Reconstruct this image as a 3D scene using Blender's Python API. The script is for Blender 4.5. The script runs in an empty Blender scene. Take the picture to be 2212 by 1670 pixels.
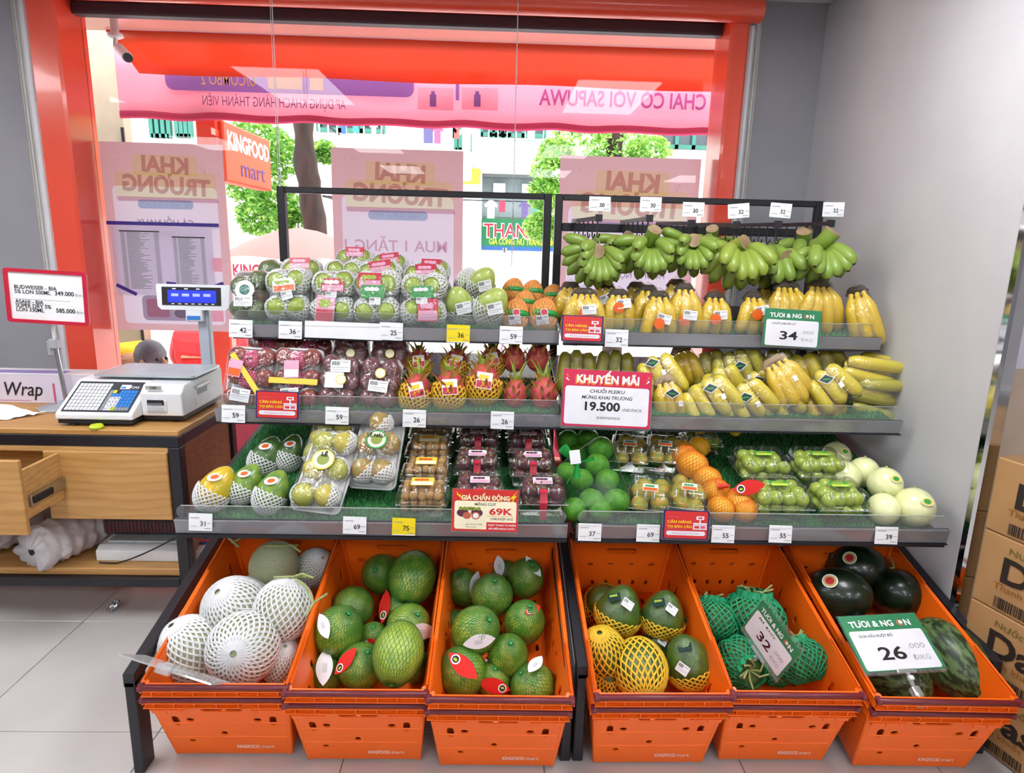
import bpy, bmesh, math, random
from mathutils import Vector, Matrix, Euler
from mathutils.noise import noise as pnoise
random.seed(7)
C = bpy.context.scene.collection
SC = bpy.context.scene
# ---------------------------------------------------------------- camera, world, light, exposure
F, H = 1401.9, 1.52
RX, UX, FX = Vector((.99943545, -.02269469, .02477348)), Vector((-.01933465, .21451292, .97652976)), Vector((.02747627, .97645745, -.21395303))
cam = bpy.data.cameras.new('camera'); camo = bpy.data.objects.new('camera', cam); C.objects.link(camo)
cam.sensor_width = 36; cam.lens = F / 2212 * 36; cam.clip_start = .02; cam.clip_end = 200
m3 = Matrix((RX, UX, -FX)).transposed()
camo.matrix_world = Matrix.Translation((0, 0, H)) @ m3.to_4x4()
SC.camera = camo
SC.view_settings.view_transform = 'Standard'; SC.view_settings.look = 'None'
SC.view_settings.exposure = 0.3; SC.view_settings.gamma = 1; SC.view_settings.use_curve_mapping = False
SC.cycles.max_bounces = 7; SC.cycles.diffuse_bounces = 3; SC.cycles.glossy_bounces = 3
SC.cycles.transmission_bounces = 4; SC.cycles.transparent_max_bounces = 20
SC.cycles.caustics_reflective = False; SC.cycles.caustics_refractive = False
SKY = 4.6           # bright overcast sky
PANEL = 13.0        # ceiling panels
w = bpy.data.worlds.new('sky'); SC.world = w; w.use_nodes = True
nt = w.node_tree; bg = nt.nodes['Background']; bg.inputs[1].default_value = SKY
tc = nt.nodes.new('ShaderNodeTexCoord'); sx = nt.nodes.new('ShaderNodeSeparateXYZ'); rp = nt.nodes.new('ShaderNodeValToRGB')
nt.links.new(tc.outputs['Generated'], sx.inputs[0]); nt.links.new(sx.outputs[2], rp.inputs[0]); nt.links.new(rp.outputs[0], bg.inputs[0])
rp.color_ramp.elements[0].color = (.9, .93, .97, 1); rp.color_ramp.elements[1].color = (.96, .98, 1, 1)
pl = bpy.data.lights.new('window_portal', 'AREA'); pl.shape = 'RECTANGLE'; pl.size = 3.2; pl.size_y = 2.6; pl.cycles.is_portal = True
po = bpy.data.objects.new('window_portal', pl); C.objects.link(po); po.location = (-.46, 3.56, 1.3); po.rotation_euler = (math.radians(-90), 0, 0)

# ---------------------------------------------------------------- geometry of the view: pixel + known plane -> point in the room
def ray(px, py): return RX * ((px - 1106) / F) - UX * ((py - 835) / F) + FX
def at(px, py, X=None, Y=None, Z=None):
    d = ray(px, py)
    t = X / d.x if X is not None else Y / d.y if Y is not None else (Z - H) / d.z
    return Vector((0, 0, H)) + d * t
def at_plane(px, py, p0, n):
    d = ray(px, py); o = Vector((0, 0, H)); return o + d * ((p0 - o).dot(n) / d.dot(n))
def mpp(p): return (Vector(p) - Vector((0, 0, H))).dot(FX) / F     # metres per pixel at a point

# ---------------------------------------------------------------- materials
def lin(h):
    if not isinstance(h, str): return tuple(h)
    h = h.lstrip('#'); c = [int(h[i:i + 2], 16) / 255 for i in (0, 2, 4)]
    return tuple(x / 12.92 if x <= .04045 else ((x + .055) / 1.055) ** 2.4 for x in c)
_m = {}
def M(name, col, rough=.5, metal=0, coat=0, col2=None, ns=8, detail=3, lo=.35, hi=.65, bump=0, bs=60, spec=.5, emit=0, sss=0, trans=0, tcol=None, stretch=None):
    if name in _m: return _m[name]
    m = bpy.data.materials.new(name); _m[name] = m; m.use_nodes = True; n = m.node_tree.nodes; L = m.node_tree.links
    b = n['Principled BSDF']; c = lin(col)
    b.inputs['Roughness'].default_value = rough; b.inputs['Metallic'].default_value = metal
    b.inputs['Coat Weight'].default_value = coat; b.inputs['Coat Roughness'].default_value = .06
    b.inputs['Specular IOR Level'].default_value = spec
    b.inputs['Base Color'].default_value = (*c, 1)
    t = n.new('ShaderNodeTexCoord'); src = t.outputs['Object']
    if stretch:
        mp = n.new('ShaderNodeMapping'); mp.inputs['Scale'].default_value = stretch; L.new(src, mp.inputs[0]); src = mp.outputs[0]
    nz = n.new('ShaderNodeTexNoise'); nz.inputs['Scale'].default_value = ns; nz.inputs['Detail'].default_value = detail; L.new(src, nz.inputs['Vector'])
    r = n.new('ShaderNodeValToRGB'); L.new(nz.outputs[0], r.inputs[0])
    c2 = lin(col2) if col2 else tuple(x * .9 for x in c)
    r.color_ramp.elements[0].position = lo; r.color_ramp.elements[1].position = hi
    r.color_ramp.elements[0].color = (*c, 1); r.color_ramp.elements[1].color = (*c2, 1)
    L.new(r.outputs[0], b.inputs['Base Color'])
    if emit:
        b.inputs['Emission Color'].default_value = (*c, 1); b.inputs['Emission Strength'].default_value = emit
    if bump:
        n2 = n.new('ShaderNodeTexNoise'); n2.inputs['Scale'].default_value = bs; n2.inputs['Detail'].default_value = 2; L.new(src, n2.inputs['Vector'])
        bp = n.new('ShaderNodeBump'); bp.inputs['Strength'].default_value = bump; bp.inputs['Distance'].default_value = .01
        L.new(n2.outputs[0], bp.inputs['Height']); L.new(bp.outputs[0], b.inputs['Normal'])
        if coat: L.new(bp.outputs[0], b.inputs['Coat Normal'])
    if trans:                                   # thin translucent sheet (paper, cloth, leaf, foam): light passes through to the other side
        tr = n.new('ShaderNodeBsdfTranslucent'); mx = n.new('ShaderNodeMixShader'); mx.inputs[0].default_value = trans
        if tcol: tr.inputs[0].default_value = (*lin(tcol), 1)
        else: L.new(r.outputs[0], tr.inputs[0])
        o = n['Material Output']; L.new(b.outputs[0], mx.inputs[1]); L.new(tr.outputs[0], mx.inputs[2]); L.new(mx.outputs[0], o.inputs[0])
    return m
def clear(name, f0=.04, rough=.03, tint=(1, 1, 1), milk=0, bump=0, bs=30, milkcol=(.9, .9, .9), fmax=1.0):
    """Clear sheet: transparent with a Schlick reflection, optional milky share and crinkle."""
    if name in _m: return _m[name]
    m = bpy.data.materials.new(name); _m[name] = m; m.use_nodes = True; n = m.node_tree.nodes; L = m.node_tree.links
    n.remove(n['Principled BSDF']); o = n['Material Output']
    tr = n.new('ShaderNodeBsdfTransparent'); tr.inputs[0].default_value = (*tint, 1)
    gl = n.new('ShaderNodeBsdfGlossy'); gl.inputs['Roughness'].default_value = rough
    lw = n.new('ShaderNodeLayerWeight'); lw.inputs[0].default_value = .5
    pw = n.new('ShaderNodeMath'); pw.operation = 'POWER'; pw.inputs[1].default_value = 5; L.new(lw.outputs['Facing'], pw.inputs[0])
    ma = n.new('ShaderNodeMath'); ma.operation = 'MULTIPLY_ADD'; ma.inputs[1].default_value = fmax - f0; ma.inputs[2].default_value = f0; L.new(pw.outputs[0], ma.inputs[0])
    mx = n.new('ShaderNodeMixShader'); L.new(ma.outputs[0], mx.inputs[0]); L.new(tr.outputs[0], mx.inputs[1]); L.new(gl.outputs[0], mx.inputs[2])
    out = mx
    if bump:
        t = n.new('ShaderNodeTexCoord'); nz = n.new('ShaderNodeTexNoise'); nz.inputs['Scale'].default_value = bs; nz.inputs['Detail'].default_value = 3
        nz.inputs['Distortion'].default_value = 1.5
        L.new(t.outputs['Object'], nz.inputs['Vector']); bp = n.new('ShaderNodeBump'); bp.inputs['Strength'].default_value = bump; bp.inputs['Distance'].default_value = .02
        L.new(nz.outputs[0], bp.inputs['Height']); L.new(bp.outputs[0], gl.inputs['Normal'])
    if milk:
        df = n.new('ShaderNodeBsdfDiffuse'); df.inputs[0].default_value = (*milkcol, 1); m2 = n.new('ShaderNodeMixShader'); m2.inputs[0].default_value = milk
        L.new(mx.outputs[0], m2.inputs[1]); L.new(df.outputs[0], m2.inputs[2]); out = m2
    L.new(out.outputs[0], o.inputs[0]); return m
def wood(name, c1, c2, scale=6, axis='X'):
    if name in _m: return _m[name]
    m = M(name, c1, .45, col2=c2, ns=3, detail=6, lo=.3, hi=.7, stretch=(1.2, 9, 9) if axis == 'X' else (9, 1.2, 9))
    n = m.node_tree.nodes; L = m.node_tree.links; b = n['Principled BSDF']
    wv = n.new('ShaderNodeTexWave'); wv.wave_type = 'RINGS'; wv.inputs['Scale'].default_value = scale; wv.inputs['Distortion'].default_value = 9
    wv.inputs['Detail'].default_value = 4; wv.inputs['Detail Scale'].default_value = .8
    mp = n.new('ShaderNodeMapping'); mp.inputs['Scale'].default_value = (.35, 1, 1.6); t = n.new('ShaderNodeTexCoord'); L.new(t.outputs['Object'], mp.inputs[0]); L.new(mp.outputs[0], wv.inputs['Vector'])
    mix = n.new('ShaderNodeMix'); mix.data_type = 'RGBA'; mix.blend_type = 'MULTIPLY'
    rr = n.new('ShaderNodeValToRGB'); rr.color_ramp.elements[0].color = (.72, .62, .5, 1); rr.color_ramp.elements[1].color = (1, 1, 1, 1); rr.color_ramp.elements[0].position = .05; rr.color_ramp.elements[1].position = .5
    L.new(wv.outputs['Fac'], rr.inputs[0])
    src = [l.from_socket for l in L if l.to_socket == b.inputs['Base Color']][0]
    mix.inputs[0].default_value = .4
    L.new(src, mix.inputs[6]); L.new(rr.outputs[0], mix.inputs[7]); L.new(mix.outputs[2], b.inputs['Base Color']); return m

# ---------------------------------------------------------------- mesh collector
class G:
    def __init__(s): s.v, s.f, s.m, s.s, s.mats = [], [], [], [], []
    def mi(s, mat):
        if mat not in s.mats: s.mats.append(mat)
        return s.mats.index(mat)
    def add(s, vs, fs, mat, T=None, smooth=False):
        k = len(s.v); i = s.mi(mat)
        s.v += [tuple(T @ Vector(v)) for v in vs] if T is not None else [tuple(v) for v in vs]
        flip = T is not None and T.determinant() < 0
        for f in fs:
            f = [k + a for a in f]
            s.f.append(f[::-1] if flip else f); s.m.append(i); s.s.append(smooth)
        return s
    def box(s, x0, x1, y0, y1, z0, z1, mat, T=None, b=0):
        if b:
            b = min(b, abs(x1 - x0) / 2.01, abs(y1 - y0) / 2.01, abs(z1 - z0) / 2.01)
            vs, fs = [], []; cx, cy, cz = (x0 + x1) / 2, (y0 + y1) / 2, (z0 + z1) / 2; hx, hy, hz = abs(x1 - x0) / 2, abs(y1 - y0) / 2, abs(z1 - z0) / 2
            idx = {}
            for sx in (-1, 1):
                for sy in (-1, 1):
                    for sz in (-1, 1):
                        for k in range(3):
                            p = [cx + sx * (hx - b), cy + sy * (hy - b), cz + sz * (hz - b)]; p[k] += (sx, sy, sz)[k] * b
                            idx[sx, sy, sz, k] = len(vs); vs.append(p)
            def q(a): fs.append(a)
            for k in range(3):
                o1, o2 = (k + 1) % 3, (k + 2) % 3
                for sg in (-1, 1):
                    r = []
                    for a, c in ((-1, -1), (1, -1), (1, 1), (-1, 1)):
                        t = [0, 0, 0]; t[k] = sg; t[o1] = a; t[o2] = c; r.append(idx[(*t, k)])
                    q(r if sg > 0 else r[::-1])
            for k in range(3):           # edges along axis k
                o1, o2 = (k + 1) % 3, (k + 2) % 3
                for a in (-1, 1):
                    for c in (-1, 1):
                        t0 = [0, 0, 0]; t0[k] = -1; t0[o1] = a; t0[o2] = c; t1 = list(t0); t1[k] = 1
                        r = [idx[(*t0, o1)], idx[(*t1, o1)], idx[(*t1, o2)], idx[(*t0, o2)]]
                        q(r if a * c < 0 else r[::-1])
            for sx in (-1, 1):
                for sy in (-1, 1):
                    for sz in (-1, 1):
                        r = [idx[sx, sy, sz, k] for k in range(3)]; q(r if sx * sy * sz > 0 else r[::-1])
            return s.add(vs, fs, mat, T)
        vs = [(x, y, z) for z in (z0, z1) for y in (y0, y1) for x in (x0, x1)]
        return s.add(vs, [(0, 2, 3, 1), (4, 5, 7, 6), (0, 1, 5, 4), (2, 6, 7, 3), (0, 4, 6, 2), (1, 3, 7, 5)], mat, T)
    def lathe(s, prof, mat, n=20, T=None, smooth=True, fn=None):
        vs, fs = [], []
        for j, (r, z) in enumerate(prof):
            for i in range(n):
                a = 2 * math.pi * i / n; p = Vector((r * math.cos(a), r * math.sin(a), z)); vs.append(fn(p, a) if fn else p)
        for j in range(len(prof) - 1):
            for i in range(n): fs.append((j * n + i, j * n + (i + 1) % n, (j + 1) * n + (i + 1) % n, (j + 1) * n + i))
        fs.append(tuple(range(n))[::-1]); fs.append(tuple((len(prof) - 1) * n + i for i in range(n)))
        return s.add(vs, fs, mat, T, smooth)
    def tube(s, pts, rad, mat, n=8, T=None, smooth=True, sq=1.0, endmat=None):
        pts = [Vector(p) for p in pts]; N = len(pts); vs, fs = [], []
        if not isinstance(rad, (list, tuple)): rad = [rad] * N
        up = None
        for k in range(N):
            d = (pts[min(k + 1, N - 1)] - pts[max(k - 1, 0)]).normalized()
            if up is None: up = Vector((0, 0, 1)) if abs(d.z) < .9 else Vector((0, 1, 0))
            u = (up - d * up.dot(d)).normalized(); up = u; w_ = d.cross(u)
            for i in range(n):
                a = 2 * math.pi * (i + .5) / n; vs.append(pts[k] + (u * math.cos(a) + w_ * math.sin(a) * sq) * rad[k])
        for k in range(N - 1):
            for i in range(n): fs.append((k * n + i, k * n + (i + 1) % n, (k + 1) * n + (i + 1) % n, (k + 1) * n + i))
        s.add(vs, fs, mat, T, smooth)
        return s.add([v for v in vs[:n]] + vs[-n:], [tuple(range(n))[::-1], tuple(range(n, 2 * n))], endmat or mat, T)
    def prism(s, out, z0, z1, mat, T=None):      # outline (x,y) counter-clockwise, extruded along z
        n = len(out); vs = [(x, y, z0) for x, y in out] + [(x, y, z1) for x, y in out]
        fs = [tuple(range(n))[::-1], tuple(range(n, 2 * n))] + [(i, (i + 1) % n, n + (i + 1) % n, n + i) for i in range(n)]
        return s.add(vs, fs, mat, T)
    def flat(s, out, y, mat, T=None):            # printed shape on a card facing -Y, outline (x,z)
        return s.add([(x, y, z) for x, z in out], [tuple(range(len(out)))], mat, T)
    def rect(s, x0, x1, z0, z1, y, mat, T=None): return s.flat([(x0, z0), (x1, z0), (x1, z1), (x0, z1)], y, mat, T)
    def text(s, st, x, z, size, mat, y=-.0012, align='C', bold=0, mirror=False, sx=1, shear=0, T=None, fit=None, rot=0):
        vs, fs, wd = tmesh(st, bold, shear)
        if fit: size_x = fit / wd
        else: size_x = size * sx
        off = {'C': -wd / 2, 'L': 0, 'R': -wd}[align]; mi = -1 if mirror else 1
        cr, sr = math.cos(rot), math.sin(rot)
        vv = []
        for a, b in vs:
            p, q = mi * (a + off) * size_x, b * size
            vv.append((x + p * cr - q * sr, y, z + p * sr + q * cr))
        return s.add(vv, fs, mat, T)
    def obj(s, name, parent=None, T=None):
        o = bpy.data.objects.new(name, s.mesh(name)); C.objects.link(o); o.parent = parent
        if T is not None: o.matrix_local = T
        return o
    def mesh(s, name):
        me = bpy.data.meshes.new(name); me.from_pydata(s.v, [], s.f)
        for x in s.mats: me.materials.append(x)
        me.polygons.foreach_set('material_index', s.m); me.polygons.foreach_set('use_smooth', s.s); me.update(); return me
_tc = {}
def tmesh(st, bold=0, shear=0):
    k = (st, bold, shear)
    if k not in _tc:
        c = bpy.data.curves.new('t', 'FONT'); c.body = st; c.size = 1; c.offset = bold; c.shear = shear; c.resolution_u = 3
        o = bpy.data.objects.new('t', c); me = bpy.data.meshes.new_from_object(o)
        vs = [(v.co.x, v.co.y) for v in me.vertices]; fs = [tuple(p.vertices) for p in me.polygons]
        wd = max([v[0] for v in vs] or [1]); _tc[k] = (vs, fs, wd)
        bpy.data.objects.remove(o); bpy.data.curves.remove(c); bpy.data.meshes.remove(me)
    return _tc[k]
_pc = {}
def holed(key, outline, holes, t):
    """A sheet with real holes: 2D curve filled and extruded, returned as vertices and faces in (x, y, z=+-t)."""
    if key not in _pc:
        c = bpy.data.curves.new('p', 'CURVE'); c.dimensions = '2D'; c.fill_mode = 'BOTH'; c.extrude = t
        for loop in [outline] + holes:
            sp = c.splines.new('POLY'); sp.points.add(len(loop) - 1); sp.use_cyclic_u = True
            for i, (x, y) in enumerate(loop): sp.points[i].co = (x, y, 0, 1)
        o = bpy.data.objects.new('p', c); me = bpy.data.meshes.new_from_object(o)
        _pc[key] = ([tuple(v.co) for v in me.vertices], [tuple(p.vertices) for p in me.polygons])
        bpy.data.objects.remove(o); bpy.data.curves.remove(c); bpy.data.meshes.remove(me)
    return _pc[key]
def circ(x, y, rx, ry=None, n=10, a0=0): return [(x + rx * math.cos(a0 + 2 * math.pi * i / n), y + (ry or rx) * math.sin(a0 + 2 * math.pi * i / n)) for i in range(n)]
def rrect(x0, x1, y0, y1, r, n=4):
    o = []
    for cx, cy, a in ((x1 - r, y0 + r, -90), (x1 - r, y1 - r, 0), (x0 + r, y1 - r, 90), (x0 + r, y0 + r, 180)):
        for i in range(n + 1):
            t = math.radians(a + 90 * i / n); o.append((cx + r * math.cos(t), cy + r * math.sin(t)))
    return o
def T_(loc=(0, 0, 0), rot=(0, 0, 0), sc=(1, 1, 1)):
    if not hasattr(sc, '__len__'): sc = (sc,) * 3
    return Matrix.LocRotScale(Vector(loc), Euler(rot), Vector(sc))
R = math.radians
# ---------------------------------------------------------------- objects
_labels = {}
def tag(o, label, cat, group=None):
    o['label'] = label; o['category'] = cat
    if group: o['group'] = group
    if label in _labels: print('SAME LABEL', label)
    _labels[label] = 1; return o
def empty(name, loc=(0, 0, 0), rot=(0, 0, 0), parent=None, T=None):
    o = bpy.data.objects.new(name, None); C.objects.link(o); o.parent = parent; o.empty_display_size = .05
    if T is not None: o.matrix_local = T
    else: o.location = loc; o.rotation_euler = rot
    return o
def inst(name, me, parent=None, T=None):
    o = bpy.data.objects.new(name, me); C.objects.link(o); o.parent = parent
    if T is not None: o.matrix_local = T
    return o
def struct(o): o['kind'] = 'structure'; return o
def stuff(o): o['kind'] = 'stuff'; return o

# shared colours
BLACK = M('black_powder_coat', '#1d1d24', .4, bump=.05, bs=400); STEEL = M('brushed_steel', '#b9bcc2', .25, 1)
WHITE = M('white_plastic', '#eceef2', .4); PAPER = M('paper', '#f4f4f6', .6); INK = M('ink_black', '#17171b', .6); GREY_INK = M('ink_grey', '#9a9aa3', .6)
RED = M('red_print', '#d9252f', .5); YEL = M('yellow_print', '#f7d516', .5); GREEN_P = M('green_print', '#1e8a4a', .5); ORANGE_P = M('orange_print', '#f0801e', .5); PINK_P = M('pink_print', '#d9577e', .5); NAVY = M('navy_print', '#2b1f63', .5); CREAM_P = M('cream_print', '#fbf3d2', .5)
ACRYL = clear('acrylic', .035, .05, (.97, .98, .985), milk=.05); FILM = clear('cling_film', .075, .045, (.99, .99, .99), milk=.018, bump=.55, bs=22, fmax=.8)
PET = clear('clear_box_plastic', .06, .05, (.975, .975, .975), milk=.012, bump=.1, bs=25, fmax=.8)
# ================================================================ SETTING
WALLM = M('painted_plaster', '#cfcdd0', .7, col2='#c8c6ca', ns=3, bump=.04, bs=250)
WALLG = M('grey_paint', '#9f9ea4', .7, col2='#99989f', ns=3, bump=.04, bs=250)
TILE = M('floor_tile_stone', '#c9c5c4', .18, col2='#bdb9b9', ns=3, detail=8, lo=.3, hi=.7); GROUT = M('grout', '#8d8886', .8)
RF = M('red_lacquer', '#f0553c', .22, coat=.4, col2='#ea4d36', ns=2, bump=.03, bs=14)
fl = struct(G().box(-5, 6, -6, 3.5, -.06, -.004, GROUT).obj('floor'))
tm = G().box(-.2985, .2985, -.2985, .2985, -.02, 0, TILE, b=.0015).mesh('tile')
for i in range(-5, 4):
    for j in range(7): inst('tile', tm, fl, T_((-.13 + i * .6, -.42 + j * .6 + .1, random.uniform(-.0004, 0))))
ce = struct(G().box(-5, 6, -6, 4.2, 2.68, 2.74, M('ceiling_white', '#e6e6e8', .8)).obj('ceiling'))
# back wall, left and right of the shop window, sill below and lintel above
GY = 3.47
wb = G(); wb.box(-5, -2.24, 3.36, 3.56, 0, 2.68, WALLG); wb.box(1.24, 1.62, 3.38, 3.56, 0, 2.68, WALLG); wb.box(-2.24, 1.24, 3.45, 3.56, 2.62, 2.68, WALLG)
struct(wb.obj('wall_back'))
struct(G().box(1.56, 1.62, 1.955, 3.42, 0, 2.68, WALLM, b=.012).obj('wall_right'))
struct(G().box(6, 6.1, -6, 3.5, 0, 2.68, WALLM).obj('wall_far_right')); struct(G().box(-5.1, -5, -6, 3.5, 0, 2.68, WALLG).obj('wall_left')); struct(G().box(-5, 6, -6.1, -6, 0, 2.68, WALLG).obj('wall_front'))
struct(G().box(1.72, 4.5, 2.3, 2.36, 1.12, 2.68, M('pale_panel', '#c9c6d6', .6)).obj('wall_side_upper')); struct(G().box(1.72, 4.5, 2.28, 2.36, 0, 1.12, M('beige_panel', '#b5a090', .7, bump=.05, bs=200)).obj('wall_side_lower'))
struct(G().box(1.548, 1.60, 1.915, 1.955, 0, 2.68, M('mirror_steel', '#d8d8da', .08, 1, bump=.02, bs=5), b=.008).obj('trim_1'))
# white blind tracks beside the frame
tr = G(); WT = M('white_track', '#dcdce0', .4)
tr.box(-2.20, -2.165, 3.30, 3.37, 0, 2.68, WT, b=.008); tr.box(-2.245, -2.205, 3.33, 3.37, 0, 2.68, WT, b=.01)
struct(tr.obj('trim_2')); tr = G(); tr.box(1.165, 1.195, 3.30, 3.40, 0, 2.56, WT, b=.01); tr.box(1.20, 1.236, 3.34, 3.40, 0, 2.62, WT, b=.012); struct(tr.obj('trim_3'))
# red window frame
DG = M('dark_seal', '#3b3640', .5)
wn = empty('window_1', (0, 0, 0)); struct(wn)
def part(g, name, parent): return g.obj(name, parent)
part(G().box(-2.16, -2.02, 3.28, 3.52, 0, 2.66, RF, b=.012), 'jamb', wn); part(G().box(1.07, 1.16, 3.28, 3.52, 0, 2.66, RF, b=.012), 'jamb', wn)
g = G(); g.tube([(-2.2, 3.27, 2.60), (1.2, 3.27, 2.60)], .052, RF, 20); g.box(-2.16, 1.16, 3.27, 3.52, 2.585, 2.66, RF, b=.01); part(g, 'head_rail', wn)
part(G().box(-2.02, 1.07, 3.40, 3.46, 2.530, 2.585, DG, b=.004), 'head_seal', wn)
part(G().box(-2.02, 1.07, 3.42, 3.52, 0, .35, RF, b=.01), 'sill', wn)
part(G().box(-2.02, 1.07, GY, GY + .006, .35, 2.56, clear('window_glass', .013, .0, (.985, .99, .99))), 'glass', wn)
for px, py, nm in ((600, 260, 'left'), (1114, 220, 'middle')):
    p = at(px, py, Y=3.22); g = G()
    g.tube([(0, 0, -.75), (0, 0, 2.60 - p.z)], .0022, WT, 5)
    if nm == 'left': g.tube([(-.012, .01, -.6), (-.012, .01, 2.60 - p.z)], .0015, WT, 5)
    o = g.obj('bead_string', None, T_(p)); tag(o, 'thin white cord hanging from the window head, %s' % ('double strand near the tree trunk' if nm == 'left' else 'single strand above the middle rack post'), 'cord', 'cords in front of the shop window')
    b = G()
    for k in range(26): b.lathe([(.001, -.004), (.004, 0), (.001, .004)], WT, 6, T_((0 if nm != 'left' else -.012, 0 if nm != 'left' else .01, -.6 + k * .03)))
    b.obj('bead', o)
for (x, y), nm in (((-2.225, 3.315), 'left wall'), ((1.218, 3.325), 'right wall')):
    g = G(); 
    for dx in (-.008, .008): g.tube([(dx, 0, .5), (dx, 0, 2.55)], .0025, M('bead_chain', '#cfc9b8', .4), 5)
    o = g.obj('blind_chain', None, T_((x, y, 0))); tag(o, 'beaded blind chain hanging beside the red window frame at the grey %s' % nm, 'chain', 'blind chains')
    b = G()
    for k in range(130): b.lathe([(.001, -.005), (.0045, 0), (.001, .005)], M('bead_chain', '#cfc9b8', .4), 5, T_((-.008, 0, .55 + k * .015)))
    b.obj('bead', o)
DEC = M('pink_decal', '#f0a5b2', .5, trans=.5, tcol='#f2aab6', ns=2, col2='#ec9cab')
o = G().box(-1.98, 1.05, GY - .0035, GY - .0015, .36, .66, DEC).obj('window_decal'); g = G()
for x in (-1.4, -.9, -.2, .5): g.flat(circ(x, .46, .16, .14, 20), GY - .0042, M('pink_decal_dark', '#e98fa2', .5, trans=.5))
g.obj('print', o); tag(o, 'pink printed decal strip along the lower window glass behind the rack', 'decal')
# ceiling light panels (the same lamps that mirror in the shop window)
LP = M('lamp_panel', '#fbfdff', .5, emit=PANEL)
spots = [(-1.55, 1.5), (.85, 1.45), (-1.55, -1.6), (.85, -1.6), (3.2, 1.0), (3.2, -1.8), (-3.6, 1.3), (-3.6, -1.8), (-1.55, -4.2), (.85, -4.2), (3.2, -4.4)]
nm = ['first on the left', 'first on the right', 'second on the left', 'second on the right', 'far right front', 'far right middle', 'far left front', 'far left middle', 'rear left', 'rear middle', 'rear right']
for (x, y), n_ in zip(spots, nm):
    t = empty('ceiling_light', (x, y, 2.68)); tag(t, 'white rectangular ceiling light panel, %s in the shop ceiling' % n_, 'light', 'ceiling light panels')
    g = G(); 
    for a in ((-.32, .32, -.62, -.6), (-.32, .32, .6, .62), (-.32, -.3, -.6, .6), (.3, .32, -.6, .6)): g.box(a[0], a[1], a[2], a[3], -.02, 0, WHITE)
    g.obj('frame', t); G().box(-.3, .3, -.6, .6, -.014, -.004, LP).obj('diffuser', t)

# ================================================================ OUTSIDE
CONC = M('pavement', '#d8d6d2', .7, col2='#c8c5c0', ns=2); 
struct(G().box(-20, 20, 3.56, 30, -.5, -.4, CONC).obj('ground_outside'))
# white soffit of the shop front, red fascia and the hanging banner seen from behind
SOF = M('soffit_gloss', '#e9b3aa', .12, col2='#e2a89f', ns=2, bump=.02, bs=5)
so = empty('shop_canopy', (0, 3.56, 2.6)); tag(so, 'red and pale shop canopy outside above the window', 'canopy')
G().box(-3.2, 2.6, .0, .56, .06, .1, SOF).obj('soffit', so)
FAS = M('red_fascia_sheet', '#e8561c', .35, trans=.45, tcol='#f06a20', ns=2)
g = G(); vs = []; N = 24
x0, x1 = -2.25, 1.6
for i in range(N + 1):
    x = x0 + (x1 - x0) * i / N
    for k, (y, z) in enumerate(((.54, .058), (.62, .035), (.76, -.03 - .004 * math.sin(i * .9)), (.87, -.085 - .006 * math.sin(i * .7)))): vs.append((x, y, z))
g.add(vs, [(i * 4 + k, i * 4 + 4 + k, i * 4 + 5 + k, i * 4 + 1 + k) for i in range(N) for k in range(3)], FAS, None, True); o = g.obj('fascia', so)
md = o.modifiers.new('t', 'SOLIDIFY'); md.thickness = .012
BAN = M('banner_cloth', '#f0b4c4', .6, trans=.6, tcol='#f4bccb', ns=1.5, col2='#ecacbe'); BANH = M('banner_hem', '#c9496f', .6, trans=.5, ns=2)
BPUR = M('banner_purple', '#8c6bb4', .6, trans=.55, tcol='#9a72bd'); BTXT = M('banner_text', '#8d4f7d', .6); BTX2 = M('banner_text_bright', '#c04a94', .6); BYEL = M('banner_yellow', '#e8b08a', .6, trans=.5); BPALE = M('banner_pale', '#f6bccb', .6, trans=.6)
BY = 4.52
tl, br = at(250, 150, Y=BY), at(1545, 275, Y=BY); ztop, zbot = tl.z + .12, at(860, 270, Y=BY).z
ban = empty('hanging_banner', (0, BY, zbot)); tag(ban, 'long pink cloth banner hanging outside across the window top, lettering mirrored', 'banner')
g = G(); vs = []; N = 60; hgt = ztop - zbot; bx0, bx1 = tl.x, at(1600, 270, Y=BY).x
for i in range(N + 1):
    x = bx0 + (bx1 - bx0) * i / N; wv_ = .008 * math.sin(i * .55) + .006 * math.sin(i * 1.3)
    for k in range(5): vs.append((x, wv_ * (1 - k / 4), k / 4 * hgt + (.006 * math.sin(i * .8) if k == 0 else 0)))
g.add(vs, [(i * 5 + k, i * 5 + 5 + k, i * 5 + 6 + k, i * 5 + 1 + k) for i in range(N) for k in range(4)], BAN, None, True)
o = g.obj('cloth', ban); md = o.modifiers.new('t', 'SOLIDIFY'); md.thickness = .002; md.offset = 1
g = G(); vs = []
for i in range(N + 1):
    x = bx0 + (bx1 - bx0) * i / N; wv_ = .008 * math.sin(i * .55) + .006 * math.sin(i * 1.3)
    for z, dy in ((-.012, -.004), (.02, -.008), (.036, -.004)): vs.append((x, wv_ + dy, z + .006 * math.sin(i * .8)))
g.add(vs, [(i * 3 + k, i * 3 + 3 + k, i * 3 + 4 + k, i * 3 + 1 + k) for i in range(N) for k in range(2)], BANH, None, True); g.obj('hem', ban)
def bp(px, py): p = at(px, py, Y=BY); return p.x, p.z - zbot
g = G(); yb = -.017
def prect(a, b, c, d, mat, y=yb): (xa, za), (xb, zb) = bp(a, b), bp(c, d); g.rect(xa, xb, min(za, zb), max(za, zb), y, mat)
(xa, za), (xb, zb) = bp(355, 120), bp(895, 212); g.flat(rrect(xa, xb, zb, za, .05), yb, BPUR)
prect(580, 160, 655, 195, BYEL, yb - .001); prect(670, 160, 700, 197, BYEL, yb - .001)
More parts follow.
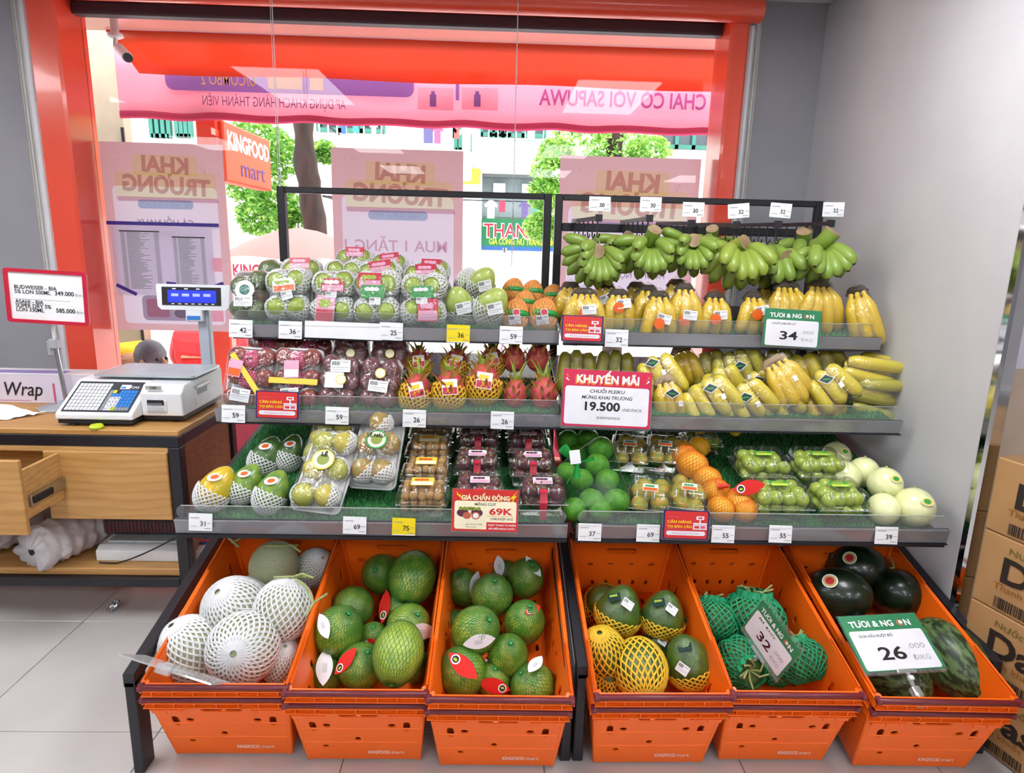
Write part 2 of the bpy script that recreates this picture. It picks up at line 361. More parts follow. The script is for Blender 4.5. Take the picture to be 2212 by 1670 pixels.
for a in (935, 1030): prect(a - 32, 190, a + 45, 240, BPALE); prect(a - 6, 205, a + 8, 232, BPUR, yb - .001); prect(a - 3, 198, a + 5, 206, BPUR, yb - .001)
prect(985, 165, 992, 218, BPUR)
g.obj('print', ban); g = G()
x, z = bp(595, 233); g.text('ÁP DỤNG KHÁCH HÀNG THÀNH VIÊN', x, z, .085, BTXT, yb - .002, mirror=True, fit=bp(752, 0)[0] - bp(435, 0)[0])
x, z = bp(497, 186); g.text('Đ/COMBO 2', x, z, .11, BYEL, yb - .002, mirror=True, fit=bp(555, 0)[0] - bp(434, 0)[0], bold=.01)
x, z = bp(1344, 233); g.text('CHAI CÓ VÒI SAPUWA', x, z, .135, BTX2, yb - .002, mirror=True, fit=bp(1530, 0)[0] - bp(1158, 0)[0], bold=.02)
g.obj('lettering', ban)
# security camera under the soffit
p = at(250, 88, Y=3.75); t = empty('security_camera', p); tag(t, 'white bullet security camera under the canopy outside the window', 'camera')
G().lathe([(.02, 2.66 - p.z), (.02, .036), (.035, .035), (.04, .02), (.025, .012)], WHITE, 16).obj('mount', t); g = G(); g.tube([(0, 0, .02), (.0, -.01, -.03), (.03, -.02, -.05)], .011, WHITE, 10); g.obj('bracket', t)
g = G(); g.tube([(.02, -.01, -.04), (.10, -.09, -.10)], .026, WHITE, 16); g.obj('housing', t); g = G(); g.tube([(.10, -.09, -.10), (.108, -.098, -.106)], .022, INK, 14); g.obj('lens', t)
# blade sign
p0, p1 = at(481, 258, Y=4.62), at(583, 311, Y=5.5); OS = M('orange_lightbox', '#d84206', .5); PUR = M('purple_print', '#3a1470', .5); WGLOW = M('white_sign_print', '#ffffff', .5, emit=.9)
ang = math.atan2(p1.y - p0.y, p1.x - p0.x); t = empty('blade_sign', T=T_((p0.x, p0.y, p0.z - .39), (0, 0, ang))); Ls = (p1 - p0).xy.length
tag(t, 'orange projecting lightbox shop sign with white and purple lettering outside', 'sign')
G().box(0, Ls, 0, .12, 0, .39, OS, b=.012).obj('lightbox', t); g = G()
g.text('KINGFOOD', Ls / 2, .22, .16, WGLOW, -.003, fit=Ls * .9, bold=.03); g.text('mart', Ls / 2 + .05, .055, .17, PUR, -.003, fit=Ls * .55); g.obj('lettering', t)
g = G(); g.box(-.12, 0, .03, .09, .04, .08, RF); g.box(-.12, 0, .03, .09, .28, .32, RF); g.obj('bracket', t)
a, b = at(420, 255, Y=4.6), at(470, 310, Y=4.6)
o = G().box(a.x, b.x, 4.6, 4.7, -.4, a.z + .5, RF, b=.01).obj('sign_post'); tag(o, 'red square post outside beside the projecting orange sign', 'post')
a, b = at(190, 150, Y=4.9), at(255, 150, Y=4.9)
o = G().box(-4.6, b.x, 4.9, 5.0, -.4, a.z + 1.2, M('cream_wall', '#b3a68f', .8)).obj('neighbour_building'); tag(o, 'cream side wall of the neighbouring house outside at left', 'building')
o = G().tube([(b.x, 4.88, -.4), (b.x, 4.88, 2.25)], .012, BLACK, 8).obj('drain_pipe'); tag(o, 'thin dark vertical pipe on the neighbouring cream wall', 'pipe')
# apartment house over the street
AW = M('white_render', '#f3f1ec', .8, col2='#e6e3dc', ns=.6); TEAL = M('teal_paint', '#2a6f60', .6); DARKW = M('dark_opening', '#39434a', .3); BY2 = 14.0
ap = empty('apartment_house', (0, BY2, -.2)); tag(ap, 'white apartment house across the street with balconies and laundry', 'building')
def op(px, py, Y=BY2): p = at(px, py, Y=Y); return p.x, p.z + .2
g = G(); g.box(-14, 12, .9, 3, 0, 9, AW); g.obj('wall', ap); G().box(-14, 12, .7, 3, -.2, 0, AW).obj('plinth', ap)
def floorband(x0, x1, z, zt, d):
    g = G(); g.box(x0, x1, -.4 - d, .9, z, zt, AW, b=.05); return g.obj('balcony', ap)
def rail(x0, x1, z, h, mat, parent, y=-.5):
    g = G(); g.box(x0, x1, y - .03, y + .03, z + h - .05, z + h, mat); g.box(x0, x1, y - .02, y + .02, z, z + .04, mat)
    n = max(3, int((x1 - x0) / .16))
    for i in range(n + 1): x = x0 + (x1 - x0) * i / n; g.box(x - .012, x + .012, y - .012, y + .012, z, z + h, mat)
    return g.obj('railing', parent)
def opening(a, b, c, d, bars=True):
    (xa, za), (xb, zb) = op(a, b, BY2 + .9), op(c, d, BY2 + .9); g = G(); g.box(xa, xb, .84, .9, zb, za, DARKW); o = g.obj('window', ap)
    g = G()
    for k in range(4): x = xa + (xb - xa) * k / 3; g.box(x - .04, x + .04, .76, .84, zb, za, TEAL)
    g.box(xa, xb, .76, .84, za - .08, za, TEAL); g.box(xa, xb, .76, .84, zb, zb + .08, TEAL); g.obj('frame', o)
for q in ((330, 250, 372, 300), (385, 250, 418, 300), (690, 262, 830, 290), (985, 262, 1015, 330), (1040, 260, 1175, 300), (1060, 262, 1100, 300), (1425, 265, 1530, 325)): opening(*q)
(xa, za), (xb, zb) = op(672, 308), op(838, 395); o = floorband(xa, xb, zb, za, .3); rail(xa, xb, za, .42, AW, o, -.65)
(xa, za), (xb, zb) = op(1038, 312), op(1185, 380); o = floorband(xa, xb, zb, za, .3); rail(xa, xb, za, .42, M('mint_paint', '#8fb5aa', .5), o, -.65)
(xa, za), (xb, zb) = op(860, 325), op(1020, 395); floorband(xa, xb, zb, za, .0)
(xa, za), (xb, zb) = op(1040, 372), op(1160, 470); g = G(); g.box(xa, xb, .2, .9, zb, za, M('grey_shutter', '#7d8a8c', .6)); o = g.obj('shop_front', ap)
g = G()
for k in range(2): g.box(xa + .25 + k * .6, xa + .5 + k * .6, .1, .2, za - .45, za - .2, AW)
g.box(xa, xb, -.1, .25, za - .09, za, M('grey_awning', '#6d7478', .6)); g.obj('vent', o)
(xa, za), (xb, zb) = op(1000, 365), op(1038, 640); g = G(); g.box(xa, xb, -.2, .9, zb, za, AW); g.obj('pillar', ap)
(xa, za), (xb, zb) = op(1000, 366), op(1038, 400); o = G().box(xa, xb, -.24, -.2, zb, za, M('yellow_board', '#f6c23a', .5)).obj('yellow_signboard', None, T_((0, BY2, -.2))); tag(o, 'small yellow signboard on the white pillar across the street', 'sign')
cl = [('#caa58c', 868, 270, 22), ('#c3d4dd', 898, 275, 18), ('#54507a', 915, 275, 20), ('#c04f72', 935, 275, 20), ('#dfe7ea', 962, 272, 22), ('#b0554f', 978, 270, 14), ('#e9e4dd', 995, 270, 26), ('#2f5aa0', 735, 265, 14), ('#39a0a0', 762, 265, 12), ('#d0c9c2', 800, 265, 14), ('#e8e8e8', 1050, 428, 22), ('#a03048', 1078, 428, 14), ('#5a4a78', 1124, 428, 20), ('#3d8c6a', 1150, 428, 16), ('#d7e2e6', 1140, 268, 14)]
for k, (c_, px, py, wd) in enumerate(cl):
    hgt = wd * 1.9 if k < 7 else wd * 1.7; py = 268 if (k < 10 or k == 14) else 428; p = at(px, py, Y=BY2 - .75); p.z = at(860, py, Y=BY2 - .75).z + .005; s_ = mpp(p); wd_, h_ = wd * s_, hgt * s_
    g = G(); out = [(0, 0), (wd_, 0), (wd_, -h_), (0, -h_)] if k % 3 == 2 else [(wd_ * .3, 0), (wd_ * .7, 0), (wd_ * 1.15, -h_ * .25), (wd_ * 1.05, -h_ * .4), (wd_ * .85, -h_ * .3), (wd_ * .85, -h_), (wd_ * .15, -h_), (wd_ * .15, -h_ * .3), (-wd_ * .05, -h_ * .4), (-wd_ * .15, -h_ * .25)]
    g.prism([(x, z) for x, z in out][::-1], -.01, .01, M('cloth_%d' % k, c_, .8), T_((0, 0, 0), (R(90), 0, 0)))
    o = g.obj('hung_garment' , None, T_(p)); tag(o, '%s %s drying on the balcony line across the street' % (['tan', 'pale blue', 'indigo', 'rose', 'white grey', 'brick red', 'cream', 'royal blue', 'teal', 'beige', 'chalk white', 'crimson', 'violet', 'sea green', 'ice blue'][k], 'towel' if k % 3 == 2 else 'shirt'), 'laundry', 'laundry on the balconies')
for py, lab in ((268, 'upper'), (428, 'lower')):
    p = at(860, py, Y=BY2 - .75); o = G().tube([(-3.4, p.y, p.z), (1.2, p.y, p.z)], .012, INK, 5).box(-3.42, -3.38, p.y - .02, BY2 + .7, p.z - .02, p.z + .02, INK).box(1.18, 1.22, p.y - .02, BY2 + .7, p.z - .02, p.z + .02, INK).obj('clothes_line'); tag(o, '%s clothes line with laundry on the apartment house across the street' % lab, 'clothes line')
# green shop sign
SGR = M('sign_green', '#06683c', .6); SRED = M('sign_red', '#b81028', .6); p0, p1 = at(1041, 471, Y=13.98), at(1250, 545, Y=13.98); cx, cz = (p0.x + p1.x) / 2, (p0.z + p1.z) / 2; hw, hh = (p1.x - p0.x) / 2, (p0.z - p1.z) / 2
t = G().box(-hw, hw, 0, .22, -hh, hh, SGR).rect(-hw, hw, -hh, -hh * .75, -.004, M('sign_blue', '#1d4f8f', .5)).obj('shop_sign', None, T_((cx, 13.98, cz))); tag(t, 'green shop signboard with red lettering across the street', 'sign')
g = G(); g.text('THANH THU', -hw * .97, -.06, .40, PAPER, -.008, 'L', bold=.05, fit=hw * 1.9); g.text('THANH THU', -hw * .96, -.05, .385, SRED, -.012, 'L', bold=.012, fit=hw * 1.88)
g.text('GIA CÔNG: NỮ TRANG - NHẪN', -hw * .85, -hh * .62, .17, YEL, -.008, 'L', bold=.01, fit=hw * 1.5); g.obj('lettering', t)
# trees
def tree(px0, py0, px1, py1, Y, blobs, nleaf, lm, label, trunk_r=.115):
    a, b = at(px0, py0, Y=Y), at(px1, py1, Y=Y); t = empty('street_tree', (b.x, Y, -.4)); tag(t, label, 'tree', 'street trees outside')
    base = Vector((b.x, Y, -.4)); top = a - base; mid = b - base
    g = G(); pts = [Vector((.05, 0, 0)), Vector((.05, 0, mid.z * .5)), mid, (mid + top) / 2 + Vector((-.03, 0, 0)), top, top + Vector((-.1, .2, 1.6))]
    pp = []; rr = []
    for k in range(len(pts) - 1):
        for s_ in range(4): u = s_ / 4; pp.append(pts[k].lerp(pts[k + 1], u)); rr.append(trunk_r * (1.15 - .06 * (k + u)))
    vs0 = len(g.v); g.tube(pp, rr, M('bark', '#3f2b25', .9, col2='#231815', ns=9, stretch=(1, 1, .25), bump=.9, bs=14), 14)
    g.v = [tuple(Vector(v) * (1)) if False else (v[0] + .03 * pnoise(Vector(v) * 5), v[1] + .03 * pnoise(Vector(v) * 5 + Vector((9, 0, 0))), v[2]) for v in g.v]
    g.obj('trunk', t)
    rnd = random.Random(px0); f = G()
    for (bx, by, br_, dy) in blobs:
        c = at(bx, by, Y=Y + dy) - base; r = br_ * mpp(c + base)
        for i in range(nleaf):
            d = Vector((rnd.gauss(0, 1), rnd.gauss(0, 1), rnd.gauss(0, 1))).normalized() * r * rnd.uniform(.45, 1.0) ** .6; d.z *= .8
            q = c + d; Tm = T_(q, (rnd.uniform(-.9, .9), rnd.uniform(-.9, .9), rnd.uniform(0, 6.3)), rnd.uniform(.6, 1.3))
            f.add([(-.035, 0, 0), (0, -.02, .01), (.05, 0, 0), (0, .02, .01)], [(0, 1, 2, 3)], lm[rnd.random() > .65], Tm)
    stuff(f.obj('foliage', t))
LF = M('leaf_green', '#47802f', .5, trans=.4, tcol='#8cc94a', ns=4); LF2 = M('leaf_light', '#8fbf5a', .5, trans=.45, tcol='#c3e27a', ns=4)
tree(655, 265, 680, 470, 7.0, [(560, 300, 60, .6), (600, 340, 60, .3), (540, 400, 55, .8), (590, 440, 60, .5), (560, 470, 50, .7), (520, 330, 50, .9), (625, 470, 35, .2), (700, 330, 30, .8)], 700, (LF, LF2), 'street tree with rough brown trunk outside left of centre')
tree(1330, 260, 1330, 470, 8.5, [(1260, 320, 75, 0), (1330, 330, 70, .2), (1200, 370, 55, 0), (1180, 420, 45, -.1), (1400, 330, 50, .2), (1290, 400, 80, .3), (1220, 450, 60, .2), (1200, 330, 40, .2), (1170, 490, 40, .3)], 750, (LF2, LF), 'broad leafy street tree outside behind the third poster')
# parasols
def parasol(px, py, Y, r, h, mat, val, label, text=None, pole=True):
    p = at(px, py, Y=Y); t = empty('market_parasol', (p.x, Y, -.4)); tag(t, label, 'parasol', 'parasols outside the window'); zt = p.z + .4
    g = G(); n = 8; vs = [(0, 0, zt)]; fs = []
    for j in (1, 2, 3, 4):
        for i in range(n * 4):
            a = 2 * math.pi * i / (n * 4); u = j / 4; sag = .05 * abs(math.sin(a * n / 2)) * u
            vs.append((r * u * math.cos(a), r * u * math.sin(a), zt - h * u ** 1.6 + sag * .4))
    m_ = n * 4
    for i in range(m_):
        fs.append((0, 1 + i, 1 + (i + 1) % m_))
        for j in range(3): fs.append((1 + j * m_ + i, 1 + (j + 1) * m_ + i, 1 + (j + 1) * m_ + (i + 1) % m_, 1 + j * m_ + (i + 1) % m_))
    g.add(vs, fs, mat, None, True); g.obj('canopy', t)
    g = G(); vs = []; 
    for i in range(m_): 
        a = 2 * math.pi * i / m_; vs += [(r * math.cos(a), r * math.sin(a), zt - h), (r * 1.01 * math.cos(a), r * 1.01 * math.sin(a), zt - h - .18)]
    g.add(vs, [(2 * i, 2 * ((i + 1) % m_), 2 * ((i + 1) % m_) + 1, 2 * i + 1) for i in range(m_)], val, None, True); g.obj('valance', t)
    G().tube([(0, 0, 0), (0, 0, zt + .04)], .02, STEEL, 8).obj('pole', t)
    if text:
        g = G()
        for s_, x, wd, m2 in text: g.text(s_, x, zt - h - .14, .13, m2, -r * .995, bold=.02, fit=wd)
        g.obj('lettering', t)
PK = M('pink_canvas', '#c98a86', .7, trans=.5, tcol='#dc9c96', ns=2); WC = M('white_canvas', '#fbf4f2', .7, trans=.5, ns=2); TXP = M('pink_lettering', '#d23a6a', .6); TXV = M('violet_lettering', '#5a3a9a', .6)
parasol(645, 492, 6.2, .66, .27, PK, WC, 'pink market parasol with printed valance outside behind the guavas', [('KINGFOOD', -.12, .5, TXP), ('mart', .33, .3, TXV)])
parasol(1090, 545, 6.2, .62, .32, WC, WC, 'white market parasol outside behind the green mangoes', [('KINGFOOD', -.05, .5, TXP), ('mart', .4, .3, TXV)])
# ================================================================ POSTERS ON THE GLASS (seen from behind, lettering mirrored)
PB = M('poster_back', '#cda6ae', .6, trans=.5, tcol='#b8959d', ns=2, col2='#caa2ab'); PW = M('poster_white', '#cfc6d6', .6, trans=.5, tcol='#c3b9cc', ns=2, col2='#ccc3d3')
def ink(n, t): return clear(n, 0, .5, t, fmax=0)
PY = ink('poster_sand_ink', (.95, 1, .74)); PR = ink('poster_rose_ink', (.80, .60, .66)); PG = ink('poster_grey_ink', (.52, .48, .55)); PBL = ink('poster_blue_ink', (.55, .70, .82)); PRED = ink('poster_red_ink', (.95, .55, .6)); PST = M('poster_star', '#f6eef2', .6, trans=.9, tcol='#ffffff'); PWT = M('poster_date_white', '#f2eef4', .6, trans=.9, tcol='#ffffff')
def poster(px0, py0, px1, py1, label, date, lines, pic):
    Yp = GY + .009; a, b = at(px0, py0, Y=Yp), at(px1, py1, Y=Yp); W, Hh = b.x - a.x, a.z - b.z
    t = empty('shop_poster', ((a.x + b.x) / 2, Yp, b.z)); tag(t, label, 'poster', 'posters on the shop window')
    k = W / .70; top = Hh - .24 * k; inn = rrect(-W / 2 + .05 * k, W / 2 - .05 * k, .04 * k, top, .03 * k); Tm = Matrix(((1, 0, 0, 0), (0, 0, 1, .0015), (0, 1, 0, 0), (0, 0, 0, 1)))
    g = G(); vs, fs = holed('poster%g' % px0, [(-W / 2, 0), (W / 2, 0), (W / 2, Hh), (-W / 2, Hh)], [inn], 0); g.add(vs, fs, PB, Tm); g.flat(inn, .0015, PW); g.obj('sheet', t)
    g = G(); 
    def y(v): return Hh - v * k
    g.flat(rrect(-.17 * k, .2 * k, y(.18), y(.065), .02 * k), .0008, PY); g.flat(rrect(-.28 * k, .30 * k, y(.305), y(.16), .03 * k), .0006, PY)
    g.flat([(-.27 * k, y(.325)), (.31 * k, y(.325)), (.30 * k, y(.30)), (-.28 * k, y(.30))], .0005, PR)
    g.flat(rrect(-.16 * k, .16 * k, y(.365), y(.315), .022 * k), .0003, PBL)
    for x, zz, s_ in ((.24, .13, .04), (-.25, .06, .018)):
        o = [(x * k + (s_ if i % 2 == 0 else s_ * .28) * k * math.cos(i * math.pi / 4), y(zz) + (s_ if i % 2 == 0 else s_ * .28) * k * math.sin(i * math.pi / 4)) for i in range(8)]; g.flat(o, .0004, PST)
    pic(g, k, W, Hh); g.obj('print', t)
    g = G(); g.text('KHAI', .015 * k, y(.16), .12 * k, PR, -.0002, mirror=True, fit=.27 * k, bold=.045, rot=-.05); g.text('TRƯƠNG', .01 * k, y(.275), .125 * k, PR, -.0002, mirror=True, fit=.5 * k, bold=.045, rot=-.05)
    g.text(date, 0, y(.352), .036 * k, PWT, -.0003, mirror=True, fit=.26 * k, bold=.02)
    for s_, v, h_, wd, m_ in lines: g.text(s_, -.01 * k, y(v), h_ * k, m_, -.0002, mirror=True, fit=wd * k, bold=.012)
    g.obj('lettering', t)
def pic1(g, k, W, Hh):
    g.flat(rrect(-.19 * k, .10 * k, .06 * k, .21 * k, .03 * k), .0008, PG); g.flat(rrect(-.165 * k, -.03 * k, .08 * k, .19 * k, .015 * k), .0004, PRED); g.flat(circ(.04 * k, .105 * k, .045 * k, .03 * k), .0004, PG)
    g.rect(.13 * k, W / 2 - .06 * k, .06 * k, .13 * k, .0005, PRED); g.rect(.24 * k, .30 * k, .36 * k, .44 * k, .0005, PRED)
def pic2(g, k, W, Hh):
    g.flat(rrect(-.1 * k, .22 * k, .08 * k, Hh - .66 * k, .02 * k), .0008, PBL); g.flat(rrect(-.07 * k, .19 * k, .1 * k, Hh - .69 * k, .02 * k), .0005, PW)
def pic3(g, k, W, Hh):
    for i in range(3): g.flat(circ((-.16 + i * .15) * k, Hh - .72 * k, .07 * k), .0008, PRED); g.flat(rrect((-.2 + i * .15) * k, (-.1 + i * .15) * k, Hh - .86 * k, Hh - .82 * k, .012 * k), .0005, PW)
poster(212, 305, 507, 717, 'large pink poster on the window behind the weighing scale, price lists taped over it', '10/07 - 13/07/2026', [('CÁ HỒI NAUY', .46, .05, .33, PG), ('PHI LÊ', .53, .05, .17, PG), ('39', .0, .0001, .01, PG)][:2], pic1)
poster(714, 318, 998, 690, 'pink poster on the window reading buy one get one behind the guava trays', '10/07 - 15/07/2026', [('MUA 1 TẶNG 1', .53, .085, .56, PR), ('SỮA CHUA, SỮA HẠT, BÚN RAU CỦ,', .605, .03, .40, PG), ('BÁNH RÁN, TƯƠNG ỚT, RONG BIỂN ĂN LIỀN,', .64, .03, .49, PG), ('MIẾN KHOAI LANG, GIA VỊ HOÀN CHỈNH...', .675, .03, .46, PG)], pic2)
poster(1211, 335, 1487, 690, 'pink poster on the window behind the hanging green bananas', '10/07 - 15/07/2026', [('GẠO ST25 HƯƠNG', .53, .04, .38, PG), ('HƯƠNG NỘI (TÚI 5KG)', .59, .042, .44, PG)], pic3)
# taped price list sheet inside the glass
SH = M('thin_sheet', '#dcd8e8', .6, trans=.7, tcol='#f2eefc', ns=2); TAPE = M('purple_tape', '#3d2a86', .4); Ys = GY - .003
a, b = at(238, 486, Y=Ys), at(467, 640, Y=Ys); t = empty('price_list', (a.x, Ys, b.z)); tag(t, 'white sheet with two printed price columns taped inside the window by purple strips', 'notice'); W, Hh = b.x - a.x, a.z - b.z
G().rect(0, W, 0, Hh, 0, SH).obj('sheet', t); g = G()
for x0, w_, zt in ((.08, .40, .93), (.60, .33, .86)):
    g.rect(x0 * W, (x0 + w_) * W, zt * Hh - .006, zt * Hh, -.0016, INK)
    rr = random.Random(int(x0 * 100))
    for i in range(48):
        z = zt * Hh - .012 - i * .0062 * Hh / .36
        g.rect(x0 * W, (x0 + w_) * W, z - .0006, z, -.0012, GREY_INK); u = rr.uniform(.25, .55)
        g.rect((x0 + .03 * w_) * W, (x0 + .13 * w_) * W, z + .001, z + .0042, -.0013, GREY_INK); g.rect((x0 + .18 * w_) * W, (x0 + (.2 + u) * w_) * W, z + .001, z + .0042, -.0013, GREY_INK); g.rect((x0 + .86 * w_) * W, (x0 + .97 * w_) * W, z + .001, z + .0042, -.0013, GREY_INK)
g.obj('print', t)
for q in ((230, 481, 473, 487, 0), (252, 615, 296, 636, .55), (360, 612, 381, 614, -.05), (460, 620, 483, 612, -.35)):
    A, B = at(q[0], q[1], Y=Ys), at(q[2], q[3], Y=Ys); c = (A + B) / 2 - Vector((a.x, Ys, b.z)); l = (B - A).length / 2; an = math.atan2(B.z - A.z, B.x - A.x)
    G().box(-l, l, -.0022, -.0018, -.009, .009, TAPE).obj('tape_strip', t, T_(c, (0, -an, 0)))
# ================================================================ PEOPLE OUTSIDE
SKIN = M('skin', '#b98a6c', .5, ns=6); HAIR = M('dark_hair', '#4a4a4f', .6, ns=30, bump=.4, bs=80)
def person(loc, rz, shirt, hairmat, label, lean, big=1.0):
    t = empty('person', loc, (0, 0, rz)); tag(t, label, 'person', 'people seated outside the window')
    J = {'p': (0, 0, .52), 'ch': (0, -.10 - lean * .1, .82), 'n': (0, -.18 - lean * .2, 1.0 - .12 * lean), 'h': (0, -.24 - lean * .25, 1.08 - .17 * lean), 'ht': (0, -.29 - lean * .27, 1.20 - .22 * lean)}
    V = [J['p'], J['ch'], J['n'], J['h'], J['ht']]; E_ = [(0, 1), (1, 2), (2, 3), (3, 4)]; Rr = [.15, .16, .055, .085, .08]
    for s_ in (-1, 1):
        k = len(V); V += [(s_ * .18, -.14 - lean * .1, .90), (s_ * .26, -.28, .70), (s_ * .18, -.48, .68), (s_ * .16, -.56, .68)]; E_ += [(1, k), (k, k + 1), (k + 1, k + 2), (k + 2, k + 3)]; Rr += [.075, .052, .042, .04]
        k = len(V); V += [(s_ * .11, -.05, .50), (s_ * .15, -.45, .50), (s_ * .14, -.42, .06), (s_ * .14, -.54, .04)]; E_ += [(0, k), (k, k + 1), (k + 1, k + 2), (k + 2, k + 3)]; Rr += [.10, .08, .05, .04]
    me = bpy.data.meshes.new('body'); me.from_pydata([Vector(v) for v in V], E_, []); o = bpy.data.objects.new('body', me); C.objects.link(o); o.parent = t
    m = o.modifiers.new('s', 'SKIN')
    for i, r in enumerate(Rr): me.skin_vertices[0].data[i].radius = (r, r)
    me.skin_vertices[0].data[0].use_root = True
    o.modifiers.new('u', 'SUBSURF').levels = 2; o.modifiers['u'].render_levels = 2
    me.materials.append(SKIN)
    # shirt: jacket following the torso and upper arms
    V2 = [J['p'], J['ch'], (0, -.16 - lean * .18, .95 - .1 * lean)]; E2 = [(0, 1), (1, 2)]; R2 = [.185, .19, .085]
    for s_ in (-1, 1): k = len(V2); V2 += [(s_ * .18, -.14 - lean * .1, .90), (s_ * .26, -.28, .70), (s_ * .20, -.42, .685)]; E2 += [(1, k), (k, k + 1), (k + 1, k + 2)]; R2 += [.095, .072, .06]
    me = bpy.data.meshes.new('shirt'); me.from_pydata([Vector(v) for v in V2], E2, []); o = bpy.data.objects.new('shirt', me); C.objects.link(o); o.parent = t; o.modifiers.new('s', 'SKIN')
    for i, r in enumerate([x * big for x in R2]): me.skin_vertices[0].data[i].radius = (r, r)
    me.skin_vertices[0].data[0].use_root = True
    o.modifiers.new('u', 'SUBSURF').levels = 2; o.modifiers['u'].render_levels = 2; me.materials.append(shirt)
    h = Vector(J['ht']) * .7 + Vector(J['h']) * .3; ax = (Vector(J['ht']) - Vector(J['h'])).normalized()
    g = G(); g.lathe([(.01, .105), (.05, .095), (.085, .06), (.098, .02), (.098, -.02), (.085, -.05), (.06, -.062)], hairmat, 18, T_(h + Vector((0, .022, .012)), (R(12 + 14 * lean), 0, 0), (.9, 1.05, 1))); g.obj('hair', t)
    for s_ in (-1, 1): G().lathe([(.004, -.03), (.02, -.02), (.022, .01), (.006, .03)], SKIN, 8, T_(h + Vector((s_ * .088, -.01, -.025)), (0, 0, 0), (.5, 1, 1))).obj('ear', t)
    g = G()
    for s_ in (-1, 1): g.lathe([(.003, -.012), (.012, 0), (.003, .012)], INK, 8, T_(h + Vector((s_ * .032, -.078, .0))))
    g.obj('eye', t); G().tube([h + Vector((0, -.08, .005)), h + Vector((0, -.112, -.03)), h + Vector((0, -.08, -.035))], .012, SKIN, 6).obj('nose', t); G().tube([h + Vector((-.025, -.084, -.06)), h + Vector((.025, -.084, -.06))], .006, M('lips', '#9a5a50', .5), 6).obj('mouth', t)
    g = G(); g.lathe([(.15, .36), (.17, .38), (.16, .40)], STOOL, 18)
    o = g.obj('stool', None, T_(loc)); 
    for k in range(4):
        a = k * math.pi / 2 + .78; G().tube([(.12 * math.cos(a), .12 * math.sin(a), .37), (.17 * math.cos(a), .17 * math.sin(a), -.4 - loc[2])], .02, STOOL, 8).obj('leg', o)
    tag(o, 'low blue plastic stool under the %s' % label.split(' outside')[0].replace('bending forward', ''), 'stool', 'stools outside')
    return t
STOOL = M('blue_plastic', '#3f6fb0', .4)
YJ = M('yellow_jacket', '#f6d416', .7, col2='#e8c40f', ns=5, bump=.3, bs=9); RS = M('red_shirt', '#e8323a', .7, col2='#d92a33', ns=5, bump=.25, bs=8)
q = at(318, 778, Y=4.2); person((q.x - .50, 4.4, q.z - .90), R(68), YJ, M('grey_hair', '#5d5d64', .6, ns=30, bump=.4, bs=80), 'person in a yellow jacket bending forward outside the window beside the scale', 1.2, 1.12)
q = at(440, 728, Y=4.9); person((q.x - .0, 4.9, q.z - .93), R(190), RS, HAIR, 'person in a red shirt outside the window behind the scale display', .3, 1.2)
# ================================================================ COUNTER WITH DRAWERS
OAK = wood('oak_laminate', '#c99a5f', '#b98749'); OAKD = wood('oak_edge', '#d2a76c', '#c4945a', 9)
CX1, CY0, CY1, CZ = -1.19, 2.385, 2.92, .80
ct = empty('counter', (-2.2, CY0, 0)); tag(ct, 'oak counter with black steel frame and drawers under the weighing scale', 'counter')
def cbox(x0, x1, y0, y1, z0, z1, m, name, p=None, b=.003): return G().box(x0 + 2.2, x1 + 2.2, y0 - CY0, y1 - CY0, z0, z1, m, b=b).obj(name, p or ct)
cbox(-3.4, CX1, CY0, CY1, CZ - .022, CZ, OAK, 'countertop')
g = G()
for (x0, x1, y0, y1, z0, z1) in ((-3.4, CX1, CY0, CY0 + .04, CZ - .067, CZ - .022), (CX1 - .04, CX1, CY0 + .04, CY1, CZ - .067, CZ - .022)): g.box(x0 + 2.2, x1 + 2.2, y0 - CY0, y1 - CY0, z0, z1, BLACK, b=.003)
g.obj('top_frame', ct)
for (x, y) in ((CX1 - .045, CY0), (CX1 - .045, CY1 - .045), (-3.4, CY0)): cbox(x, x + .045, y, y + .045, 0, CZ - .067, BLACK, 'leg')
cbox(CX1 - .03, CX1 - .012, CY0 + .045, CY1 - .045, .20, CZ - .067, wood('walnut_panel', '#a8704f', '#96603f', 6), 'side_panel')
cbox(-3.4, CX1 - .045, CY0 + .002, CY0 + .02, CZ - .09, CZ - .067, OAKD, 'top_rail')
zs = at(200, 1225, Y=CY0 + .03).z
cbox(-3.4, CX1 - .045, CY0 + .02, CY1 - .02, zs - .03, zs, OAK, 'shelf'); cbox(-3.4, CX1 - .045, CY0, CY0 + .03, zs - .07, zs - .03, BLACK, 'bottom_frame'); cbox(CX1 - .04, CX1, CY0 + .04, CY1, zs - .07, zs - .03, BLACK, 'side_frame')
cbox(-3.4, CX1 - .05, CY1 - .03, CY1 - .02, .2, CZ - .07, M('dark_back', '#5b2a2a', .6), 'back_panel')
dz1 = at(92, 974, Y=CY0).z; dz0 = at(200, 1121, Y=CY0).z; dx0, dx1 = at(92, 974, Y=CY0).x, at(362, 1000, Y=CY0).x
d = cbox(dx0, dx1, CY0 - .004, CY0 + .016, dz0, dz1, OAK, 'drawer'); G().box(dx0 + .02 + 2.2, dx1 - .02 + 2.2, .016, .42, dz0 + .03, dz1 - .02, OAKD).obj('drawer_box', d)
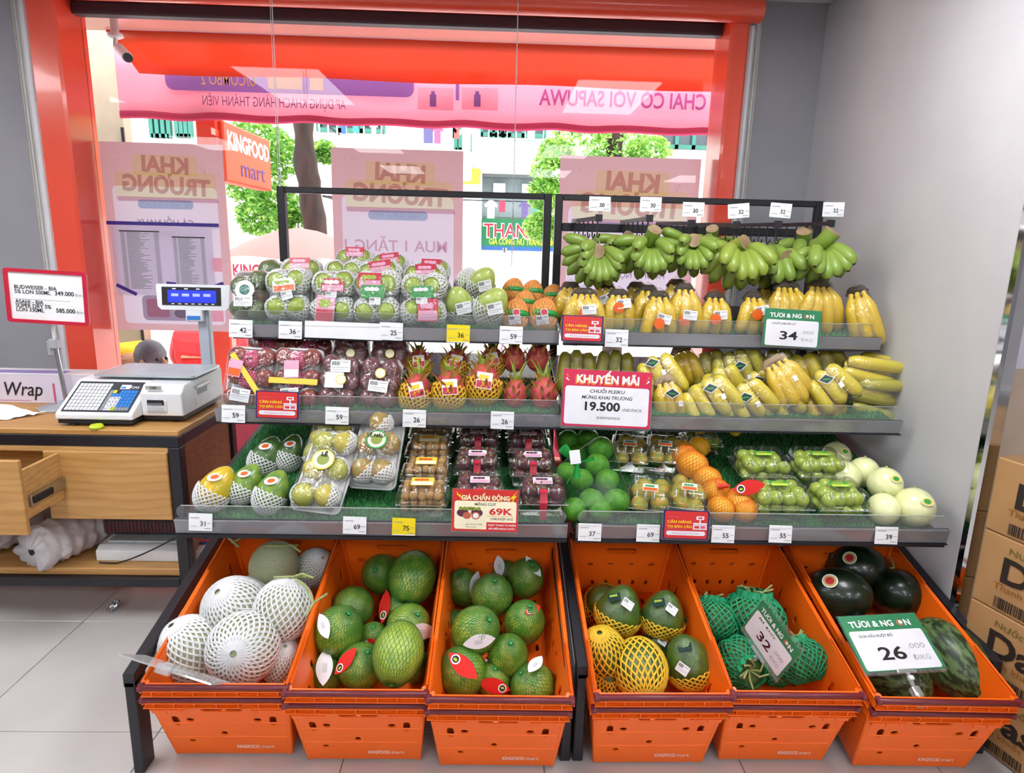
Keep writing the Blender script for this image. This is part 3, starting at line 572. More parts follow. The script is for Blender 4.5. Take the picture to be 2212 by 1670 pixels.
# pulled-out drawer at left
po_ = .24; ly = CY0 - po_; lx1 = at(38, 1000, Y=ly).x; lz1, lz0 = at(20, 996, Y=ly).z, at(30, 1157, Y=ly).z
d = cbox(lx1 - .62, lx1, ly, ly + .018, lz0, lz1, OAK, 'drawer'); g = G(); X = lx1 + 2.2
for (a_, b_) in ((X - .035, X - .02), (X - .6, X - .585)): g.box(a_, b_, ly + .018 - CY0, ly + .45 - CY0, lz0 + .045, lz1 - .05, OAKD)
g.box(X - .585, X - .035, ly + .018 - CY0, ly + .45 - CY0, lz0 + .045, lz0 + .055, OAKD); g.box(X - .585, X - .035, ly + .435 - CY0, ly + .45 - CY0, lz0 + .055, lz1 - .05, OAKD); g.obj('drawer_box', d)
g = G(); g.box(X - .02, X - .008, ly + .05 - CY0, ly + .42 - CY0, lz0 + .085, lz0 + .13, STEEL, b=.002); g.box(X - .012, X - .002, ly + .06 - CY0, ly + .16 - CY0, lz0 + .095, lz0 + .12, INK, b=.002); g.obj('slide', d)
# ---------------------------------------------------------------- label printing scale
SW = M('scale_white', '#eef0f5', .35, bump=.02, bs=300); SBK = M('scale_black', '#202228', .4); KEYP = M('keypad_dark', '#3a3d45', .4); KB = M('key_blue', '#2f7fd0', .4); KG = M('key_grey', '#8f939b', .4); KY = M('key_lime', '#c8e02a', .4)
fl_, fr_ = at(117, 918, Z=CZ + .012), at(380, 908, Z=CZ + .02)
SX0, SX1 = -1.665, -1.215; sy = CY0 + .035
sc = empty('weighing_scale', (SX0, sy, CZ)); tag(sc, 'white label printing scale with keypad and pole display on the oak counter', 'scale'); WW = SX1 - SX0
g = G(); prof = [(0, .028), (.0, .05), (.155, .145), (.17, .15), (.44, .155), (.45, .14), (.45, .028)]
def extr(g, prof, x0, x1, mat, T=None):       # (y,z) profile along x
    n = len(prof); g.add([(x0, y, z) for y, z in prof] + [(x1, y, z) for y, z in prof], [tuple(range(n))[::1], tuple(range(n, 2 * n))[::-1]] + [(i, n + i, n + (i + 1) % n, (i + 1) % n) for i in range(n)], mat, T)
extr(g, prof, 0, .29, SW); extr(g, [(.07, .028), (.065, .12), (.10, .15), (.44, .155), (.45, .14), (.45, .028)], .29, WW, SW)
o = g.obj('housing', sc); md = o.modifiers.new('b', 'BEVEL'); md.width = .006; md.segments = 3; md.limit_method = 'ANGLE'
g = G(); extr(g, [(.005, .012), (.005, .03), (.44, .03), (.44, .012)], .008, .285, SBK); extr(g, [(.08, .012), (.08, .03), (.44, .03), (.44, .012)], .285, WW - .006, SBK); g.obj('base', sc)
for x, y in ((.05, .03), (.40, .12), (.05, .42), (.40, .42)): G().lathe([(.018, 0), (.02, .004), (.012, .012)], SBK, 12, T_((x, y, 0))).obj('foot', sc)
al = math.atan2(.095, .155); KT = T_((0, .0, .05), (al, 0, 0)); L_ = math.hypot(.095, .155)     # keypad plane: x across, y up the slope
g = G(); g.box(.02, .272, .012, L_ - .006, .0005, .004, KEYP, KT); o = g.obj('keypad', sc)
g = G()
for i in range(9):
    for j in range(8): g.box(.028 + i * .0142, .0397 + i * .0142, .018 + j * .0185, .0338 + j * .0185, .004, .0052, WHITE, KT)
g.obj('label_key', o); g = G()
for i in range(8):
    for j in range(6):
        m_ = KG if i < 1 or (j == 0 and i > 3) else (WHITE if i in (1, 2, 3) and j in (0, 1, 2, 3) else KB)
        if j == 5 and i in (1, 2): m_ = KY if i == 1 else KEYP
        if (i, j) == (3, 0): m_ = KY
        g.box(.160 + i * .0135, .172 + i * .0135, .018 + j * .0185, .0350 + j * .0185, .004, .0055, m_, KT)
g.obj('number_key', o); g = G()
KT2 = KT @ Matrix.Rotation(R(-90), 4, 'X') @ Matrix.Identity(4)
KT2 = KT @ Matrix(((1, 0, 0, 0), (0, 0, 1, 0), (0, -1, 0, 0), (0, 0, 0, 1)))      # (x, -, z) -> (x, slope)
for i, c_ in enumerate(['789', '456', '123']):
    for k, ch in enumerate(c_): g.text(ch, .1795 + k * .0135, .018 + (3 - i) * .0185 + .004, .014, INK, -.0058, T=KT2, bold=.02)
g.text('00', .1795, .022, .011, INK, -.0058, T=KT2); g.text('0', .193, .022, .014, INK, -.0058, T=KT2); g.text('C', .2065, .022, .014, INK, -.0058, T=KT2)
g.text('CAS', .245, .140, .016, WHITE, -.0045, T=KT2, bold=.03, sx=1.1); g.text('CAS', .335, .133, .0001, INK, -.0058, T=KT2); g.obj('lettering', o)
g = G(); g.box(.19, .228, .134, .158, .004, .0056, M('key_display', '#dfe6f5', .3), KT); g.box(.193, .212, .138, .146, .0056, .006, KB, KT); g.obj('key_label', o)
G().box(.315, .375, .094, .098, .135, .15, M('badge', '#c9c7c2', .3, .4), T_((0, -.03, 0), (0, 0, 0))).text('CAS', .345, .139, .012, INK, .063, bold=.03, sx=1.2).obj('badge', sc)
g = G(); g.box(.31, .39, .062, .07, .045, .095, SW, b=.004); g.box(.318, .382, .060, .0625, .075, .095, SBK); g.box(.322, .378, .055, .0605, .078, .084, STEEL)
for k in range(12): g.box(.318 + k * .0055, .3215 + k * .0055, .0605, .063, .05, .066, M('vent_grey', '#c3c7cf', .4))
g.obj('printer_slot', sc)
g = G(); g.box(WW - .002, WW + .012, .19, .30, .11, .125, SW, b=.005); g.box(WW - .001, WW + .001, .2, .29, .085, .11, KG); g.box(WW - .001, WW + .0012, .18, .25, .04, .075, PAPER); g.obj('side_handle', sc)
o = G().box(.36, .44, .055, .058, .092, .118, PAPER, T_((0, 0, 0), (0, 0, R(8)))).obj('paper_label', sc)
PLT = M('steel_plate', '#ccd8dd', .25, .35, bump=.01, bs=6)
g = G(); g.prism(rrect(.06, WW + .01, .16, .42, .015), .163, .171, PLT); g.prism(rrect(.10, WW - .03, .2, .38, .01), .15, .163, STEEL); g.obj('platter', sc)
pb = G().box(.355, .405, .46, .50, .02, .42, M('pole_grey', '#c2c7d6', .35), b=.006).obj('pole', sc)
hd = empty('display_head', T=T_((.355, .455, .455), (R(-6), 0, R(2))), parent=sc)
G().prism([(-.135, -.05), (.135, -.05), (.15, -.035), (.155, .05), (.15, .06), (-.15, .06), (-.155, .05), (-.15, -.035)], -.02, .02, WHITE, T_((0, 0, 0), (R(90), 0, 0))).box(-.035, .035, -.02, .03, -.10, -.045, WHITE, b=.004).obj('casing', hd)
g = G(); g.box(-.13, .118, -.0225, -.02, -.03, .048, INK); g.box(-.105, .098, -.0235, -.0225, -.018, .034, M('blue_screen', '#2433f0', .3, emit=.9)); g.obj('screen', hd)
g = G()
for i in range(3): g.box(-.085 + i * .05, -.07 + i * .05, -.0236, -.0226, .038, .043, PAPER)
for i in range(7): g.box(-.09 + i * .028, -.078 + i * .028, -.0236, -.0226, -.026, -.022, PAPER)
for i in range(4): g.box(-.09 + i * .045, -.06 + i * .045, -.0242, -.0236, .008, .020, M('screen_pale', '#8d95ff', .4, emit=.9))
g.box(-.028, .028, -.0225, -.019, -.092, -.075, KB); g.obj('screen_marks', hd)
o = G().lathe([(.02, -.008), (.025, 0), (.02, .008)], KY, 16, T_((0, 0, 0), (0, 0, 0), (1, 1, 1)), False).obj('level_knob', None, T_((SX0 + .165, sy - .02, CZ + .008))); tag(o, 'lime green round knob under the front of the weighing scale', 'knob')
# counter clutter: paper, film box, sign stand
def crumple(name, pts, px, mat, label, cat, loc):
    g = G(); n = len(pts); rnd = random.Random(px); N = 16; vs = []
    for j in range(N + 1):
        for i in range(N + 1):
            u, v = i / N, j / N; p = (Vector(pts[0]) * (1 - u) + Vector(pts[1]) * u) * (1 - v) + (Vector(pts[3]) * (1 - u) + Vector(pts[2]) * u) * v
            p.z += .018 * abs(pnoise(Vector((u * 3, v * 3, px)))) * 2 + .012 * math.sin(u * 9 + v * 5) ** 2 * v; p.x += .012 * pnoise(Vector((u * 5, v * 4, px + 3))); vs.append(p)
    g.add(vs, [(j * (N + 1) + i, j * (N + 1) + i + 1, (j + 1) * (N + 1) + i + 1, (j + 1) * (N + 1) + i) for j in range(N) for i in range(N)], mat, None, False)
    o = g.obj(name, None, T_(loc)); md = o.modifiers.new('s', 'SOLIDIFY'); md.thickness = .0015; md.offset = 1; tag(o, label, cat); return o
a = at(0, 905, Z=CZ); crumple('crumpled_paper', [(-.3, -.05, .002), (-.03, -.02, .001), (.06, .075, .001), (-.25, .09, .02)], 3, PAPER, 'crumpled white paper sheet lying on the oak counter beside the scale', 'paper', (a.x + .07, a.y, CZ))
FB = M('film_box_card', '#dcd3e4', .5, ns=3); a = at(110, 880, Z=CZ)
t = G().box(-2.2, 0, 0, .13, 0, .125, FB, b=.003).obj('cling_film_box', None, T_((-1.50, 2.76, CZ))); tag(t, 'long pale carton printed with decorative wrap lettering standing behind the scale', 'box')
g = G(); xw = at(65, 850, Y=2.76).x + 1.5; g.text('FILM Wrap', xw + .055, .035, .085, INK, -.002, align='R', bold=.005, shear=.25, fit=.33); g.rect(xw - .4, xw, .012, .014, -.002, PINK_P); g.rect(xw + .1, xw + .108, .01, .09, -.002, PINK_P); g.obj('lettering', t)
G().box(-2.2, 0, .0, .133, .1255, .127, WHITE).box(-.75, -.36, .03, .09, .1272, .1275, M('lilac_print', '#9b86c9', .5)).obj('lid', t)
BX = at(122, 715, Y=2.72); t = empty('sign_stand', (BX.x, 2.70, CZ)); tag(t, 'red framed price sign on a grey telescopic stand on the counter', 'sign')
GP = M('grey_plastic', '#a9abb3', .4); G().lathe([(.09, 0), (.09, .006), (.02, .012), (.012, .03)], GP, 24).obj('base', t)
hz = BX.z - CZ; G().tube([(.02, 0, .01), (0, 0, hz - .05)], .009, STEEL, 10).obj('pole', t); g = G(); g.box(-.018, .018, -.015, .015, hz - .07, hz - .03, GP, b=.004); g.box(-.03, -.012, -.008, .008, hz - .10, hz - .04, GP, b=.003); g.obj('clamp', t)
G().tube([(0, 0, hz - .04), (0, 0, hz + .02)], .006, WHITE, 8).obj('rod', t)
pl_ = at(102, 642, Y=2.67); fr = empty('sign_frame', T=T_((pl_.x - BX.x, -.03, pl_.z - CZ), (0, R(2.2), R(0))), parent=t); s_ = mpp(pl_); w2, h2 = 87 * s_, 58 * s_
ou = rrect(-w2, w2, -h2, h2, .012); inn = rrect(-w2 + .016, w2 - .016, -h2 + .014, h2 - .014, .004)
vs, fs = holed('frame1', ou, [inn], .006); Tm = T_((0, 0, 0), (R(90), 0, 0)); G().add(vs, fs, M('red_frame', '#c8203c', .35), Tm).obj('frame', fr); G().box(-w2 + .01, w2 - .01, 0, .003, -h2 + .01, h2 - .01, PAPER).obj('card', fr)
g = G(); x0 = -w2 + .035; s1 = h2 * .2
for s2, z in (('BUDWEISER - BIA', .26), ('5% LON 500ML', .09), ('ASAHI - BIA', -.28), ('SUPER DRY 5%', -.43), ('LON 330ML', -.58)): g.text(s2, x0, z * h2, s1, INK, -.001, 'L', bold=.015, sx=1.0)
for s2, z in (('349.000', .09), ('585.000', -.55)): g.text(s2, w2 * .66, z * h2, s1 * 1.1, INK, -.001, 'R', bold=.02); g.text('Đ/thùng', w2 * .69, z * h2, s1 * .6, GREY_INK, -.001, 'L', sx=1.1)
g.rect(x0, w2 * .55, -.12 * h2, -.11 * h2, -.001, GREY_INK); g.obj('lettering', fr)
# under the counter: plastic bag rolls, second scale, cable, scrap
BAGM = M('thin_plastic_bag', '#f2ecf0', .4, trans=.25, ns=4, bump=.4, bs=25)
def bagroll(px, py, r, ln, label, seed, Y):
    p = at(px, py, Y=Y); t = empty('bag_roll', (p.x, Y, zs + r)); tag(t, label, 'bag roll', 'plastic bag rolls under the counter'); N, K = 56, 14
    def bump(p_, a): return p_ * (1 + .13 * pnoise(p_ * 26 + Vector((seed, 0, 0))) + .10 * pnoise(p_ * 60))
    prof = [(r * .2, -ln)] + [(r * (.75 + .25 * min(1, i / 8)) * (1 + .06 * math.sin(i * 1.3 + seed)), -ln + 2 * ln * i / 31) for i in range(32)] + [(r * .2, ln)]
    G().lathe(prof, BAGM, N, T_((0, 0, 0), (R(90), 0, R(-20))), True, bump).obj('roll', t)
    g = G(); g.tube([Vector((math.sin(R(20)) * -ln, -math.cos(R(20)) * ln * 1.0 - .004, 0)), Vector((math.sin(R(20)) * -ln * 1.02, -math.cos(R(20)) * ln * 1.04 - .004, 0))], r * .22, INK, 10, sq=.6); g.obj('core', t)
    return t
t = bagroll(165, 1190, .085, .17, 'crumpled white plastic bag roll with dark core under the counter', 3, CY0 + .16)
bagroll(40, 1185, .085, .2, 'large white bundle of plastic bags at the left under the counter', 5, CY0 + .25)
p0 = at(215, 1210, Y=CY0 + .10); p1 = at(462, 1210, Y=CY0 + .10); sw = p1.x - p0.x - .01
t = empty('platform_scale', (p0.x, CY0 + .08, zs)); tag(t, 'flat white platform scale with red buttons on the lower counter shelf', 'scale')
g = G(); extr(g, [(0, .0), (0, .045), (.03, .06), (.3, .065), (.3, 0)], 0, sw, WHITE); o = g.obj('housing', t); md = o.modifiers.new('b', 'BEVEL'); md.width = .004; md.segments = 2
g = G(); g.box(.03, sw * .72, .04, .28, .062, .072, PLT, b=.003); g.obj('platter', t); g = G(); g.box(sw - .075, sw - .01, .035, .12, .0635, .068, M('panel_blue', '#24508f', .4), T_((0, 0, 0), (0, 0, 0))); o = g.obj('control_panel', t); g = G()
for k in range(3): g.box(sw - .068 + k * .018, sw - .055 + k * .018, .045, .065, .068, .071, RED); g.box(sw - .068 + k * .018, sw - .055 + k * .018, .075, .09, .068, .071, KB)
g.obj('button', o)
t = G().box(0, .32, 0, .2, 0, .07, M('dark_tray', '#2c2f3a', .5), b=.006).obj('dark_tray', None, T_((at(235, 1160, Y=CY0 + .2).x, CY0 + .17, zs + .075))); tag(t, 'black ribbed tray stacked on the platform scale under the counter', 'tray')
g = G()
for k in range(20): g.box(.01 + k * .0152, .018 + k * .0152, -.002, .0, .01, .06, M('tray_red', '#6b2228', .5))
g.obj('rib', t)
a, b, c = at(215, 1218, Y=CY0 + .06), at(260, 1228, Y=CY0 + .05), at(378, 1162, Y=CY0 + .06); pts = []
for i in range(17):
    u = i / 16; q = a * (1 - u) ** 2 + b * 2 * u * (1 - u) + c * u * u; q.z = max(q.z, zs + .004); pts.append(q)
o = G().tube(pts, .003, INK, 6).obj('cable'); tag(o, 'thin black cable curving across the lower counter shelf', 'cable')
o = crumple('paper_scrap', [(-.012, -.02, 0), (.012, -.02, 0), (.02, .02, .015), (-.004, .02, .015)], 12, STEEL, 'small silver paper scrap on the floor tiles below the counter', 'litter', at(244, 1316, Z=0.001))
# ================================================================ DISPLAY RACKS
XC, BW = .2544, 1.25
TH = R(13.5)                                     # crate slope
SH_ = {'top': (2.484, 1.149, 1.182, .14), 'mid': (2.281, .870, .902, .14), 'bot': (1.957, .590, .603, .172)}   # front Y, lip bottom Z, surface Z at the front, slope
def surf(k, Y): y0, _, z, s = SH_[k]; return z + (Y - y0) * s
LIPM = M('dark_shelf_lip', '#666672', .25, .45, ns=2); 
racks = []
TURF = M('turf_base', '#1d5a30', .9, ns=30); BL1 = M('turf_blade', '#3d9f55', .6, col2='#2a8044', ns=14); BL2 = M('turf_blade_light', '#63b054', .6, ns=14)
def rack(side):
    x0, x1 = (XC - BW, XC - .008) if side == 'left' else (XC + .008, XC + BW)
    t = empty('display_rack', (x0, 3.08, 0)); tag(t, 'black steel tiered fruit rack, the bay under the %s' % ('guava and apple trays beside the counter' if side == 'left' else 'hanging green bananas beside the wall'), 'display rack', 'produce display racks')
    def bx(a, b, c, d, e, f, name, mat=BLACK, p=None, bv=.003): return G().box(a - x0, b - x0, c - 3.08, d - 3.08, e, f, mat, b=bv).obj(name, p or t)
    for x in (x0, x1 - .035): bx(x, x + .035, 3.06, 3.10, 0, 1.749, 'post')
    bx(x0 + .035, x1 - .035, 3.06, 3.10, 1.722, 1.749, 'top_bar')
    if side == 'right': bx(x0 + .035, x1 - .035, 3.05, 3.09, 1.585, 1.622, 'hook_bar')
    for x, lyy in (((x0 - .022, 1.615), (x1 - .026, 1.665)) if side == 'left' else ((x0 - .004, 1.665), (x1 + .016, 1.70))):                # sloped side rail and front leg
        g = G(); extr(g, [(lyy - 3.08, .285), (2.56 - 3.08, .49), (2.56 - 3.08, .53), (lyy - 3.08, .325)], x - x0, x + .03 - x0, BLACK); g.obj('side_rail', t)
        bx(x, x + .03, lyy, lyy + .06, 0, .30, 'leg'); bx(x, x + .03, 2.56, 2.62, 0, .60, 'leg')
    for k in ('top', 'mid', 'bot'):
        y0, lz, zs_, s = SH_[k]; y1 = 3.05; a, b = .0, x1 - x0
        if k == 'bot': a, b = (-.012, b) if side == 'left' else (.012, b + .0)
        g = G(); extr(g, [(y0 - 3.08, zs_ - .03), (y0 - 3.08, zs_), (y1 - 3.08, surf(k, y1)), (y1 - 3.08, surf(k, y1) - .03)], a, b, BLACK); sh = g.obj('shelf', t)
        for x in (.05, BW - .09): g = G(); extr(g, [(y0 + .03 - 3.08, lz + .0), (y0 + .10 - 3.08, lz - .022), (y1 - 3.08, surf(k, y1) - .09), (y1 - 3.08, surf(k, y1) - .03), (y0 + .03 - 3.08, zs_ - .03)], x, x + .02, BLACK); g.obj('bracket', sh)
        lt = lz + .052; yy = y0 - 3.08
        g = G(); extr(g, [(yy - .004, lz), (yy - .012, lt), (yy, lt), (yy + .01, lz)], a, b, LIPM); g.box(a, b, yy - .012, yy + .03, lz - .004, lz, BLACK); g.obj('front_lip', sh)
        g = G(); extr(g, [(yy - .0075, lz + .003), (yy - .0155, lt - .002), (yy - .0135, lt - .002), (yy - .0055, lz + .003)], a, b, clear('tag_channel', .06, .08, (.93, .93, .95), milk=.12)); g.box(a, b, yy - .017, yy - .006, lt - .004, lt, clear('tag_channel', .06, .08)); g.obj('tag_channel', sh)
        gh = .05 if k != 'bot' else .042; vs, fs = holed('guard' + k + side, rrect(a + .004, b - .004, 0, gh, .02), [], .0012)
        G().add(vs, fs, ACRYL, T_((0, yy - .002, lt), (R(86), 0, 0))).box(a + .02, b - .02, yy - .003, yy + .001, lt + gh - .001, lt + gh + .001, clear('acrylic_edge', .25, .15, (.8, .83, .85), milk=.25)).obj('guard', sh)
    racks.append(t); return t
rack('left'); rack('right')
def turf(k, side, n, ya, yb):
    x0, x1 = (XC - BW + .01, XC - .02) if side == 'left' else (XC + .02, XC + BW - .01)
    y0, _, z0, s = SH_[k]; t = empty('turf_mat', (x0, ya, surf(k, ya))); tag(t, 'green artificial turf mat on the %s shelf of the %s rack' % ({'top': 'upper', 'mid': 'middle', 'bot': 'lowest'}[k], side), 'turf mat', 'turf mats on the rack shelves')
    dz = (yb - ya) * s; g = G(); extr(g, [(0, .0005), (0, .006), (yb - ya, dz + .006), (yb - ya, dz + .0005)], 0, x1 - x0, TURF); g.obj('backing', t)
    rnd = random.Random(hash(k + side) % 97 if False else len(k) + len(side) + n); g = G()
    V, Fc = {0: [], 1: []}, {0: [], 1: []}
    for i in range(n):
        x, y = rnd.uniform(.005, x1 - x0 - .005), rnd.uniform(.003, yb - ya - .003); z = y * s + .005; a = rnd.uniform(0, 6.28); h = rnd.uniform(.011, .02); l = rnd.uniform(.004, .012); a2 = rnd.uniform(0, 6.28)
        c_, s_ = math.cos(a) * .0016, math.sin(a) * .0016; q = int(rnd.random() > .7); b = len(V[q])
        V[q] += [(x - c_, y - s_, z), (x + c_, y + s_, z), (x + l * math.cos(a2), y + l * math.sin(a2), z + h)]; Fc[q].append((b, b + 1, b + 2))
    for q in (0, 1): g.add(V[q], Fc[q], (BL1, BL2)[q])
    stuff(g.obj('blades', t))
turf('bot', 'left', 26000, 1.99, 2.98); turf('bot', 'right', 26000, 1.99, 2.98); turf('mid', 'left', 5000, 2.32, 2.7); turf('mid', 'right', 7000, 2.32, 2.7); turf('top', 'right', 6000, 2.52, 2.8); turf('top', 'left', 4000, 2.52, 2.7)
# banana hook arms with their tag cards
HK = []
def hookarm(pxr, pyr, pxt, pyt, num, nth, lean):
    a = at(pxr, pyr, Y=3.05); b = at(pxt, pyt + 8, Y=2.66); t = empty('hook_arm', a); tag(t, 'black banana hook arm on the right rack, %s from the centre post' % nth, 'hook', 'hook arms above the bananas')
    d = b - a; G().tube([(0, 0, 0), d], .011, BLACK, 4, smooth=False).box(d.x - .014, d.x + .014, d.y - .012, d.y + .004, d.z - .014, d.z + .014, BLACK).obj('arm', t)
    hm = []
    for i in range(6):
        u = .1 + .175 * i; p = d * u; pts = [p, p + Vector((0, 0, -.06)), p + Vector((0, -.004, -.072)), p + Vector((.003, -.012, -.076)), p + Vector((.006, -.02, -.07)), p + Vector((.006, -.022, -.06))]
        G().tube(pts, .003, BLACK, 6).obj('hook', t); hm.append(a + pts[3])
    HK.append(hm); s_ = mpp(b); w_, h_ = 23 * s_, 15 * s_
    pricetag(b + Vector((0, -.014, .026 + h_)), w_, h_, num, 'white tag card reading %s standing on the %s hook arm' % (num, nth), rz=lean)
TAGP = M('tag_white', '#f2f3f6', .35); TAGY = M('tag_yellow', '#f6dc12', .35)
def pricetag(p, hw, hh, num, label, mat=None, rz=0, rx=0):
    t = G().box(-hw, hw, 0, .0016, -hh, hh, mat or TAGP).box(-hw, hw, -.0006, 0, -hh, -hh + .003, WHITE)
    t = t.obj('price_tag', None, T_(p, (rx, rz, 0))); tag(t, label, 'price tag', 'price tags on the rack'); g = G()
    g.text(num, hw * .20, -hh * .42, hh * .78, INK, -.0012, 'C', bold=.01); g.rect(hw * .6, hw * .92, -hh * .12, -hh * .06, -.0012, GREY_INK); g.rect(-hw * .85, -hw * .1, hh * .48, hh * .56, -.0012, GREY_INK)
    g.rect(hw * .35, hw * .9, -hh * .75, -hh * .68, -.0012, GREY_INK); g.rect(-hw * .85, -hw * .3, -hh * .5, -hh * .45, -.0012, GREY_INK); g.obj('lettering', t)
for i, q in enumerate(((1238, 478, 1293, 463, '30'), (1343, 480, 1402, 464, '30'), (1420, 483, 1493, 475, '30'), (1500, 485, 1590, 478, '32'), (1585, 487, 1680, 477, '32'), (1670, 487, 1793, 475, '32'))):
    hookarm(*q, ('first', 'second', 'third', 'fourth', 'fifth', 'sixth')[i], (0, 0, 0, -.1, .05, -.02)[i])
# price tags along the lips
def liptag(k, px, py, num, label, mat=None, w=50, h=38, rz=0.02):
    y0, lz, _, _ = SH_[k]; p = at(px, py, Y=y0 - .019); s_ = mpp(p); pricetag(p, w / 2 * s_, h / 2 * s_, num, label, mat, rz, R(-8))
for k, px, py, num, wh, m_ in (('top', 520, 710, '42', 'under the avocado pack', 0), ('top', 627, 713, '36', 'under the first guava tray', 0), ('top', 845, 716, '25', 'under the guava trays, right of the blank strip', 0), ('top', 990, 721, '36', 'under the green mangoes', 1), ('top', 1104, 724, '59', 'under the orange netted mangoes', 0), ('top', 1332, 731, '32', 'beside the small red sign on the upper banana shelf', 0),
        ('mid', 504, 894, '59', 'under the first apple tray', 0), ('mid', 728, 898, '59', 'under the passion fruit trays', 0), ('mid', 895, 904, '26', 'under the netted dragon fruits', 0), ('mid', 1085, 908, '26', 'under the bare dragon fruits', 0),
        ('bot', 433, 1128, '31', 'under the papayas', 0), ('bot', 766, 1135, '69', 'under the pear trays', 0), ('bot', 872, 1138, '75', 'under the longan boxes', 1), ('bot', 1274, 1150, '37', 'under the lime net bag', 0), ('bot', 1400, 1152, '69', 'under the mandarin boxes', 0), ('bot', 1562, 1154, '55', 'under the netted oranges', 0), ('bot', 1686, 1154, '55', 'under the jujube boxes', 0), ('bot', 1915, 1157, '39', 'under the white melons', 0)):
    liptag(k, px, py, num, '%s price tag reading %s %s' % ('yellow' if m_ else 'white', num, wh), TAGY if m_ else None)
y0, lz, _, _ = SH_['top']; p = at(742, 714, Y=y0 - .018); s_ = mpp(p)
tag(G().box(-83 * s_, 83 * s_, 0, .0012, -18 * s_, 18 * s_, TAGP).obj('label_strip', None, T_(p, (R(-8), .02, 0))), 'long blank white label strip on the shelf edge under the guava trays', 'label')
# ================================================================ SIGNS
def sign(px, py, Y, wpx, hpx, label, rot=(0, 0, 0), holder=True, name='price_sign'):
    p = at(px, py, Y=Y); s_ = mpp(p); w_, h_ = wpx / 2 * s_, hpx / 2 * s_
    t = empty(name, T=T_(p, rot)); tag(t, label, 'sign')
    if holder: G().box(-w_ * 1.03, w_ * 1.03, .0016, .0026, -h_ * 1.05, h_ * 1.03, ACRYL).box(-w_, w_, .002, .008, -h_ * 1.1, -h_ * .9, ACRYL).obj('holder', t)
    return t, w_, h_
CRIM = M('crimson_card', '#d3224f', .4); KMW = M('card_white', '#eceaf2', .4)
t, w_, h_ = sign(1311, 862, 2.245, 192, 122, 'crimson and white card reading KHUYẾN MÃI 19.500 in front of the bananas', (R(-10), R(1.6), 0))
g = G(); g.box(-w_, w_, 0, .0012, -h_, h_, CRIM); g.flat(rrect(-w_ * .95, w_ * .95, -h_ * .93, h_ * .42, .01), -.0008, KMW); g.obj('card', t)
g = G(); g.text('KHUYẾN MÃI', -.002, h_ * .53 - .003, h_ * .40, ORANGE_P, -.0012, fit=w_ * 1.45, bold=.05); g.text('KHUYẾN MÃI', 0, h_ * .55, h_ * .39, PAPER, -.0018, fit=w_ * 1.42, bold=.035)
for sg in (-1, 1):
    for k in range(2): x = sg * w_ * .86; g.flat([(x, h_ * (.58 + .1 * k)), (x + sg * .014, h_ * (.66 + .14 * k)), (x + sg * .01, h_ * (.72 + .14 * k))][::sg], -.0012, (PAPER, ORANGE_P)[k])
for s2, z, hh, m_, f in (('CHUỐI PLEIKU', .2, .17, INK, .8), ('MỪNG KHAI TRƯƠNG', -.02, .17, INK, 1.15)): g.text(s2, 0, z * h_, hh * h_, m_, -.0012, fit=f * w_, bold=.012, shear=.15)
g.text('19.500', -w_ * .12, -h_ * .42, h_ * .42, INK, -.0012, fit=w_ * .85, bold=.03); g.text('VND/PACK', w_ * .58, -h_ * .42, h_ * .15, INK, -.0012, fit=w_ * .45); g.text('30.000VND/PACK', w_ * .05, -h_ * .72, h_ * .12, INK, -.0012, fit=w_ * .55); g.obj('lettering', t)
GRC = M('green_card', '#2c8256', .4); FADE = M('faded_grey_ink', '#a7a7b0', .6); MAROON = M('price_maroon', '#4a1830', .5)
def fresh(t, w_, h_, big, sub, bigm):
    g = G(); g.box(-w_, w_, 0, .0012, -h_, h_, GRC); g.flat(rrect(-w_ * .93, w_ * .93, -h_ * .97, h_ * .42, .008), -.0008, KMW); g.obj('card', t); g = G()
    g.text('TƯƠI & NG', -w_ * .82, h_ * .56, h_ * .30, PAPER, -.0014, 'L', fit=w_ * 1.12, bold=.035); g.text('N', w_ * .58, h_ * .56, h_ * .30, PAPER, -.0014, 'L', bold=.035, sx=1.1)
    g.flat(circ(w_ * .47, h_ * .66, h_ * .13, n=14), -.0013, M('leaf_emblem', '#9a7a52', .5)); g.flat(circ(w_ * .5, h_ * .68, h_ * .07, n=10), -.0015, PAPER)
    g.text(sub, -w_ * .3, h_ * .18, h_ * .13, INK, -.0014, fit=w_ * .85, bold=.01); g.text(big, -w_ * .12, -h_ * .62, h_ * .62, bigm, -.0014, fit=w_ * .66, bold=.02)
    g.text('.000', w_ * .55, -h_ * .28, h_ * .26, FADE, -.0014, fit=w_ * .45); g.text('Đ/KG', w_ * .55, -h_ * .68, h_ * .24, FADE, -.0014, fit=w_ * .42); g.obj('lettering', t)
t, w_, h_ = sign(1711, 709, 2.45, 124, 80, 'green headed card reading TƯƠI & NGON 34 on the upper banana shelf', (R(-8), R(2), 0)); fresh(t, w_, h_, '34', 'CHUỐI LABA ĐÀ LẠT', INK)
REDC = M('red_card', '#d8322f', .4)
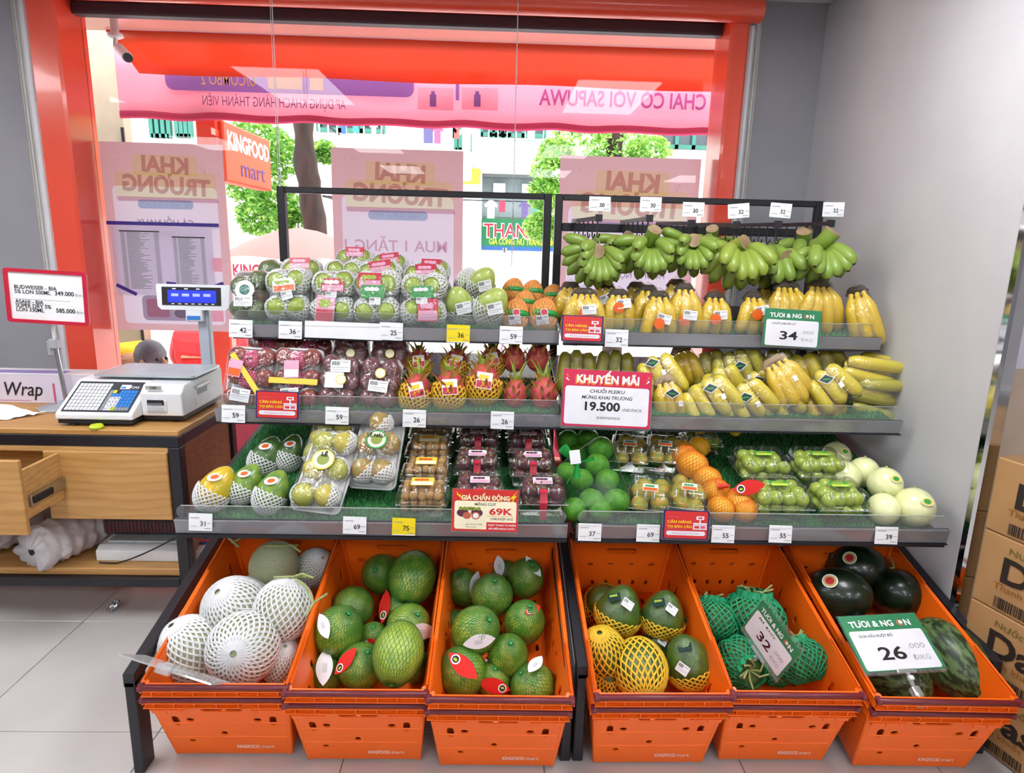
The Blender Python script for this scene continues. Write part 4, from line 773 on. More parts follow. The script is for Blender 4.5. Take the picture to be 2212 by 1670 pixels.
def weigh(px, py, Y, w, h, label):
    t, w_, h_ = sign(px, py, Y, w, h, label, (R(-8), R(1.2), 0)); t['group'] = 'red weigh your goods signs'
    g = G(); g.box(-w_, w_, 0, .0012, -h_, h_, NAVY); g.flat(rrect(-w_ * .93, w_ * .93, -h_ * .93, h_ * .93, .006), -.0008, REDC); g.flat(rrect(-w_ * .85, w_ * .85, -h_ * .72, -h_ * .42, h_ * .14), -.0012, KMW)
    X = w_ * .6; g.flat(rrect(X - w_ * .17, X + w_ * .17, h_ * .38, h_ * .62, .002), -.0013, KMW); g.rect(X - w_ * .1, X + w_ * .1, h_ * .45, h_ * .55, -.0015, REDC); g.rect(X - w_ * .03, X + w_ * .03, h_ * .15, h_ * .4, -.0013, KMW); g.rect(X - w_ * .3, X + w_ * .3, h_ * .05, h_ * .16, -.0013, KMW); g.rect(X - w_ * .3, X + w_ * .3, -h_ * .3, h_ * .02, -.0013, KMW); g.rect(X - w_ * .24, X - w_ * .03, -h_ * .22, -h_ * .04, -.0015, REDC); g.rect(X + w_ * .03, X + w_ * .24, -h_ * .22, -h_ * .04, -.0015, PINK_P); g.obj('card', t)
    g = G(); g.text('CÂN HÀNG', -w_ * .83, h_ * .12, h_ * .26, YEL, -.0014, 'L', fit=w_ * 1.05, bold=.025); g.text('TẠI BÀN CÂN', -w_ * .83, -h_ * .2, h_ * .24, YEL, -.0014, 'L', fit=w_ * 1.08, bold=.025); g.text('Để thanh toán nhanh hơn!', 0, -h_ * .62, h_ * .14, PINK_P, -.0016, fit=w_ * 1.2, shear=.2); g.rect(-w_ * .83, -w_ * .3, h_ * .52, h_ * .55, -.0014, PINK_P); g.rect(-w_ * .83, w_ * .0, -h_ * .30, -h_ * .27, -.0014, PINK_P); g.obj('lettering', t)
weigh(1258, 710, 2.452, 90, 56, 'small red weighing counter sign on the upper banana shelf'); weigh(599, 875, 2.25, 92, 60, 'small red weighing counter sign under the apple trays'); weigh(1482, 1134, 1.925, 100, 64, 'small red weighing counter sign in front of the mandarin boxes')
t, w_, h_ = sign(1048, 1103, 1.925, 142, 92, 'red and cream card reading GIÁ CHẤN ĐỘNG 69K in front of the mangosteen boxes', (R(-8), R(.8), 0))
g = G(); g.box(-w_, w_, 0, .0012, -h_, h_, REDC); g.flat(rrect(-w_ * .93, w_ * .95, -h_ * .9, h_ * .45, .008), -.0008, CREAM_P); g.rect(w_ * .05, w_ * .98, -h_ * .98, -h_ * .55, -.0011, REDC)
g.flat([(w_ * .98, h_ * 1.0), (w_ * .72, h_ * .55), (w_ * .84, h_ * .6), (w_ * .76, h_ * .3), (w_ * .95, h_ * .75), (w_ * .86, h_ * .72)][::-1], -.0013, YEL); g.flat([(-w_ * .88, h_ * .9), (-w_ * .8, h_ * .72), (-w_ * .76, h_ * .76), (-w_ * .74, h_ * .55), (-w_ * .84, h_ * .72), (-w_ * .86, h_ * .68)], -.0013, YEL)
MGP = M('print_plum', '#5a2540', .5); g.flat(circ(-w_ * .68, -h_ * .12, w_ * .18, h_ * .2, 14), -.0012, MGP); g.flat(circ(-w_ * .25, -h_ * .12, w_ * .18, h_ * .2, 14), -.0012, MGP)
for x in (-.74, -.62, -.5, -.42, -.34, -.2): g.flat(circ(w_ * x, h_ * .08, w_ * .07, h_ * .09, 8), -.0014, M('print_leaf', '#8a9a3a', .5))
g.flat(circ(-w_ * .55, -h_ * .25, w_ * .13, h_ * .17, 14), -.0016, M('print_flesh', '#c8614e', .5)); g.flat(circ(-w_ * .28, -h_ * .25, w_ * .13, h_ * .18, 14), -.0016, M('print_flesh', '#c8614e', .5)); g.flat(circ(-w_ * .28, -h_ * .25, w_ * .09, h_ * .13, 12), -.0018, PAPER); g.obj('card', t)
g = G(); g.text('GIÁ CHẤN ĐỘNG', 0, h_ * .50, h_ * .30, ORANGE_P, -.0016, fit=w_ * 1.52, bold=.07); g.text('GIÁ CHẤN ĐỘNG', 0, h_ * .51, h_ * .29, CREAM_P, -.0022, fit=w_ * 1.46, bold=.03); g.text('MĂNG CỤT', 0, h_ * .24, h_ * .17, INK, -.0014, fit=w_ * .65, bold=.01)
g.text('69K', w_ * .48, -h_ * .18, h_ * .42, RED, -.0014, fit=w_ * .72, bold=.03); g.text('119K/HỘP 1KG', w_ * .5, -h_ * .44, h_ * .15, INK, -.0014, fit=w_ * .7, bold=.01); g.rect(w_ * .05, w_ * .9, -h_ * .27, -h_ * .255, -.0014, ORANGE_P)
g.text('NGỌT THANH TỰ NHIÊN', w_ * .52, -h_ * .72, h_ * .11, PAPER, -.0016, fit=w_ * .85, bold=.02); g.text('MÚI MỀM MỌNG NƯỚC', w_ * .52, -h_ * .89, h_ * .11, PAPER, -.0016, fit=w_ * .8, bold=.02); g.text('QUÉT MÃ ĐẶT TRƯỚC', -w_ * .33, -h_ * .70, h_ * .08, INK, -.0014, fit=w_ * .52); g.text('TRÊN ONLINE', -w_ * .42, -h_ * .82, h_ * .08, INK, -.0014, fit=w_ * .33); g.obj('lettering', t)
# ================================================================ CRATES
OR = M('orange_plastic', '#fa6d12', .38, col2='#f5660e', ns=3, bump=.03, bs=120); MAR = M('maroon_plastic', '#6f1f2a', .4); LOGO = M('logo_white', '#fbe9df', .5)
CW, CL, CH = .20, .68, .27
def slot(x, y, w_, h_, r=None): r = r or min(w_, h_) / 2 * .98; return rrect(x - w_ / 2, x + w_ / 2, y - h_ / 2, y + h_ / 2, r, 3)
def wallpanel(g, key, p00, p10, p11, p01, holes, t=.0022):
    """A flat wall with holes: local (u,v) in metres mapped onto the quad."""
    p00, p10, p11, p01 = map(Vector, (p00, p10, p11, p01)); w_ = (p10 - p00).length; h_ = ((p01 - p00).length + (p11 - p10).length) / 2
    vs, fs = holed(key, [(0, 0), (w_, 0), (w_, h_), (0, h_)], holes(w_, h_), t); n = (p10 - p00).cross(p01 - p00).normalized(); out = []
    for x, y, z in vs:
        u, v = x / w_, y / h_; out.append((p00 * (1 - u) + p10 * u) * (1 - v) + (p01 * (1 - u) + p11 * u) * v + n * z)
    g.add(out, fs, OR)
def crate_meshes(ZF=0.):
    b, t_ = ((.168, .03) if ZF == 0 else (.158, .052)), (.194, .012)            # half width and end inset at floor and rim
    def P(sx, e, lvl): hw, ins = (b, t_)[lvl]; return (sx * hw, ins if e == 0 else CL - ins, (ZF, CH)[lvl])
    g = G()
    def front(w_, h_):
        c = w_ / 2; H_ = [slot(c, h_ - .058, .105, .026, .011)] + ([slot(c, h_ - .105, .11, .03, .011), slot(c - .125, h_ * .44, .02, .04), slot(c + .125, h_ * .44, .02, .04)] if ZF else []) + [ slot(c - .125, h_ * .585, .018, .042), slot(c + .125, h_ * .585, .018, .042), slot(c - .088, h_ * .60, .02, .017), slot(c + .085, h_ * .60, .02, .017), slot(c - .01, h_ * .37, .018, .016), slot(c - .105, h_ * .235, .018, .013)]; return H_
    def back(w_, h_):
        c = w_ / 2; return [slot(c, h_ - .045, .10, .022)] + [slot(c - .105 + i * .07, h_ * .55, .02, .012) for i in range(4)] + [slot(c - .10 + i * .05, h_ * .2, .012, .02) for i in range(5)]
    def side(w_, h_):
        r = []
        for i in range(9): r.append(slot(.07 + i * .062, h_ * (.42 if i % 2 else .55), .018, .03 if i % 3 else .045))
        for i in range(6): r.append(slot(.10 + i * .085, h_ * .2, .02, .014))
        return r
    wallpanel(g, 'cf%g' % ZF, P(-1, 0, 0), P(1, 0, 0), P(1, 0, 1), P(-1, 0, 1), front); wallpanel(g, 'cb%g' % ZF, P(1, 1, 0), P(-1, 1, 0), P(-1, 1, 1), P(1, 1, 1), back)
    wallpanel(g, 'cs%g' % ZF, P(1, 0, 0), P(1, 1, 0), P(1, 1, 1), P(1, 0, 1), side); wallpanel(g, 'cs%g' % ZF, P(-1, 1, 0), P(-1, 0, 0), P(-1, 0, 1), P(-1, 1, 1), side)
    def floor_(w_, h_): return [slot(w_ / 2 - .125 + i * .042, .06 + j * .052, .011, .028) for i in range(7) for j in range(11)]
    wallpanel(g, 'cfl%g' % ZF, P(-1, 0, 0), P(1, 0, 0), P(1, 1, 0), P(-1, 1, 0), floor_)
    for v in (.29, .53) if ZF == 0 else ():                          # moulded steps round the front and sides
        hw = b[0] + (t_[0] - b[0]) * v; ins = b[1] + (t_[1] - b[1]) * v; z = CH * v
        g.box(-hw - .003, hw + .003, ins - .004, ins, z, z + .008, OR, b=.002)
        for s_ in (-1, 1): g.box(s_ * hw - .003, s_ * hw + .003, ins, CL - ins, z, z + .008, OR, b=.002)
    for sx in (-1, 1):                            # rounded corner posts
        for e in (0, 1):
            y0, y1 = (b[1] + .004, t_[1] + .004) if e == 0 else (CL - b[1] - .004, CL - t_[1] - .004); g.tube([(sx * (b[0] - .004), y0, ZF), (sx * (t_[0] - .004), y1, CH)], .009, OR, 8)
    for sx in (-1, 1):                            # long side rims with stepped ledges
        x = sx * t_[0]; g.box(min(x, x + sx * .012), max(x, x + sx * .012), .0, CL, CH - .004, CH, OR); g.box(min(x + sx * .009, x + sx * .012), max(x + sx * .009, x + sx * .012), .0, CL, CH - .026, CH, OR)
        g.box(min(x, x + sx * .006), max(x, x + sx * .006), .02, .20, CH, CH + .012, OR, b=.003); g.box(min(x, x + sx * .006), max(x, x + sx * .006), .46, CL - .02, CH, CH + .012, OR, b=.003)
        for i in range(9): g.box(min(x, x + sx * .01), max(x, x + sx * .01), .04 + i * .075, .043 + i * .075, CH - .024, CH, OR)
    for e in (0, 1):                              # ribbed end lips
        y = t_[1] if e == 0 else CL - t_[1]; d = -1 if e == 0 else 1
        def yy(a): return (y + d * a)
        def bx(x0, x1, a0, a1, z0, z1): g.box(x0, x1, min(yy(a0), yy(a1)), max(yy(a0), yy(a1)), z0, z1, OR)
        bx(-.2, .2, 0, .019, CH - .013, CH - .009); bx(-.2, .2, 0, .019, CH - .032, CH - .028); bx(-.2, .2, 0, .002, CH - .03, CH)
        for x in (-.17, -.115, -.06, 0, .06, .115, .17): bx(x - .0015, x + .0015, 0, .018, CH - .03, CH - .009)
        for s_ in (-1, 1):
            o = [(s_ * .185, CH - .058), (s_ * .10, CH - .058), (s_ * .065, CH - .026), (s_ * .185, CH - .026)]; o = o if s_ < 0 else o[::-1]
            g.prism([(x, z) for x, z in o], 0 if e == 0 else -.012, .012 if e == 0 else 0, OR, T_((0, y, 0), (R(90), 0, 0)))
            bx(s_ * .145 - .0012, s_ * .145 + .0012, .0, .0145, CH - .058, CH - .026); bx(s_ * .105 - .0012, s_ * .105 + .0012, .0, .0145, CH - .056, CH - .026); bx(min(s_ * .09, s_ * .188), max(s_ * .09, s_ * .188), .0, .015, CH - .044, CH - .042)
    me = g.mesh('body'); bars = []
    for e in (0, 1):
        g = G(); y = -.004 if e == 0 else CL + .004; g.tube([(-.2, y + .01, CH - .002), (-.195, y, CH + .003), (.195, y, CH + .003), (.2, y + .01, CH - .002)], .0075, MAR, 8)
        for s_ in (-1, 1): g.box(s_ * .197 - .008, s_ * .197 + .008, y - .008, y + .016, CH - .008, CH + .008, MAR, b=.003)
        bars.append(g.mesh('stacking_bar'))
    g = G(); Tm = T_((0, .0275, .03), (-math.atan2(.018, CH), 0, 0)); g.text('KINGFOOD', .048, 0, .018, LOGO, -.004, 'C', bold=.012, T=Tm, fit=.066); g.text('mart', .104, 0, .019, LOGO, -.004, 'C', T=Tm, fit=.038); return me, bars, g.mesh('lettering')
CM, CB, CLG = crate_meshes(); CM2 = crate_meshes(.055)[0]
CRX = [-.757, -.366, .030, .484, .862, 1.276]; CONT = ['melons in white nets', 'pomelos beside the melons', 'pomelos at the centre post', 'avocados in yellow nets', 'squashes in green nets', 'watermelons']
CY, CZ0 = 1.645, .002; NRM = Vector((0, -math.sin(TH), math.cos(TH)))
CRZ = [R(.3), R(0), R(-.4), R(.5), R(-.3), R(-1.0)]
for i in range(6):
    for lv in (0, 1):
        p = Vector((CRX[i] + (.004 if lv else 0), CY + (.012, -.008, -.030, -.016, -.004, -.028)[i], CZ0)) + NRM * (.047 * lv); t = empty('produce_crate', p, (TH, 0, CRZ[i])); t.scale = ((1.01, .98, .99, .965, .93, 1.0)[i], 1, 1)
        tag(t, 'orange plastic crate %s the %s' % (('nested underneath, below' , 'holding')[lv], CONT[i]), 'crate', 'orange produce crates')
        inst('body', CM2 if lv else CM, t); inst('stacking_bar', CB[0], t); inst('stacking_bar', CB[1], t); inst('lettering', CLG, t)
# clip-on signs over the crates
def clip(t, w_, h_):
    g = G(); CLP = clear('clip_plastic', .15, .08, (.85, .88, .9), milk=.2); g.box(-.03, .03, -.004, .006, -h_ - .008, -h_ + .004, CLP, b=.002); g.tube([(0, 0, -h_ - .004), (0, .004, -h_ - .03), (0, .008, -h_ - .05)], .006, CLP, 8); g.box(-.012, .012, -.004, .02, -h_ - .075, -h_ - .045, CLP, b=.003); g.box(-.018, .018, .0, .016, -h_ - .10, -h_ - .075, CLP, b=.003); g.obj('clip', t)
    G().box(-.007, .007, -.008, .006, -h_ - .03, -h_ - .017, WHITE, b=.002).obj('clip_joint', t)
t, w_, h_ = sign(1924, 1386, 1.70, 186, 124, 'green headed card reading TƯƠI & NGON 26 clipped over the watermelons', (R(-60), R(0), R(6))); fresh(t, w_, h_, '26', 'DƯA HẤU RUỘT ĐỎ', INK); clip(t, w_, h_)
t, w_, h_ = sign(1664, 1380, 1.70, 128, 122, 'tilted card reading 32 clipped over the green netted squashes, turned aside')
rx_ = Vector((.052, -.13, -.07)).normalized(); uz_ = Vector((-.03, .10, 1)); uz_ = (uz_ - rx_ * uz_.dot(rx_)).normalized(); t.matrix_local = Matrix.Translation(t.location) @ Matrix((rx_, uz_.cross(rx_), uz_)).transposed().to_4x4(); fresh(t, w_, h_ * .85, '32', 'BÍ ĐỎ', MAROON); clip(t, w_, h_)
pa, pb = at(278, 1413, Y=1.60), at(486, 1480, Y=1.57); p = (pa + pb) / 2; rx_ = (pb - pa).normalized(); ny_ = (p - Vector((0, 0, H))).normalized(); ny_ = (ny_ - rx_ * ny_.dot(rx_)).normalized(); uz_ = rx_.cross(ny_); m_ = Matrix((rx_, -uz_ * .99 + ny_ * .1, ny_ * .99 + uz_ * .1)).transposed().to_4x4()
t = empty('sign_holder', T=Matrix.Translation(p) @ m_); tag(t, 'clear empty sign holder lying edge-on over the netted melons', 'sign holder'); G().box(-.128, .128, -.0025, .0025, -.085, .085, clear('holder_plastic', .1, .05, (.93, .94, .95), milk=.22)).obj('sleeve', t); G().box(-.02, .02, -.012, .012, -.10, -.08, clear('clip_plastic', .15, .08, (.85, .88, .9), milk=.2), b=.003).obj('clip', t)
# ================================================================ CARTONS AT THE RIGHT
KR = M('kraft_card', '#b98d5c', .75, col2='#ad8252', ns=5, bump=.05, bs=90); KRD = M('kraft_dark', '#8a6640', .8); 
a_ = R(14.5); p = at(2113, 1140, X=None, Y=1.84); 
zl = [at(2140, 985, Y=1.84).z, at(2112, 1140, Y=1.84).z, at(2080, 1290, Y=1.84).z, 0]; zl[3] = zl[2] - (zl[1] - zl[2]); lev = [zl[3] - (zl[1] - zl[2]), zl[3], zl[2], zl[1], zl[0]]
for i in range(4):
    z0, z1 = max(lev[i], .005), lev[i + 1]; hh = z1 - z0
    t = empty('carton', (1.53, 1.84, z0), (0, 0, a_)); tag(t, 'brown cardboard carton of bottled water, %s of the stack by the wall end' % ('lowest', 'second lowest', 'second highest', 'topmost')[i], 'box', 'stacked water cartons')
    o = G().box(0, .40, -.62, 0, .001, hh - .001, KR, b=.004).obj('box', t); G().box(.004, .396, -.616, -.004, hh - .002, hh + .0, KRD).obj('top_flap', t)
    Tm = Matrix(((0, 1, 0, -.001), (-1, 0, 0, 0), (0, 0, 1, 0), (0, 0, 0, 1))); g = G()
    def tx(s2, x, z, h_, m_, fit, b=0): g.text(s2, x, z, h_, m_, -.0012, 'L', bold=b, T=Tm, fit=fit)
    OLV = M('olive_ink', '#7a6a2a', .6); BRN = M('tan_ink', '#9a5f22', .6); KINK = M('carton_ink', '#2a201c', .6)
    tx('Nước uống đóng chai', .085, hh * .80, hh * .13, OLV, .33, .01); tx('Dasani', .07, hh * .42, hh * .46, KINK, .34, .03); tx('Thanh khiết trong từng giọt', .06, hh * .30, hh * .12, BRN, .40, .01)
    rr = random.Random(i); x = .07
    while x < .24: w2 = rr.choice((.0015, .003, .0045)); g.flat([(x, hh * .05), (x + w2, hh * .05), (x + w2, hh * .20), (x, hh * .20)], -.001, KINK, Tm); x += w2 + rr.choice((.002, .003))
    g.obj('lettering', t)
# ================================================================ FRUIT BUILDERS
def ball(mat, n=20, m=12, fn=None, g=None, T=None):
    """Unit ball with the pole along z; fn(x,y,z,t,a) reshapes it (t: 0 top .. 1 bottom)."""
    g = g or G(); vs, fs = [], []
    for j in range(m + 1):
        t = j / m; th = math.pi * min(max(t, .012), .988)
        for i in range(n):
            a = 2 * math.pi * i / n; p = (math.sin(th) * math.cos(a), math.sin(th) * math.sin(a), math.cos(th)); vs.append(fn(*p, t, a) if fn else p)
    for j in range(m):
        for i in range(n): fs.append((j * n + i, (j + 1) * n + i, (j + 1) * n + (i + 1) % n, j * n + (i + 1) % n))
    fs.append(tuple(range(n))); fs.append(tuple(m * n + i for i in range(n))[::-1]); g.add(vs, fs, mat, T, True); return g
def net(P, nu, nv, r, mat, v0=0., v1=1., g=None, T=None, skip=None):
    """Foam or thread net: real diamond lattice of three-sided struts on the surface P(u,v)."""
    g = g or G(); V, Fs = [], []; nd = {}
    def node(i, j):
        k = (i % nu, j)
        if k not in nd:
            u = (k[0] + .5 * (j % 2)) / nu; v = v0 + (v1 - v0) * j / nv; p = Vector(P(u, v)); q = Vector(P(u + .01, v)) - p; s_ = Vector(P(u, min(v + .01, 1))) - Vector(P(u, max(v - .01, 0))); n = s_.cross(q); n = n.normalized() if n.length > 1e-9 else p.normalized(); nd[k] = (p, n if n.dot(p) > 0 else -n)
        return nd[k]
    for j in range(nv):
        for i in range(nu):
            for di in ((0, 1) if j % 2 else (0, -1)):
                if skip and skip(i / nu, v0 + (v1 - v0) * j / nv): continue
                (a, na), (b, nb) = node(i, j), node(i + di, j + 1); d = b - a
                if d.length < 1e-6: continue
                k = len(V)
                for p, n in ((a, na), (b, nb)):
                    s_ = d.cross(n).normalized() * r; V.extend((p + s_, p + n * r * 1.3, p - s_))
                Fs.extend(((k, k + 3, k + 4, k + 1), (k + 1, k + 4, k + 5, k + 2)))
    g.add(V, Fs, mat, T, True); return g
def on_ball(fn, sc=1.0):
    def P(u, v):
        a = 2 * math.pi * u; th = math.pi * min(max(v, .012), .988); p = (math.sin(th) * math.cos(a), math.sin(th) * math.sin(a), math.cos(th)); return Vector(fn(*p, v, a) if fn else p) * sc
    return P
def hull(pts, mat, name, parent, grow=.002, smooth=True):
    bm = bmesh.new(); c = sum((Vector(p) for p in pts), Vector()) / len(pts)
    for p in pts: p = Vector(p); bm.verts.new(p + (p - c).normalized() * grow)
    r = bmesh.ops.convex_hull(bm, input=bm.verts); bmesh.ops.delete(bm, geom=list({e for e in r['geom_interior'] if isinstance(e, bmesh.types.BMVert)}), context='VERTS')
    bmesh.ops.delete(bm, geom=[v for v in bm.verts if not v.link_faces], context='VERTS'); bmesh.ops.recalc_face_normals(bm, faces=bm.faces)
    me = bpy.data.meshes.new(name); bm.to_mesh(me); bm.free(); me.materials.append(mat)
    me.polygons.foreach_set('use_smooth', [smooth] * len(me.polygons)); return inst(name, me, parent)
# shapes
def sh_pomelo(x, y, z, t, a): k = 1 - .16 * max(z, 0) ** 1.5; d = .10 * math.exp(-((1 - z) / .03)) if z > .8 else 0; return (x * k, y * k, z * 1.08 - d)
def sh_round(x, y, z, t, a): return (x, y, z * .94 - .07 * math.exp(-(x * x + y * y) / .03) * (1 if z > 0 else -1))
def sh_apple(x, y, z, t, a): r2 = x * x + y * y; return (x * (1 + .06 * z), y * (1 + .06 * z), z * .92 - (.25 * math.exp(-r2 / .05) if z > 0 else -.12 * math.exp(-r2 / .05)) + .02 * math.cos(5 * a) * (z < -.5))
def sh_pear(x, y, z, t, a): k = 1 - .18 * max(z, 0) ** 1.2; return (x * k, y * k, z * 1.05 - (.1 * math.exp(-(x * x + y * y) / .03) if z > 0 else -.06 * math.exp(-(x * x + y * y) / .05)))
def sh_avo(x, y, z, t, a): k = 1 - .22 * max(z, 0); return (x * k, y * k, z * (1.3 if z > 0 else 1.1))
def sh_papaya(x, y, z, t, a): k = (.95 - .16 * z); return (x * k, y * k, z * 1.5)
def sh_mango(x, y, z, t, a): return (x * (1 - .1 * z) + .16 * z * z, y * .8, z * 1.42)
def sh_melon(x, y, z, t, a): return (x, y, z * 1.08)
def sh_wmelon(x, y, z, t, a): return (x, y, z * 1.42)
def sh_squash(x, y, z, t, a): k = 1 + .06 * math.cos(9 * a); r2 = x * x + y * y; return (x * k, y * k, z * .8 - .22 * math.exp(-r2 / .06) * (1 if z > 0 else -1))
def sh_guava(x, y, z, t, a): k = 1 - .12 * max(z, 0); b = 1 + .025 * math.cos(5 * a + 2 * z); return (x * k * b, y * k * b, z * 1.12)
def sh_long(x, y, z, t, a): return (x, y, z * .95)
FM = {}
def fm(kind, mat, fn, n=20, m=12): 
    if kind not in FM: FM[kind] = ball(mat, n, m, fn).mesh('fruit')
    return FM[kind]
POM = M('pomelo_skin', '#5d942b', .32, coat=.9, col2='#a0b540', ns=2.2, lo=.42, hi=.72, bump=.35, bs=14); POMY = M('pomelo_yellow', '#a8c040', .32, coat=.9, col2='#86a834', ns=2.2, bump=.35, bs=14); POMD = M('pomelo_dark', '#477b27', .32, coat=.9, col2='#7f9a38', ns=2.2, bump=.35, bs=14)
PNET = M('thread_net', '#35702c', .4, ns=4); WNET = M('white_foam_net', '#f1f1f3', .7, ns=6, trans=.15); YNET = M('yellow_foam_net', '#f6cb35', .6, ns=6, trans=.15); GNET = M('green_foam_net', '#1fa06a', .6, col2='#189060', ns=6, trans=.15); ONET = M('orange_foam_net', '#f6a65a', .6, ns=6, trans=.15); RNET = M('pink_foam_net', '#ef5a8e', .6, ns=6, trans=.15)
STEMM = M('vine_stem', '#8a9a55', .7, col2='#a7ad74', ns=20); TAGR = M('leaf_tag_red', '#e0241d', .3); TAGW = M('leaf_tag_white', '#f0f0f4', .4)
LIME = M('lime_skin', '#5a8a32', .35, col2='#8aa548', ns=2.5, lo=.4, hi=.7, bump=.2, bs=30); ORA = M('orange_skin', '#f0a81c', .35, col2='#f6be32', ns=2, bump=.25, bs=30); MAND = M('mandarin_green', '#8f9a34', .35, col2='#c79a2e', ns=1.6, bump=.25, bs=30)
WMEL = M('white_melon', '#ecedb6', .28, coat=.7, col2='#e2e5a6', ns=2, bump=.05, bs=8); CANT = M('canteloupe', '#a9b089', .6, col2='#bcc09b', ns=14, detail=5, bump=.25, bs=40)
GUA = M('guava_skin', '#a9bf42', .35, coat=.3, col2='#93ae36', ns=3, bump=.3, bs=7); AVO = M('avocado_skin', '#33521f', .35, coat=.9, col2='#46681f', ns=3, bump=.25, bs=25); AVG = M('avocado_dull', '#3f5a28', .35, coat=.8, col2='#58702e', ns=3, bump=.25, bs=20); COCO = M('brown_fruit', '#6a5235', .7, col2='#4c3a26', ns=12, bump=.4, bs=40)
MANG = M('green_mango', '#b9c86a', .35, coat=.4, col2='#a3b95a', ns=2.5, lo=.4, hi=.6); APP = M('red_apple', '#7d1f26', .25, coat=.8, col2='#a8482e', ns=2.2, lo=.4, hi=.75, stretch=(1, 1, .5)); PASS = M('passion_fruit', '#5a2230', .25, coat=.8, col2='#7a3a3c', ns=3); PEARY = M('pear_yellow', '#d8c04a', .3, coat=.7, col2='#b9b53f', ns=2); PEARG = M('pear_green', '#a9b840', .3, coat=.7, col2='#c2b845', ns=2); PEARB = M('pear_brown', '#b98a3c', .3, coat=.7, col2='#97883a', ns=2.5)
PAPG = M('papaya_green', '#87a63c', .35, coat=.5, col2='#5c8033', ns=2); PAPY = M('papaya_yellow', '#e2b41f', .35, coat=.5, col2='#b9b02c', ns=1.3); PAPD = M('papaya_dark', '#4a6b3a', .35, coat=.5, col2='#52783a', ns=2); LONG = M('longan_skin', '#c3995c', .6, col2='#a97f45', ns=3, bump=.2, bs=30); MGS = M('mangosteen_skin', '#4a2030', .4, col2='#6a2f38', ns=3); CALY = M('calyx_green', '#9aa552', .5, col2='#7c8c3c', ns=5); JUJ = M('jujube_skin', '#a9bd45', .3, coat=.3, col2='#93a838', ns=2); DRA = M('dragon_skin', '#bb2f55', .4, col2='#cf5c4c', ns=2.2); DRS = M('dragon_scale', '#b8a84a', .5, col2='#d06a4a', ns=5, lo=.3, hi=.8); DRG = M('dragon_leaf', '#9aa83c', .5, col2='#7c9436', ns=5); PEAC = M('pale_mango', '#f0c56a', .4, col2='#eab659', ns=2)
WMS = M('watermelon_skin', '#5f7a48', .45, coat=.1, col2='#1f3016', ns=7, detail=6, lo=.42, hi=.58, stretch=(1, 1, .3)); WMD = M('watermelon_dark', '#1c2c1a', .3, coat=.25, col2='#0f1a10', ns=3, stretch=(1, 1, .4))
LBLW = M('label_white', '#f0f1f4', .35); LBLR = M('label_red', '#c8334a', .35); LBLG = M('label_green', '#2f9a4a', .35); LBLY = M('label_yellow', '#efd64a', .35); LBLB = M('label_blackish', '#1f3a34', .3); LBLO = M('label_orange', '#e8641e', .4); LBLP = M('label_pink', '#e7a9c4', .35); FOAM = M('foam_tray', '#f0f0f2', .6, ns=8)
KIND = {'pomelo': (POM, sh_pomelo), 'pomelo_y': (POMY, sh_pomelo), 'pomelo_d': (POMD, sh_pomelo), 'lime': (LIME, sh_round), 'orange': (ORA, sh_round), 'mandarin': (MAND, sh_round), 'wmelon': (WMEL, sh_melon), 'cant': (CANT, sh_melon), 'guava': (GUA, sh_guava), 'avo': (AVO, sh_avo), 'avg': (AVG, sh_guava), 'coco': (COCO, sh_round), 'mango': (MANG, sh_mango), 'apple': (APP, sh_apple), 'pass': (PASS, sh_round), 'peary': (PEARY, sh_pear), 'pearg': (PEARG, sh_pear), 'pearb': (PEARB, sh_pear), 'papg': (PAPG, sh_papaya), 'papy': (PAPY, sh_papaya), 'papd': (PAPD, sh_papaya), 'long': (LONG, sh_long), 'mgs': (MGS, sh_round), 'juj': (JUJ, sh_round), 'water': (WMS, sh_wmelon), 'waterd': (WMD, sh_wmelon), 'squash': (M('squash_skin', '#55703a', .5, col2='#3f5a2c', ns=4), sh_squash), 'peach': (PEAC, sh_mango)}
def fmesh(k): small = k in ('long', 'juj'); return fm(k, *KIND[k], 12 if small else 22, 8 if small else 14)
NM = {}
def netmesh(kind, mat, nu, nv, r, v0, v1, sc=1.03, jag=0):
    k = (kind, mat.name, nu, nv, v0, v1)
    if k not in NM: NM[k] = net(on_ball(KIND[kind][1], sc), nu, nv, r, mat, v0, v1).mesh('netting')
    return NM[k]
def rnd_rot(rnd, tilt=.6): return (rnd.uniform(-tilt, tilt), rnd.uniform(-tilt, tilt), rnd.uniform(0, 6.28))
